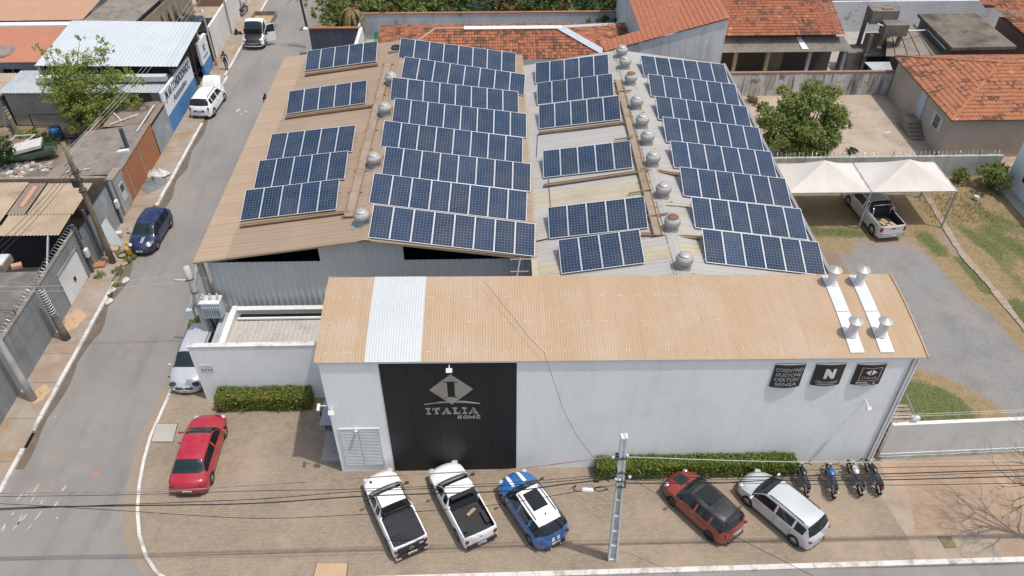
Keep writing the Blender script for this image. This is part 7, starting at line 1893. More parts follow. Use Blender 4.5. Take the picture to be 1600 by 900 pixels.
# ---------------------------------------------------------------- two-box hatchbacks and estates
def hatch(name, label, cat, loc, rz, pm, L=4.05, W=1.75, H=1.52, belt=.92, ws=(.35, .98), rear=.30, tail=.14, hoodz=.98, group=None, wheel_r=.31, roof=None, est=False, rg=None):
    h = L / 2; w = W / 2
    st = [('tail', -h, .66, w - .12, .72, w - .18, .76), ('t1', -h + .06, belt - .04, w - .07, belt + .04, w - .13, belt + .07), ('rg0', -h + .13, belt, w - .05, belt + .12, w - .13, belt + .14),
          ('rg1', -h + (rg or .55), belt + .02, w - .02, H - .13, w - (.33 if roof else .22), H - .05), ('cp', -h + .95, belt + .01, w, H - .07, w - (.29 if roof else .21), H - .01), ('bp', -.20, belt, w, H - .055, w - (.27 if roof else .20), H), ('ws1', ws[0], belt - .01, w, H - .11, w - (.31 if roof else .22), H - .03), ('ws0', ws[1], belt - .03, w - .01, hoodz - .03, w - .13, hoodz + .03), ('hood', ws[1] + .12, belt - .05, w - .02, hoodz - .07, w - .15, hoodz),
          ('hf', h - .34, .76, w - .06, .82, w - .2, .90), ('n1', h - .09, .64, w - .14, .68, w - .28, .73), ('nose', h, .50, w - .24, .55, w - .38, .59)]
    c = Car(name, label, cat, loc, rz, pm, st, (-h + .72, h - .78, wheel_r), bow=(.34, .20), group=group); c.h = h; c.w = w; c.H = H
    if roof:
        c.bow = (.40, .36)
    c.region('rear_window', 'rg0', 'rg1', 8, 11); c.region('windshield', 'ws1', 'ws0', 8, 11); c.region('quarter_window', 'rg1', 'cp', 6, 7); c.region('side_window', 'cp', 'bp', 6, 7); c.region('front_window', 'bp', 'ws0', 6, 7)
    for kk in ('cp', 'bp'):
        for d in (1, -1): c.own.pop((c.keyidx[kk], 6, d), None)
    if roof:
        c.region('roof', 'rg1', 'ws1', 9, 11)
        for k in (('rg1', 'ws1'),): c.region('roof', k[0], k[1], 8, 9)
    return c
def hmats(pm, roof=None, pillars=None): return {'body': pm, 'rear_window': 'glass_dark', 'windshield': 'glass_tint', 'side_window': 'glass_dark', 'front_window': 'glass_dark', 'quarter_window': 'glass_dark', 'roof': roof or pm, 'pillar': pillars or pm}
# blue car with white roof and stripes
hb = R(119)
c = hatch('parked_car', 'blue hatchback with a white roof, sunroof and white bonnet stripes', 'car', at_rear(868, 857, hb, 2.05), hb, 'paint_blue', 4.1, 1.79, 1.50, .94, (.45, 1.0), roof=True, hoodz=1.0, rg=.50)
c.region('pillar', 'rg0', 'rg1', 6, 8); c.region('pillar', 'rg1', 'ws1', 7, 8); c.region('pillar', 'ws1', 'ws0', 7, 8)
c.region('windshield', 'ws1', 'ws0', 8, 11)
c.finish(hmats('paint_blue', 'paint_roofwhite', 'plastic_black')); c.wheels('rim', arch='plastic_black'); c.mirrors(.80, 1.02, 'paint_black'); c.handles((-.35, .35), .86); c.seams((-.2, .88, -1.1))
for s in (1, -1):
    c.sheet('bonnet_stripe', 'paint_roofwhite', lambda i, j: c.top(1.12 + (c.h - .14 - 1.12) * i, s * (.30 + .22 * j), .008), 14, 2)
    c.sheet('boot_stripe', 'paint_roofwhite', lambda i, j: (-c.h - .006 + .045 * i, s * (.07 + .13 * j), .72 + .2 * i), 2, 1)
c.sheet('sunroof', 'glass_dark', lambda i, j: c.top(-.78 + 1.02 * i, (-.60 + 1.2 * j), .007), 10, 6)
c.bars('roof_rail', 'plastic_black', [[c.top(-1.2, s * .86, .02), c.top(-1.1, s * .86, .06), c.top(.25, s * .86, .06), c.top(.36, s * .86, .02)] for s in (1, -1)], .018)
c.lamp('tail_lamp', 'tail_red', -c.h + .11, .67, .80, .05, .07, .12, .3); c.lamp('headlamp', 'lamp_clear', c.h - .30, .62, .74, .13, .14, .10, -.5); c.plate(-c.h - .02, .52, 'rear'); c.bars('exhaust', 'chrome', [[(-c.h - .06, .25, .27), (-c.h + .2, .25, .27)], [(-c.h - .06, -.25, .27), (-c.h + .2, -.25, .27)]], .04)
c.box('aerial', 'plastic_black', -1.17, -1.09, -.025, .025, 1.47, 1.54); c.box('bumper_vent', 'plastic_black', -c.h - .012, -c.h + .1, -.5, .5, .27, .38)
# dark red car with black roof
hb = R(127)
c = hatch('parked_car', 'dark red hatchback with a black roof and black bonnet stripe', 'car', at_rear(1148, 846, hb, 2.0), hb, 'paint_rust', 4.0, 1.77, 1.46, .93, (.45, 1.0), roof=True, hoodz=.99, rg=.55)
c.region('pillar', 'rg0', 'rg1', 6, 8); c.region('pillar', 'rg1', 'ws1', 7, 8); c.region('pillar', 'ws1', 'ws0', 7, 8); c.finish(hmats('paint_rust', 'paint_black', 'plastic_black')); c.wheels('plastic_black'); c.mirrors(.80, 1.02, 'paint_black'); c.handles((-.05,), .86); c.seams((-.45, .88))
c.sheet('bonnet_stripe', 'paint_black', lambda i, j: c.top(1.12 + (c.h - .30 - 1.12) * i, -.42 + .84 * j, .008), 14, 4)
c.sheet('sunroof', 'glass_dark', lambda i, j: c.top(-.62 + .9 * i, (-.68 + 1.36 * j), .007), 10, 6)
c.lamp('tail_lamp', 'tail_red', -c.h + .10, .66, .80, .05, .08, .09, .3); c.lamp('headlamp', 'chrome', c.h - .32, .62, .76, .14, .14, .11, -.5); c.plate(-c.h - .025, .70, 'rear'); c.box('tailgate_trim', 'chrome', -c.h - .012, -c.h + .05, -.34, .34, .80, .83); c.box('bumper_vent', 'plastic_black', -c.h - .012, -c.h + .1, -.5, .5, .27, .38); c.bars('exhaust', 'chrome', [[(-c.h - .06, .12, .27), (-c.h + .2, .12, .27)], [(-c.h - .06, -.12, .27), (-c.h + .2, -.12, .27)]], .04)
c.box('spoiler', 'paint_black', -1.72, -1.55, -.45, .45, 1.35, 1.385)
# silver estate
hb = R(127)
c = hatch('parked_car', 'silver estate car with roof rails, rightmost car in the row beside the motorcycles', 'car', at_rear(1277, 853, hb, 2.12), hb, 'paint_silver', 4.25, 1.68, 1.54, .92, (.55, 1.22), hoodz=.98, rg=.42); c.finish(hmats('paint_silver')); c.wheels('rim'); c.mirrors(1.02, .99, 'paint_silver'); c.handles((-.45, .40), .82, 'paint_silver'); c.seams((-.2, -1.05, 1.08))
c.bars('roof_rail', 'plastic_black', [[c.top(-1.45, s * .93, .015), c.top(-1.35, s * .93, .05), c.top(.30, s * .93, .05), c.top(.42, s * .93, .015)] for s in (1, -1)], .02)
c.lamp('tail_lamp', 'tail_red', -c.h + .18, .68, .80, .14, .07, .07, .25); c.lamp('headlamp', 'lamp_clear', c.h - .28, .58, .72, .16, .15, .09, -.5); c.plate(-c.h - .01, .78, 'rear'); c.box('bumper_vent', 'plastic_black', -c.h - .01, -c.h + .06, -.4, .4, .26, .33)
# ---------------------------------------------------------------- cars of the side street
def at_front(u, v, hd, half, z=0.0):
    p = P(u, v, z); return Vector((p.x - math.cos(hd) * half, p.y - math.sin(hd) * half, z))
hb = R(-93)
c = hatch('parked_car', 'dark blue hatchback with pale bonnet stripes on the side street', 'car', at_front(221, 401, hb, 2.0, .02), hb, 'paint_navy', 4.05, 1.70, 1.50, .93, (.35, 1.05), hoodz=1.0); c.finish(hmats('paint_navy')); c.wheels('rim'); c.mirrors(.85, .99, 'paint_navy'); c.seams((-.2, .95, -1.1)); c.handles((-.4, .35), .84, 'paint_navy')
for s in (.10, .26): c.sheet('bonnet_stripe', 'alu', lambda i, j: c.top(1.2 + (c.h - .3 - 1.2) * i, s + .07 * j, .008), 10, 1)
c.lamp('headlamp', 'lamp_clear', c.h - .30, .60, .74, .17, .15, .10, -.5); c.lamp('tail_lamp', 'tail_red', -c.h + .1, .64, .82, .06, .09, .16, .3); c.plate(c.h + .004, .42, 'front'); c.box('grille', 'plastic_black', c.h - .08, c.h + .002, -.42, .42, .25, .34)
hb = R(-91)
c = hatch('parked_car', 'silver blue estate parked between the street and the white annex wall', 'car', at_front(292, 619, hb, 2.3, .06), hb, 'paint_steel', 4.6, 1.80, 1.56, .95, (.45, 1.18), hoodz=1.02); c.finish(hmats('paint_steel')); c.wheels('rim'); c.mirrors(.98, 1.02, 'paint_steel'); c.seams((-.2, 1.05, -1.2))
c.bars('roof_rail', 'plastic_black', [[c.top(-1.75, s * .93, .015), c.top(-1.6, s * .93, .05), c.top(.30, s * .93, .05), c.top(.42, s * .93, .015)] for s in (1, -1)], .022)
c.lamp('headlamp', 'plastic_black', c.h - .22, .58, .74, .14, .22, .065, -.45); c.box('grille', 'plastic_black', c.h - .06, c.h + .004, -.44, .44, .52, .62); b = MB(); b.lathe((c.h + .006, 0, .60), [(.001, .012), (.065, .01), (.07, 0)], 14, axis=(1, 0, 0)); b.build('badge', 'chrome', c.t, local=True); c.plate(c.h + .008, .38, 'front'); c.lamp('fog_lamp', 'lamp_clear', c.h - .16, .62, .42, .1, .08, .05, -.4); c.lamp('tail_lamp', 'tail_red', -c.h + .12, .7, .84, .1, .09, .1, .3)
hb = R(86)
c = hatch('parked_car', 'white sport utility car with its bonnet raised outside the workshop', 'car', at_rear(315, 187, hb, 2.12, .03), hb, 'paint_white', 4.3, 1.82, 1.66, 1.02, (.45, 1.05), hoodz=1.08, wheel_r=.34)
c.region('engine_bay', 'hood', 'hf', 9, 11); m_ = hmats('paint_white'); m_['engine_bay'] = 'plastic_black'; c.finish(m_); c.wheels('rim'); c.mirrors(.86, 1.10, 'paint_white'); c.seams((-.2, .98, -1.15)); c.handles((-.4, .35), .92, 'plastic_black')
b = MB(); hp = Vector((1.18, 0, 1.08)); b.grid(lambda i, j: (hp.x - .08 + .74 * j, (-.78 + 1.56 * i) * (1 - .12 * j * j), hp.z + .86 * j + .10 * math.sin(PI * j) + .05 * math.sin(PI * i)), 10, 8); b.build('bonnet', 'paint_white', c.t, local=True, smooth=True)['label'] = 'white bonnet propped wide open'
c.bars('roof_rail', 'plastic_black', [[c.top(-1.45, s * .90, .015), c.top(-1.3, s * .90, .06), c.top(.30, s * .90, .06), c.top(.42, s * .90, .015)] for s in (1, -1)], .028)
c.lamp('tail_lamp', 'tail_red', -c.h + .10, .74, .92, .05, .07, .16, .3); c.plate(-c.h - .008, .74, 'rear'); c.box('plate_panel', 'plastic_black', -c.h - .006, -c.h + .1, -.42, .42, .68, .83); c.box('bumper_vent', 'plastic_black', -c.h - .012, -c.h + .1, -.6, .6, .28, .38); c.lamp('headlamp', 'lamp_clear', c.h - .28, .62, .80, .14, .16, .1, -.5)
# silver pickup under the tent
hb = R(97)
c = pickup('pickup_truck', 'silver double-cab pickup with a chrome roll bar parked under the tent', at_rear(1389, 376, hb, 2.6, .03), hb, 'paint_champagne', 5.2, 1.85, 1.78, cab_r=-.62, ws=(.75, 1.45), wheel_r=.38, belt=1.08, hood=1.16)
c.wheels('rim'); c.mirrors(1.15, 1.18, 'paint_champagne'); c.seams((-.55, .35, 1.3)); c.handles((-.35, .55), 1.0); c.lamp('tail_lamp', 'tail_red', -c.h + .04, .80, .90, .06, .09, .19); c.box('tailgate', 'paint_champagne', -c.h - .02, -c.h + .03, -.70, .70, .62, 1.12); c.box('tailgate_handle', 'plastic_black', -c.h - .03, -c.h - .021, -.14, .14, .96, 1.04); c.box('bumper', 'chrome', -c.h - .16, -c.h + .02, -.84, .84, .44, .58); c.plate(-c.h - .17, .53, 'rear')
c.bars('roll_bar', 'chrome', [[(-1.25, s * .78, 1.14), (-.85, s * .66, 1.66)] for s in (1, -1)] + [[(-.85, -.66, 1.66), (-.85, .66, 1.66)]], .04)
c.bars('roof_rail', 'plastic_black', [[(-.45, s * .66, 1.73), (.55, s * .66, 1.74)] for s in (1, -1)], .022)
b = MB()
for q in range(4): b.obox((-1.5 - .25 * q, .35 * math.sin(q * 2.1), .74 + .04 * q), (.22, .08, 0), (-.05, .14, .02), (0, 0, .09))
b.build('cargo', 'cardboard', c.t, local=True)
# two dark cars in the top-left yard
for k, (u, v, pm, lb, hb) in enumerate(((283, 40, 'paint_green_dark', 'dark green old car standing in the yard beyond the workshop roof', R(25)), (313, 45, 'paint_black', 'black car partly hidden behind the workshop roof, nearest the street wall', R(30)))):
    q = P(u, v, .3); c = hatch('parked_car', lb, 'car', Vector((q.x, q.y, .03)), hb, pm, 4.0, 1.66, 1.42, .90, (.35, 1.0), hoodz=.96); c.finish(hmats(pm)); c.wheels('steel_dull'); c.mirrors(.8, .96, pm); c.lamp('headlamp', 'lamp_clear', c.h - .3, .58, .70, .14, .14, .09, -.5); c.lamp('tail_lamp', 'tail_red', -c.h + .1, .64, .78, .06, .1, .12, .3)
# ---------------------------------------------------------------- white truck with a wooden flatbed, bonnet up and door open
hb = R(-91); tl = at_front(397, 79, hb, 2.9, 0.0)
t = thing('flatbed_truck', 'white truck with a wooden flatbed, raised bonnet and open door', 'truck', tl, hb)
c = Car('truck_cab', 'x', 'x', (0, 0, 0), 0, 'paint_white', [('tail', .55, 1.2, .96, 1.9, .92, 1.95), ('r1', .62, 1.2, .97, 2.12, .86, 2.2), ('bp', .9, 1.2, .98, 2.2, .84, 2.3), ('ws1', 1.35, 1.2, .98, 2.12, .82, 2.22), ('ws0', 2.02, 1.16, .96, 1.28, .86, 1.33), ('hood', 2.12, 1.12, .95, 1.2, .84, 1.26), ('hf', 2.7, .98, .90, 1.02, .78, 1.06), ('nose', 2.95, .62, .82, .66, .72, .7)], (-1.7, 2.15, .36), zlow=.32, bow=(.25, 0))
bpy.data.objects.remove(c.t); c.t = t
c.region('windshield', 'ws1', 'ws0', 8, 11); c.region('side_window', 'bp', 'ws0', 6, 7); c.region('engine_bay', 'hood', 'hf', 8, 11); c.region('engine_bay', 'hf', 'nose', 8, 11); c.cap('grille', 'front', 2, 8); c.finish({'body': 'paint_white', 'windshield': 'glass_tint', 'side_window': 'glass_dark', 'engine_bay': 'plastic_black', 'grille': 'plastic_black'})
c.wheels('steel_dull'); c.lamp('headlamp', 'lamp_clear', 2.72, .74, .92, .12, .14, .14, -.4); c.plate(3.0, .45, 'front')
b = MB(); b.grid(lambda i, j: (2.1 + .2 * j, (-.84 + 1.68 * i) * (1 - .06 * j), 1.24 + .62 * j), 6, 3); b.build('bonnet', 'plastic_black', t, local=True)['label'] = 'raised bonnet seen from its dark inner side'
b = MB()   # driver's door swung out
dh = Vector((1.95, .98, 0)); dd = Vector((-.42, .95, 0)).normalized() * 1.05; n_ = Vector((dd.y, -dd.x, 0)).normalized() * .03
b.obox(dh + dd / 2 + Vector((0, 0, .9)), dd / 2, n_, (0, 0, .42)); b.bar(dh + Vector((0, 0, 1.3)), dh + dd * .35 + Vector((0, 0, 2.05)), .06); b.bar(dh + dd * .35 + Vector((0, 0, 2.05)), dh + dd + Vector((0, 0, 2.1)), .06); b.bar(dh + dd + Vector((0, 0, 2.1)), dh + dd + Vector((0, 0, 1.3)), .06); dr = b.build('door', 'paint_white', t, local=True); dr['label'] = 'white cab door standing open'
b = MB(); b.face([dh + dd * .06 + Vector((0, 0, 1.33)), dh + dd * .97 + Vector((0, 0, 1.33)), dh + dd * .97 + Vector((0, 0, 2.05)), dh + dd * .38 + Vector((0, 0, 2.02))]); b.build('pane', 'glass_tint', dr, local=True)
for d in (1, -1):
    b = MB(); b.bar((2.0, d * .95, 1.25), (2.05, d * 1.2, 1.3), .05); b.box(2.0, 2.08, d * 1.2 - .1, d * 1.2 + .1, 1.2, 1.5); b.build('mirror', 'plastic_black', t, local=True)
b = MB(); b.box(-3.0, .5, -1.05, 1.05, .92, 1.0); b.build('bed_floor', 'wood_bed', t, local=True)
for nm, (x0, x1, y0, y1, z1) in (('side_board', (-3.0, .5, -1.09, -1.03, 1.42)), ('side_board', (-3.0, .5, 1.03, 1.09, 1.42)), ('headboard', (.44, .52, -1.03, 1.03, 1.62)), ('tailboard', (-3.04, -2.98, -1.03, 1.03, 1.42))): b = MB(); b.box(x0, x1, y0, y1, .93, z1); b.build(nm, 'wood_old', t, local=True)
b = MB(); b.box(-2.9, 2.2, -.35, .35, .5, .9); b.build('chassis', 'plastic_black', t, local=True)
# ---------------------------------------------------------------- motorcycles
def motorbike(label, loc, rz, tank, seat='plastic_black', rack=True, fairing=None, group='motorcycles parked by the showroom wall', s=1.0):
    t = thing('motorcycle', label, 'motorcycle', loc, rz, group)
    for x, nm in ((-.62, 'rear_wheel'), (.66, 'front_wheel')):
        b = MB(); b.tube([(x + .25 * math.cos(a), 0, .30 + .25 * math.sin(a)) for a in [2 * PI * k / 20 for k in range(21)]], .055, 8, cap=False); w = b.build('wheel', 'tyre', t, smooth=True, local=True)
        b = MB(); b.lathe((x, -.05, .30), [(.05, 0), (.05, .1)], 10, axis=(0, 1, 0))
        for k in range(6): a = k * PI / 3; b.bar((x, 0, .30), (x + .21 * math.cos(a), 0, .30 + .21 * math.sin(a)), .02, .03)
        b.build('rim', 'steel', w, local=True)
    for d in (1, -1): b = MB(); b.tube([(.66, d * .085, .30), (.44, d * .085, .92)], .026, 8); b.build('fork', 'steel', t, local=True)
    b = MB(); b.tube([(.44, 0, .88), (.05, 0, .62), (-.35, 0, .66), (-.72, 0, .72)], .03, 6); b.tube([(.42, 0, .78), (.15, 0, .32), (-.25, 0, .30), (-.35, 0, .66)], .025, 6); b.build('frame', 'plastic_black', t, local=True)
    b = MB(); b.obox((.05, 0, .42), (.20, 0, 0), (0, .14, 0), (.05, 0, .16)); b.lathe((.08, -.2, .36), [(.001, 0), (.12, .01), (.12, .39), (.001, .4)], 12, axis=(0, 1, 0)); b.build('engine', 'steel_dull', t, local=True)
    b = MB(); n, m = 12, 8
    def tk(i, j):
        x = -.10 + .52 * i; e = math.sin(PI * min(1, max(0, .08 + .9 * i))) ** .6; a = PI * (j - .5) * 1.6
        return (x, (.155 * e) * math.sin(a), .82 + .03 * i + .13 * e * math.cos(a) * (1 if math.cos(a) > 0 else .6))
    b.grid(tk, n, m); b.build('fuel_tank', tank, t, smooth=True, local=True)
    b = MB()
    def sk(i, j):
        x = -.78 + .72 * i; w = .11 + .05 * math.sin(PI * i * .9); f = 2 * j - 1
        return (x, w * f, .83 - .06 * math.sin(PI * i) - .05 * abs(f) ** 3 + .03 * (1 - i))
    b.grid(sk, 8, 6); b.box(-.76, -.08, -.10, .10, .70, .76); b.build('seat', seat, t, smooth=True, local=True)
    b = MB(); b.tube([(.36, .38, 1.06), (.44, .22, 1.08), (.45, 0, 1.0), (.44, -.22, 1.08), (.36, -.38, 1.06)], .018, 6); b.tube([(.36, .38, 1.06), (.32, .42, 1.05)], .028, 6); b.tube([(.36, -.38, 1.06), (.32, -.42, 1.05)], .028, 6); b.build('handlebar', 'plastic_black', t, local=True)
    for d in (1, -1): b = MB(); b.tube([(.42, d * .24, 1.08), (.40, d * .30, 1.24)], .008, 4); b.lathe((.40, d * .31, 1.26), [(.001, -.015), (.06, -.01), (.06, .01), (.001, .015)], 10, axis=(1, 0, 0)); b.build('mirror', 'plastic_black', t, local=True)
    b = MB(); b.lathe((.50, 0, .92), [(.05, -.06), (.10, 0), (.10, .04), (.001, .06)], 12, axis=(1, 0, 0)); b.build('headlamp', 'lamp_clear', t, local=True)
    b = MB()
    for xx, a0, a1 in ((.66, .25, 2.2), (-.62, .5, 2.6)):
        for k in range(6):
            a, e = a0 + (a1 - a0) * k / 6, a0 + (a1 - a0) * (k + 1) / 6; b.bar((xx + .33 * math.cos(a), 0, .30 + .33 * math.sin(a)), (xx + .33 * math.cos(e), 0, .30 + .33 * math.sin(e)), .12, .015, up=(0, 1, 0))
    b.build('mudguard', fairing or tank, t, local=True)
    b = MB(); b.obox((-.84, 0, .72), (.05, 0, 0), (0, .07, 0), (0, 0, .04)); b.build('tail_lamp', 'tail_red', t, local=True)
    b = MB(); b.obox((-.95, 0, .56), (.01, 0, .02), (0, .09, 0), (-.03, 0, .08)); b.build('licence_plate', 'plate_white', t, local=True)
    b = MB(); b.tube([(.2, -.12, .25), (-.3, -.17, .25), (-.75, -.19, .36)], .045, 8); b.build('exhaust', 'steel_dull', t, smooth=True, local=True)
    if rack:
        b = MB(); b.tube([(-.55, .13, .86), (-.85, .12, .88), (-.95, 0, .88), (-.85, -.12, .88), (-.55, -.13, .86)], .014, 5); b.build('rack', 'steel_dull', t, local=True)
    b = MB(); b.bar((-.05, .12, .30), (-.12, .38, .02), .025); b.build('side_stand', 'steel_dull', t, local=True)
    return t
for k, ((u0, v0, u1, v1), tank, lb, rk, fa) in enumerate((((1260, 778, 1247, 737), 'paint_black', 'black motorcycle at the end of the long hedge', True, None), ((1303, 782, 1291, 736), 'paint_blue', 'motorcycle with a shiny blue tank', True, None), ((1345, 777, 1324, 732), 'paint_silver', 'motorcycle with a silver tank', True, 'plastic_black'), ((1374, 775, 1352, 731), 'paint_black', 'black motorcycle farthest right, leaning beside the silver-tanked one', False, None))):
    a_, c_ = P(u0, v0, FZ), P(u1, v1, FZ); hd_ = math.atan2(c_.y - a_.y, c_.x - a_.x); m_ = (a_ + c_) / 2
    o = motorbike(lb, (m_.x, m_.y, FZ), hd_, tank, 'plastic_black', rk, fa); o.rotation_euler = (R(-7), 0, hd_)
# ================================================================== vegetation
LR = random.Random(21)
def rdir():
    z = LR.uniform(-1, 1); a = LR.uniform(0, 2 * PI); r = math.sqrt(1 - z * z); return Vector((r * math.cos(a), r * math.sin(a), z))
def leaf(b, p, s, up=.35, m=0, asp=.55):
    n = (rdir() + Vector((0, 0, up))).normalized(); x = n.cross(rdir()).normalized(); y = n.cross(x)
    x = x * s; y = y * s * asp; d = n * s * .18
    i = len(b.v); b.v += [tuple(p - x), tuple(p + y - d), tuple(p + x), tuple(p - y - d)]
    b.f.append((i, i + 1, i + 2, i + 3)); b.uv += [(0, 0)] * 4; b.mi.append(m)
def clump(b, c, r, n, s, up=.35, m=0, shell=.55):
    """leaves gathered on small twigs inside an ellipsoid so that gaps stay between them"""
    c = Vector(c); tw = max(1, n // 14)
    for _ in range(tw):
        d = rdir(); k = shell + (1 - shell) * LR.random() ** .6
        if d.z < -.35: d.z *= .5
        q = c + Vector((d.x * r[0], d.y * r[1], d.z * r[2])) * k; tr = .10 + .16 * LR.random()
        for _ in range(n // tw): leaf(b, q + rdir() * tr * (r[0] + .4) * LR.random(), s * LR.uniform(.6, 1.25), up, m)
def limbs(b, base, tips, r0, fork=.35):
    base = Vector(base)
    for t in tips:
        t = Vector(t); m1 = base + (t - base) * fork + Vector((0, 0, .25 * (t - base).length * fork)); m2 = base + (t - base) * .7 + Vector((0, 0, .1 * (t - base).length)) + rdir() * .12
        b.tube([base, m1, m2, t], [r0, r0 * .6, r0 * .34, r0 * .10], 6)
def tree(name, label, base, blobs, mat, trunk=.14, s=.12, fork_h=.9, group=None, cat='tree', up=.35, dens=1.0):
    base = Vector(base); t = thing(name, label, cat, base, group=group)
    b = MB(); f = base + Vector((0, 0, fork_h)); b.tube([base + Vector((0, 0, -.05)), base + Vector((.03, 0, fork_h * .5)), f], [trunk * 1.25, trunk, trunk * .85], 8)
    limbs(b, f, [bl[0] for bl in blobs], trunk * .6); b.build('trunk', 'bark', t, smooth=True)
    b = MB()
    for c, r, n in blobs: clump(b, c, r, int(n * dens), s, up)
    b.build('crown', mat, t); return t
# round tree by the patio
tb_ = P(1250, 242, 0); TH_ = HG((1250, 242), (1257, 122)); k = TH_ / 4.6
bl = []
for (u, v, y, r, n) in ((1205, 190, -.4, 1.15, 1100), (1240, 165, .2, 1.2, 1200), (1280, 160, .3, 1.15, 1200), (1305, 178, 0, .9, 800), (1255, 205, -1.0, 1.3, 1500), (1215, 218, -1.0, 1.1, 1100), (1290, 215, -.9, 1.1, 1200), (1270, 140, .9, .9, 700), (1300, 145, .8, .7, 450), (1240, 232, -1.3, 1.0, 900), (1195, 170, .6, .6, 300), (1320, 195, .3, .5, 260), (1222, 142, .8, .5, 220), (1275, 236, -1.3, .9, 800)):
    c = PY(u, v, tb_.y + y); bl.append(((c.x, c.y, max(.7, c.z)), (r, r * .9, r * .75), n))
for _ in range(16):
    a = LR.uniform(0, 2 * PI); q = LR.random() ** .5; c = PY(1254 + 52 * q * math.cos(a), 192 + 42 * q * math.sin(a), tb_.y - .2 + LR.uniform(-.6, .5)); bl.append(((c.x, c.y, max(.9, c.z)), (1.0, 1.0, .75), 420))
tree('round_tree', 'broad bright green tree growing on the patio behind the warehouse', tb_, bl, 'leaf_green', .16, .088, .8, dens=2.6, up=.7)
# feathery tree over the left yard
tb2 = P(132, 214, 0); bl = []
for (u, v, y, r, n) in ((95, 110, .0, 1.0, 420), (120, 95, .4, 1.0, 420), (150, 90, .2, .9, 360), (165, 78, .2, .7, 200), (125, 60, .5, .35, 60), (80, 85, 0, .8, 180), (75, 125, -.2, .9, 360), (100, 145, -.3, 1.2, 900), (130, 130, -.2, 1.3, 1000), (165, 120, 0, 1.1, 620), (195, 118, .2, .8, 260), (215, 128, .2, .6, 160), (140, 160, -.6, 1.2, 1100), (175, 155, -.4, 1.1, 850), (205, 160, -.2, .9, 420), (110, 170, -.8, 1.0, 700), (150, 185, -1.0, 1.0, 800), (185, 185, -.8, .8, 420), (118, 200, -1.2, .6, 320), (180, 198, -1.0, .6, 260), (60, 75, .2, .4, 50), (155, 62, .3, .4, 70)):
    c = PY(u, v, tb2.y + y); bl.append(((c.x, c.y, max(.6, c.z)), (r, r * .9, r * .8), n))
for _ in range(14):
    a = LR.uniform(0, 2 * PI); q = LR.random() ** .5; c = PY(138 + 55 * q * math.cos(a), 140 + 45 * q * math.sin(a), tb2.y - .3 + LR.uniform(-.6, .5)); bl.append(((c.x, c.y, max(.9, c.z)), (1.0, 1.0, .8), 260))
tree('feathery_tree', 'light green loose-crowned tree in the left yard in front of the grey lean-to roof', tb2, bl, 'leaf_lime', .13, .072, 1.2, up=.8, dens=2.1)
def bush(name, label, u, v, r, h, n, mat, z=.02, s=.09, group=None, cat='shrub', dy=0):
    p = P(u, v, z); t = thing(name, label, cat, p, group=group); b = MB()
    for _ in range(7):
        a = LR.uniform(0, 2 * PI); b.tube([p, p + Vector((math.cos(a) * r * .4, math.sin(a) * r * .4, h * .45)), p + Vector((math.cos(a) * r * .7, math.sin(a) * r * .7, h * .8))], [.035, .02, .008], 5)
    b.build('stem', 'bark', t); b = MB()
    for _ in range(9):
        a = LR.uniform(0, 2 * PI); q = LR.random() ** .5 * r * .6; clump(b, p + Vector((q * math.cos(a), q * math.sin(a), h * LR.uniform(.3, .72))), (r * .5, r * .5, h * .32), n // 9, s)
    b.build('foliage', mat, t); return t
bush('shrub', 'rounded dark green shrub beside the white building at the right edge', 1546, 296, 1.35, 2.2, 3600, 'leaf_green', s=.10)
bush('shrub', 'small shrub against the wall right of the tents', 1497, 286, .75, 1.3, 900, 'leaf_hedge', s=.08)
bush('weed_plant', 'small weed growing in the patio right of the round tree', 1330, 240, .5, .4, 420, 'leaf_deep', cat='weed')
bush('weed_plant', 'dry pale weeds along the mouldy wall left of the round tree', 1172, 160, .8, .5, 420, 'leaf_dry', cat='weed')
bush('shrub', 'tall dense green bush at the left edge of the back yard', 3, 262, 1.7, 3.6, 3200, 'leaf_deep', s=.12)
bush('shrub', 'low green bush beside the wreck in the back yard', 46, 222, 1.0, 1.2, 1100, 'leaf_green', s=.09)
bush('shrub', 'trailing green plants behind the blue drum', 75, 225, 1.3, .7, 800, 'leaf_deep', s=.09)
for k, (u, v, r) in enumerate(((157, 432, .42), (185, 425, .42), (200, 408, .3), (180, 447, .22), (172, 462, .2), (210, 402, .25))):
    bush('weed_plant', ('green weeds at the corner of the white gate', 'green weeds in the broken kerb below the wooden pole', 'small weeds by the cardboard box', 'tiny weeds in the broken kerb, upper of the two lowest', 'tiny weeds in the broken kerb, lowest one', 'weeds just in front of the blue car')[k], u, v, r, r * .7, int(700 * r), 'leaf_green' if k < 2 else 'leaf_hedge', .08, .06, cat='weed')
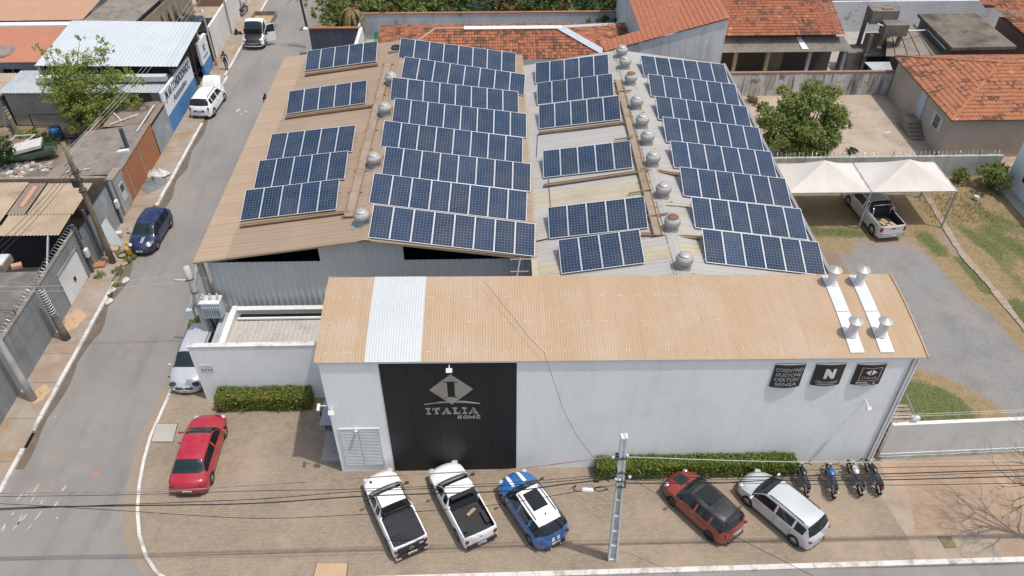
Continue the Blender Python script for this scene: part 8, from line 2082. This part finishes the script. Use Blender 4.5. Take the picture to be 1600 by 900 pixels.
# hedges
def hedge(label, x0, x1, y0, y1, h, mat, n, s=.06, steps=()):
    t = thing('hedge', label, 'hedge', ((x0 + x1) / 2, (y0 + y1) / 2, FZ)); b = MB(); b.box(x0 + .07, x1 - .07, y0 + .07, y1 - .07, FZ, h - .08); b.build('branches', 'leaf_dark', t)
    b = MB(); A = [('t', (x1 - x0) * (y1 - y0)), ('f', (x1 - x0) * h), ('l', (y1 - y0) * h), ('r', (y1 - y0) * h), ('k', (x1 - x0) * h * .3)]; tot = sum(a for _, a in A)
    for f, a in A:
        for _ in range(int(n * a / tot)):
            x, y, z = LR.uniform(x0, x1), LR.uniform(y0, y1), LR.uniform(FZ + .03, h)
            wob = .05 * math.sin(x * 2.1) + .03 * math.sin(x * 5.3 + y * 3)
            d = LR.uniform(-.08, .045) if LR.random() > .03 else LR.uniform(.05, .16)
            if f == 't': z = h + wob * .7 + d
            elif f == 'f': y = y0 - wob * .5 - d
            elif f == 'l': x = x0 - d
            elif f == 'r': x = x1 + d
            else: y = y1 + d
            leaf(b, Vector((x, y, z)), s * LR.uniform(.7, 1.4), .25, 0, .6)
    b.build('foliage', mat, t)
hx0, hx1 = P(341, 645, FZ).x, P(486, 640, FZ).x
hedge('short clipped hedge with rusty leaves in front of the annex wall', hx0, hx1, 27.35, 28.15, 1.12, 'leaf_hedge_rusty', 6500)
hedge('long clipped green hedge along the foot of the white showroom wall', P(932, 747, FZ).x, P(1241, 747, FZ).x, 22.72, 23.38, 1.05, 'leaf_hedge', 12000)
# overgrown plot behind the grey wall
b = MB(); C_ = [0, 0, 0, 1, 1, 2]
for _ in range(330):
    x = LR.uniform(-17, 14.5); y = LR.uniform(74.9, 85); h = LR.uniform(.8, 3.5) * (1.15 if x > 8 else 1)
    r = LR.uniform(.7, 1.5); m = LR.choice((0, 0, 0, 1, 1, 2, 2)) if x < 9 else LR.choice((0, 0, 0, 1))
    clump(b, (x, y, h), (r, r, r * LR.uniform(.6, 1.0)), LR.randint(80, 150), .20, .3, m)
tag(b.build('thicket', ['leaf_deep', 'leaf_green', 'leaf_dry']), 'dense overgrown thicket behind the long grey wall', 'undergrowth', kind='stuff')
g = MB(); g.face([(-17, 74.1, .03), (15, 74.1, .03), (15, 120, .03), (-17, 120, .03)]); struct(g, 'overgrown_plot', 'leaf_dark')
b = MB()
for _ in range(40):
    x = LR.uniform(-80, 90); y = LR.uniform(95, 140); clump(b, (x, y, LR.uniform(1, 3)), (3, 3, 2), 60, .4, .3, 0)
tag(b.build('far_thicket', ['leaf_deep']), 'far greenery beyond the top of the photo', 'undergrowth', kind='stuff')
for k, (u, v, ys, rr, mt, lb) in enumerate(((955, 48, 72.6, 1.5, 'leaf_deep', 'dark tree leaning over the grey wall beside the orange tiled house'), (905, 35, 75.3, 1.5, 'leaf_deep', 'dark leafy tree behind the grey wall, left of the leaning one'), (640, 15, 75.2, 1.2, 'leaf_green', 'bright bush behind the left end of the long grey wall'), (525, 14, 74.5, 1.3, 'leaf_green', 'bright green bush at the top beside the side street'), (585, 20, 75.5, 1.1, 'leaf_green', 'green bush behind the dry palm'))):
    c = PY(u, v, ys); bl = [((c.x + LR.uniform(-1, 1) * rr, c.y + LR.uniform(-.5, .8), max(.8, c.z + LR.uniform(-.9, .9) * rr)), (rr * .7, rr * .7, rr * .55), 330) for _ in range(8)]
    tree('bushy_tree', lb, (c.x, ys + .3, 0), bl, mt, .12, .13, max(.5, c.z * .4))
def frond_plant(name, label, base, h, n, L, mat, droop=1.0, w=.16, cat='plant', leafy=False, trunk=.12):
    base = Vector(base); t = thing(name, label, cat, base); b = MB(); b.tube([base, base + Vector((0, 0, h))], [trunk, trunk * .7], 8); b.build('stem', 'bark', t, smooth=True); b = MB()
    for k in range(n):
        a = 2 * PI * k / n + LR.uniform(-.3, .3); d = Vector((math.cos(a), math.sin(a), 0)); s = Vector((-d.y, d.x, 0)); l = L * LR.uniform(.7, 1.1); up = LR.uniform(.4, 1.0); q = []
        for j in range(7): e = j / 6; q.append(base + Vector((0, 0, h)) + d * (l * e * (1 - .25 * e)) + Vector((0, 0, l * (up * e - droop * (up * .7 + .5) * e * e))))
        for j in range(6):
            w0, w1 = w * math.sin(PI * min(1, .12 + .88 * j / 6)) , w * math.sin(PI * min(1, .12 + .88 * (j + 1) / 6)); dz = Vector((0, 0, -.3))
            for sg in (1, -1): b.face([q[j], q[j] + s * sg * w0 + dz * w0, q[j + 1] + s * sg * w1 + dz * w1, q[j + 1]])
    b.build('fronds', mat, t)
c = PY(660, 14, 75.4); frond_plant('banana_plant', 'pale green banana plant behind the grey wall', (c.x, 75.4, 0), 1.9, 8, 1.7, 'leaf_banana', 1.0, .24)
c = PY(720, 10, 76.4); frond_plant('banana_plant', 'second banana plant farther right behind the grey wall', (c.x, 76.4, 0), 1.8, 7, 1.6, 'leaf_banana', 1.0, .22)
c = PY(550, 14, 73.0); frond_plant('dry_palm', 'withered brown palm hanging over the wall by the side street', (c.x, 72.6, 0), 3.4, 22, 2.2, 'leaf_dry', 1.8, .16)
c = PY(533, 40, 72.0); frond_plant('yucca', 'spiky yellowish plant behind the dark blue wall', (c.x, 71.6, 0), 1.3, 16, 1.2, 'leaf_banana', .9, .07)
# grass of the yard
b = MB()
def blade(p, h, m):
    a = LR.uniform(0, 2 * PI); l = LR.uniform(.1, .6) * h; d = Vector((math.cos(a), math.sin(a), 0)); s = Vector((-d.y, d.x, 0)) * .012 * (1 + h * 3)
    i = len(b.v); b.v += [tuple(p - s), tuple(p + s), tuple(p + d * l + Vector((0, 0, h)))]; b.f.append((i, i + 1, i + 2)); b.uv += [(0, 0)] * 3; b.mi.append(m)
zc = [(v.co.x, v.co.y, ca.data[k].color) for k, v in enumerate(yard.data.vertices)]
for (x, y, c) in zc:
    if x < 17.5 and y > 28: continue
    wd, wg = c[1] * (1 - c[0] * .8), c[2]
    for _ in range(int(2.2 * wd + LR.random())): blade(Vector((x + LR.uniform(-.15, .15), y + LR.uniform(-.15, .15), .02)), LR.uniform(.04, .12), 0)
    for _ in range(int(4.0 * wg + LR.random() * .8)): blade(Vector((x + LR.uniform(-.15, .15), y + LR.uniform(-.15, .15), .02)), LR.uniform(.05, .15), 1)
for _ in range(900): blade(Vector((LR.uniform(29.5, 34), LR.uniform(43, 46.5), .03)), LR.uniform(.1, .35), 0)
tag(b.build('yard_grass', ['grass_dry', 'grass_green']), 'dry and green grass growing round the gravel yard', 'grass', kind='stuff')
# leafless tree standing just outside the right edge; its shadow falls on the pavement
tr0 = Vector((24.6, 18.7, FZ)); tt_ = thing('leafless_tree', 'leafless tree beyond the right edge casting branch shadows on the pavement', 'tree', tr0)
b = MB(); br_r = random.Random(5)
def branch(p, d, L, r, lv):
    q = [p]; dd = d.copy(); n = 4
    for k in range(n):
        dd = (dd + Vector((br_r.uniform(-.22, .22), br_r.uniform(-.22, .22), br_r.uniform(-.12, .16)))).normalized(); q.append(q[-1] + dd * (L / n))
    b.tube(q, [r * (1 - .45 * k / n) for k in range(n + 1)], 5, cap=False)
    if lv == 0: return
    for k in range(3 if lv > 1 else 3):
        a = q[br_r.choice((2, 3, 4))]; nd = (dd + Vector((br_r.uniform(-.9, .9), br_r.uniform(-.9, .9), br_r.uniform(-.35, .5)))).normalized(); branch(a, nd, L * br_r.uniform(.6, .8), r * .52, lv - 1)
b.tube([tr0, tr0 + Vector((-.1, .1, 1.6)), tr0 + Vector((-.3, .15, 3.2))], [.2, .16, .13], 8)
for dx_, dy_, dz_ in ((-.75, .4, .45), (-.8, -.1, .5), (-.5, .9, .5), (-.6, .6, .75), (.3, .3, .9), (-.7, .15, .25)): branch(tr0 + Vector((-.25, .15, 2.9)), Vector((dx_, dy_, dz_)).normalized(), 2.0, .06, 4)
b.build('branches', 'bark', tt_)

# ================================================================== people
def person(label, loc, rz, pose, shirt='shirt_black', trousers='jeans', lettering=None):
    """standing or walking figure grown from one skeleton; pose: swing of the legs and arms in metres"""
    sw, aw, bend = pose
    J = {'pelvis': (0, 0, .95), 'waist': (0, 0, 1.10), 'chest': (.01, 0, 1.30), 'neck': (.0, 0, 1.48), 'neck2': (.02, 0, 1.54), 'head': (.03, 0, 1.63), 'top': (.02, 0, 1.72)}
    E = [('pelvis', 'waist'), ('waist', 'chest'), ('chest', 'neck'), ('neck', 'neck2'), ('neck2', 'head'), ('head', 'top')]
    Rr = {'pelvis': (.15, .11), 'waist': (.135, .10), 'chest': (.165, .115), 'neck': (.075, .07), 'neck2': (.058, .058), 'head': (.088, .10), 'top': (.06, .065)}
    for s, sg in (('l', 1), ('r', -1)):
        f = sg * sw; a = -sg * aw
        J.update({s + 'hip': (0, sg * .10, .88), s + 'knee': (f * .55 + .03, sg * .10, .50), s + 'ank': (f - .02, sg * .10, .09), s + 'toe': (f + .15, sg * .12, .045), s + 'sh': (0, sg * .19, 1.42), s + 'elb': (a * .5 - .03, sg * .25, 1.14), s + 'wri': (a + .05 + bend, sg * .24, .90 + bend * .4), s + 'hand': (a + .08 + bend, sg * .235, .82 + bend * .4)})
        E += [('pelvis', s + 'hip'), (s + 'hip', s + 'knee'), (s + 'knee', s + 'ank'), (s + 'ank', s + 'toe'), ('neck', s + 'sh'), (s + 'sh', s + 'elb'), (s + 'elb', s + 'wri'), (s + 'wri', s + 'hand')]
        Rr.update({s + 'hip': (.10, .10), s + 'knee': (.068, .068), s + 'ank': (.05, .05), s + 'toe': (.045, .035), s + 'sh': (.068, .068), s + 'elb': (.046, .046), s + 'wri': (.033, .033), s + 'hand': (.042, .022)})
        for q in range(4):   # fingers and thumb
            n = f'{s}f{q}'; J[n] = (J[s + 'hand'][0] + .03 - .022 * q, J[s + 'hand'][1] - sg * .005, J[s + 'hand'][2] - .085 + .01 * abs(q - 1.5)); E.append((s + 'hand', n)); Rr[n] = (.010, .010)
        J[s + 'th'] = (J[s + 'wri'][0] + .06, J[s + 'wri'][1] - sg * .01, J[s + 'wri'][2] - .08); E.append((s + 'wri', s + 'th')); Rr[s + 'th'] = (.011, .011)
    names = list(J); me = bpy.data.meshes.new('person'); me.from_pydata([J[n] for n in names], [(names.index(a), names.index(c)) for a, c in E], [])
    o = bpy.data.objects.new('person', me); COL.objects.link(o); md = o.modifiers.new('skin', 'SKIN'); md.use_smooth_shade = True
    for k, n in enumerate(names): me.skin_vertices[0].data[k].radius = Rr[n]; me.skin_vertices[0].data[k].use_root = (n == 'pelvis')
    sb = o.modifiers.new('sub', 'SUBSURF'); sb.levels = 1; sb.render_levels = 1
    bpy.context.view_layer.update(); dg = bpy.context.evaluated_depsgraph_get(); nm = bpy.data.meshes.new_from_object(o.evaluated_get(dg)); bpy.data.objects.remove(o)
    nm.name = 'person'; nm.materials.clear()
    for m in ('skin', shirt, trousers, 'shoe'): nm.materials.append(MATS[m])
    for f in nm.polygons:
        c = f.center; f.use_smooth = True
        if c.z < .10: f.material_index = 3
        elif c.z < .97 and abs(c.y) < .19: f.material_index = 2
        elif c.z < 1.49 and (abs(c.y) < .205 or c.z > 1.2): f.material_index = 1
        else: f.material_index = 0
    o = bpy.data.objects.new('person', nm); COL.objects.link(o); o.location = loc; o.rotation_euler = (0, 0, rz); tag(o, label, 'person'); ROOT_LOC[o.name] = Vector((0, 0, 0))
    b = MB(); b.lathe((.005, 0, 1.60), [(.098, -.03), (.104, .02), (.104, .08), (.085, .13), (.045, .155), (.003, .16)], 14)
    for k in range(len(b.v)):
        v = b.v[k]; b.v[k] = (v[0] * .98 - (.012 if v[2] < 1.66 else 0), v[1] * .92, v[2])
        if v[0] > .05 and v[2] < 1.68: b.v[k] = (.045, v[1] * .9, 1.68)
    b.build('hair', 'hair', o, smooth=True, local=True)
    b = MB(); b.obox((.118, 0, 1.615), (.018, 0, 0), (0, .012, 0), (-.006, 0, .022)); b.build('nose', 'skin', o, local=True)
    for s in (1, -1): b = MB(); b.obox((.108, s * .034, 1.645), (.006, 0, 0), (0, .012, 0), (0, 0, .006)); b.build('eye', 'shoe', o, local=True); b = MB(); b.obox((.015, s * .092, 1.62), (.018, 0, 0), (0, .008, 0), (0, 0, .028)); b.build('ear', 'skin', o, local=True)
    if lettering:
        b = MB(); b.obox((-.128, 0, 1.34), (.004, 0, 0), (0, .075, 0), (0, 0, .03)); b.build('shirt_print', 'letter_white', o, local=True)
    return o
p = P(355, 109, .1); person('person in a black printed T-shirt and jeans walking along the left pavement', p, R(100), (.20, .14, 0), lettering=True)
p = P(514, 674, FZ); person('person in a dark top and blue jeans by the left end of the showroom', (min(p.x, XL - .35), p.y, FZ), R(-100), (.05, .03, .12))
p = P(414, 149, 1.62); person('dark-haired person at the warehouse eave, only head and shoulder showing', (p.x, p.y, 0.03), R(60), (.12, .1, 0))
# things at the top of the street
for (u, v, hd_, lb, tk) in ((382, 22, 80, 'dark motorcycle parked by the pale wall behind the white truck', 'paint_black'), (312, 116, 60, 'black motorcycle standing in the workshop entrance', 'paint_black')):
    q = P(u, v, .08); o = motorbike(lb, (q.x, q.y, .08), R(hd_), tk, group=None)
heap('rubbish_bag', 'black rubbish bag on the pavement beside the white truck', 'bag', 370, 53, .3, .3, .5, 'plastic_black', .1)
heap('rubbish_bag', 'dark bucket and rags at the foot of the snowflake wall', 'rubbish', 327, 119, .3, .35, .3, 'tin_brown', .1)
heap('rag', 'white rag lying on the patio by the steps', 'rag', 1386, 206, .3, .2, .1, 'white_junk', .02)
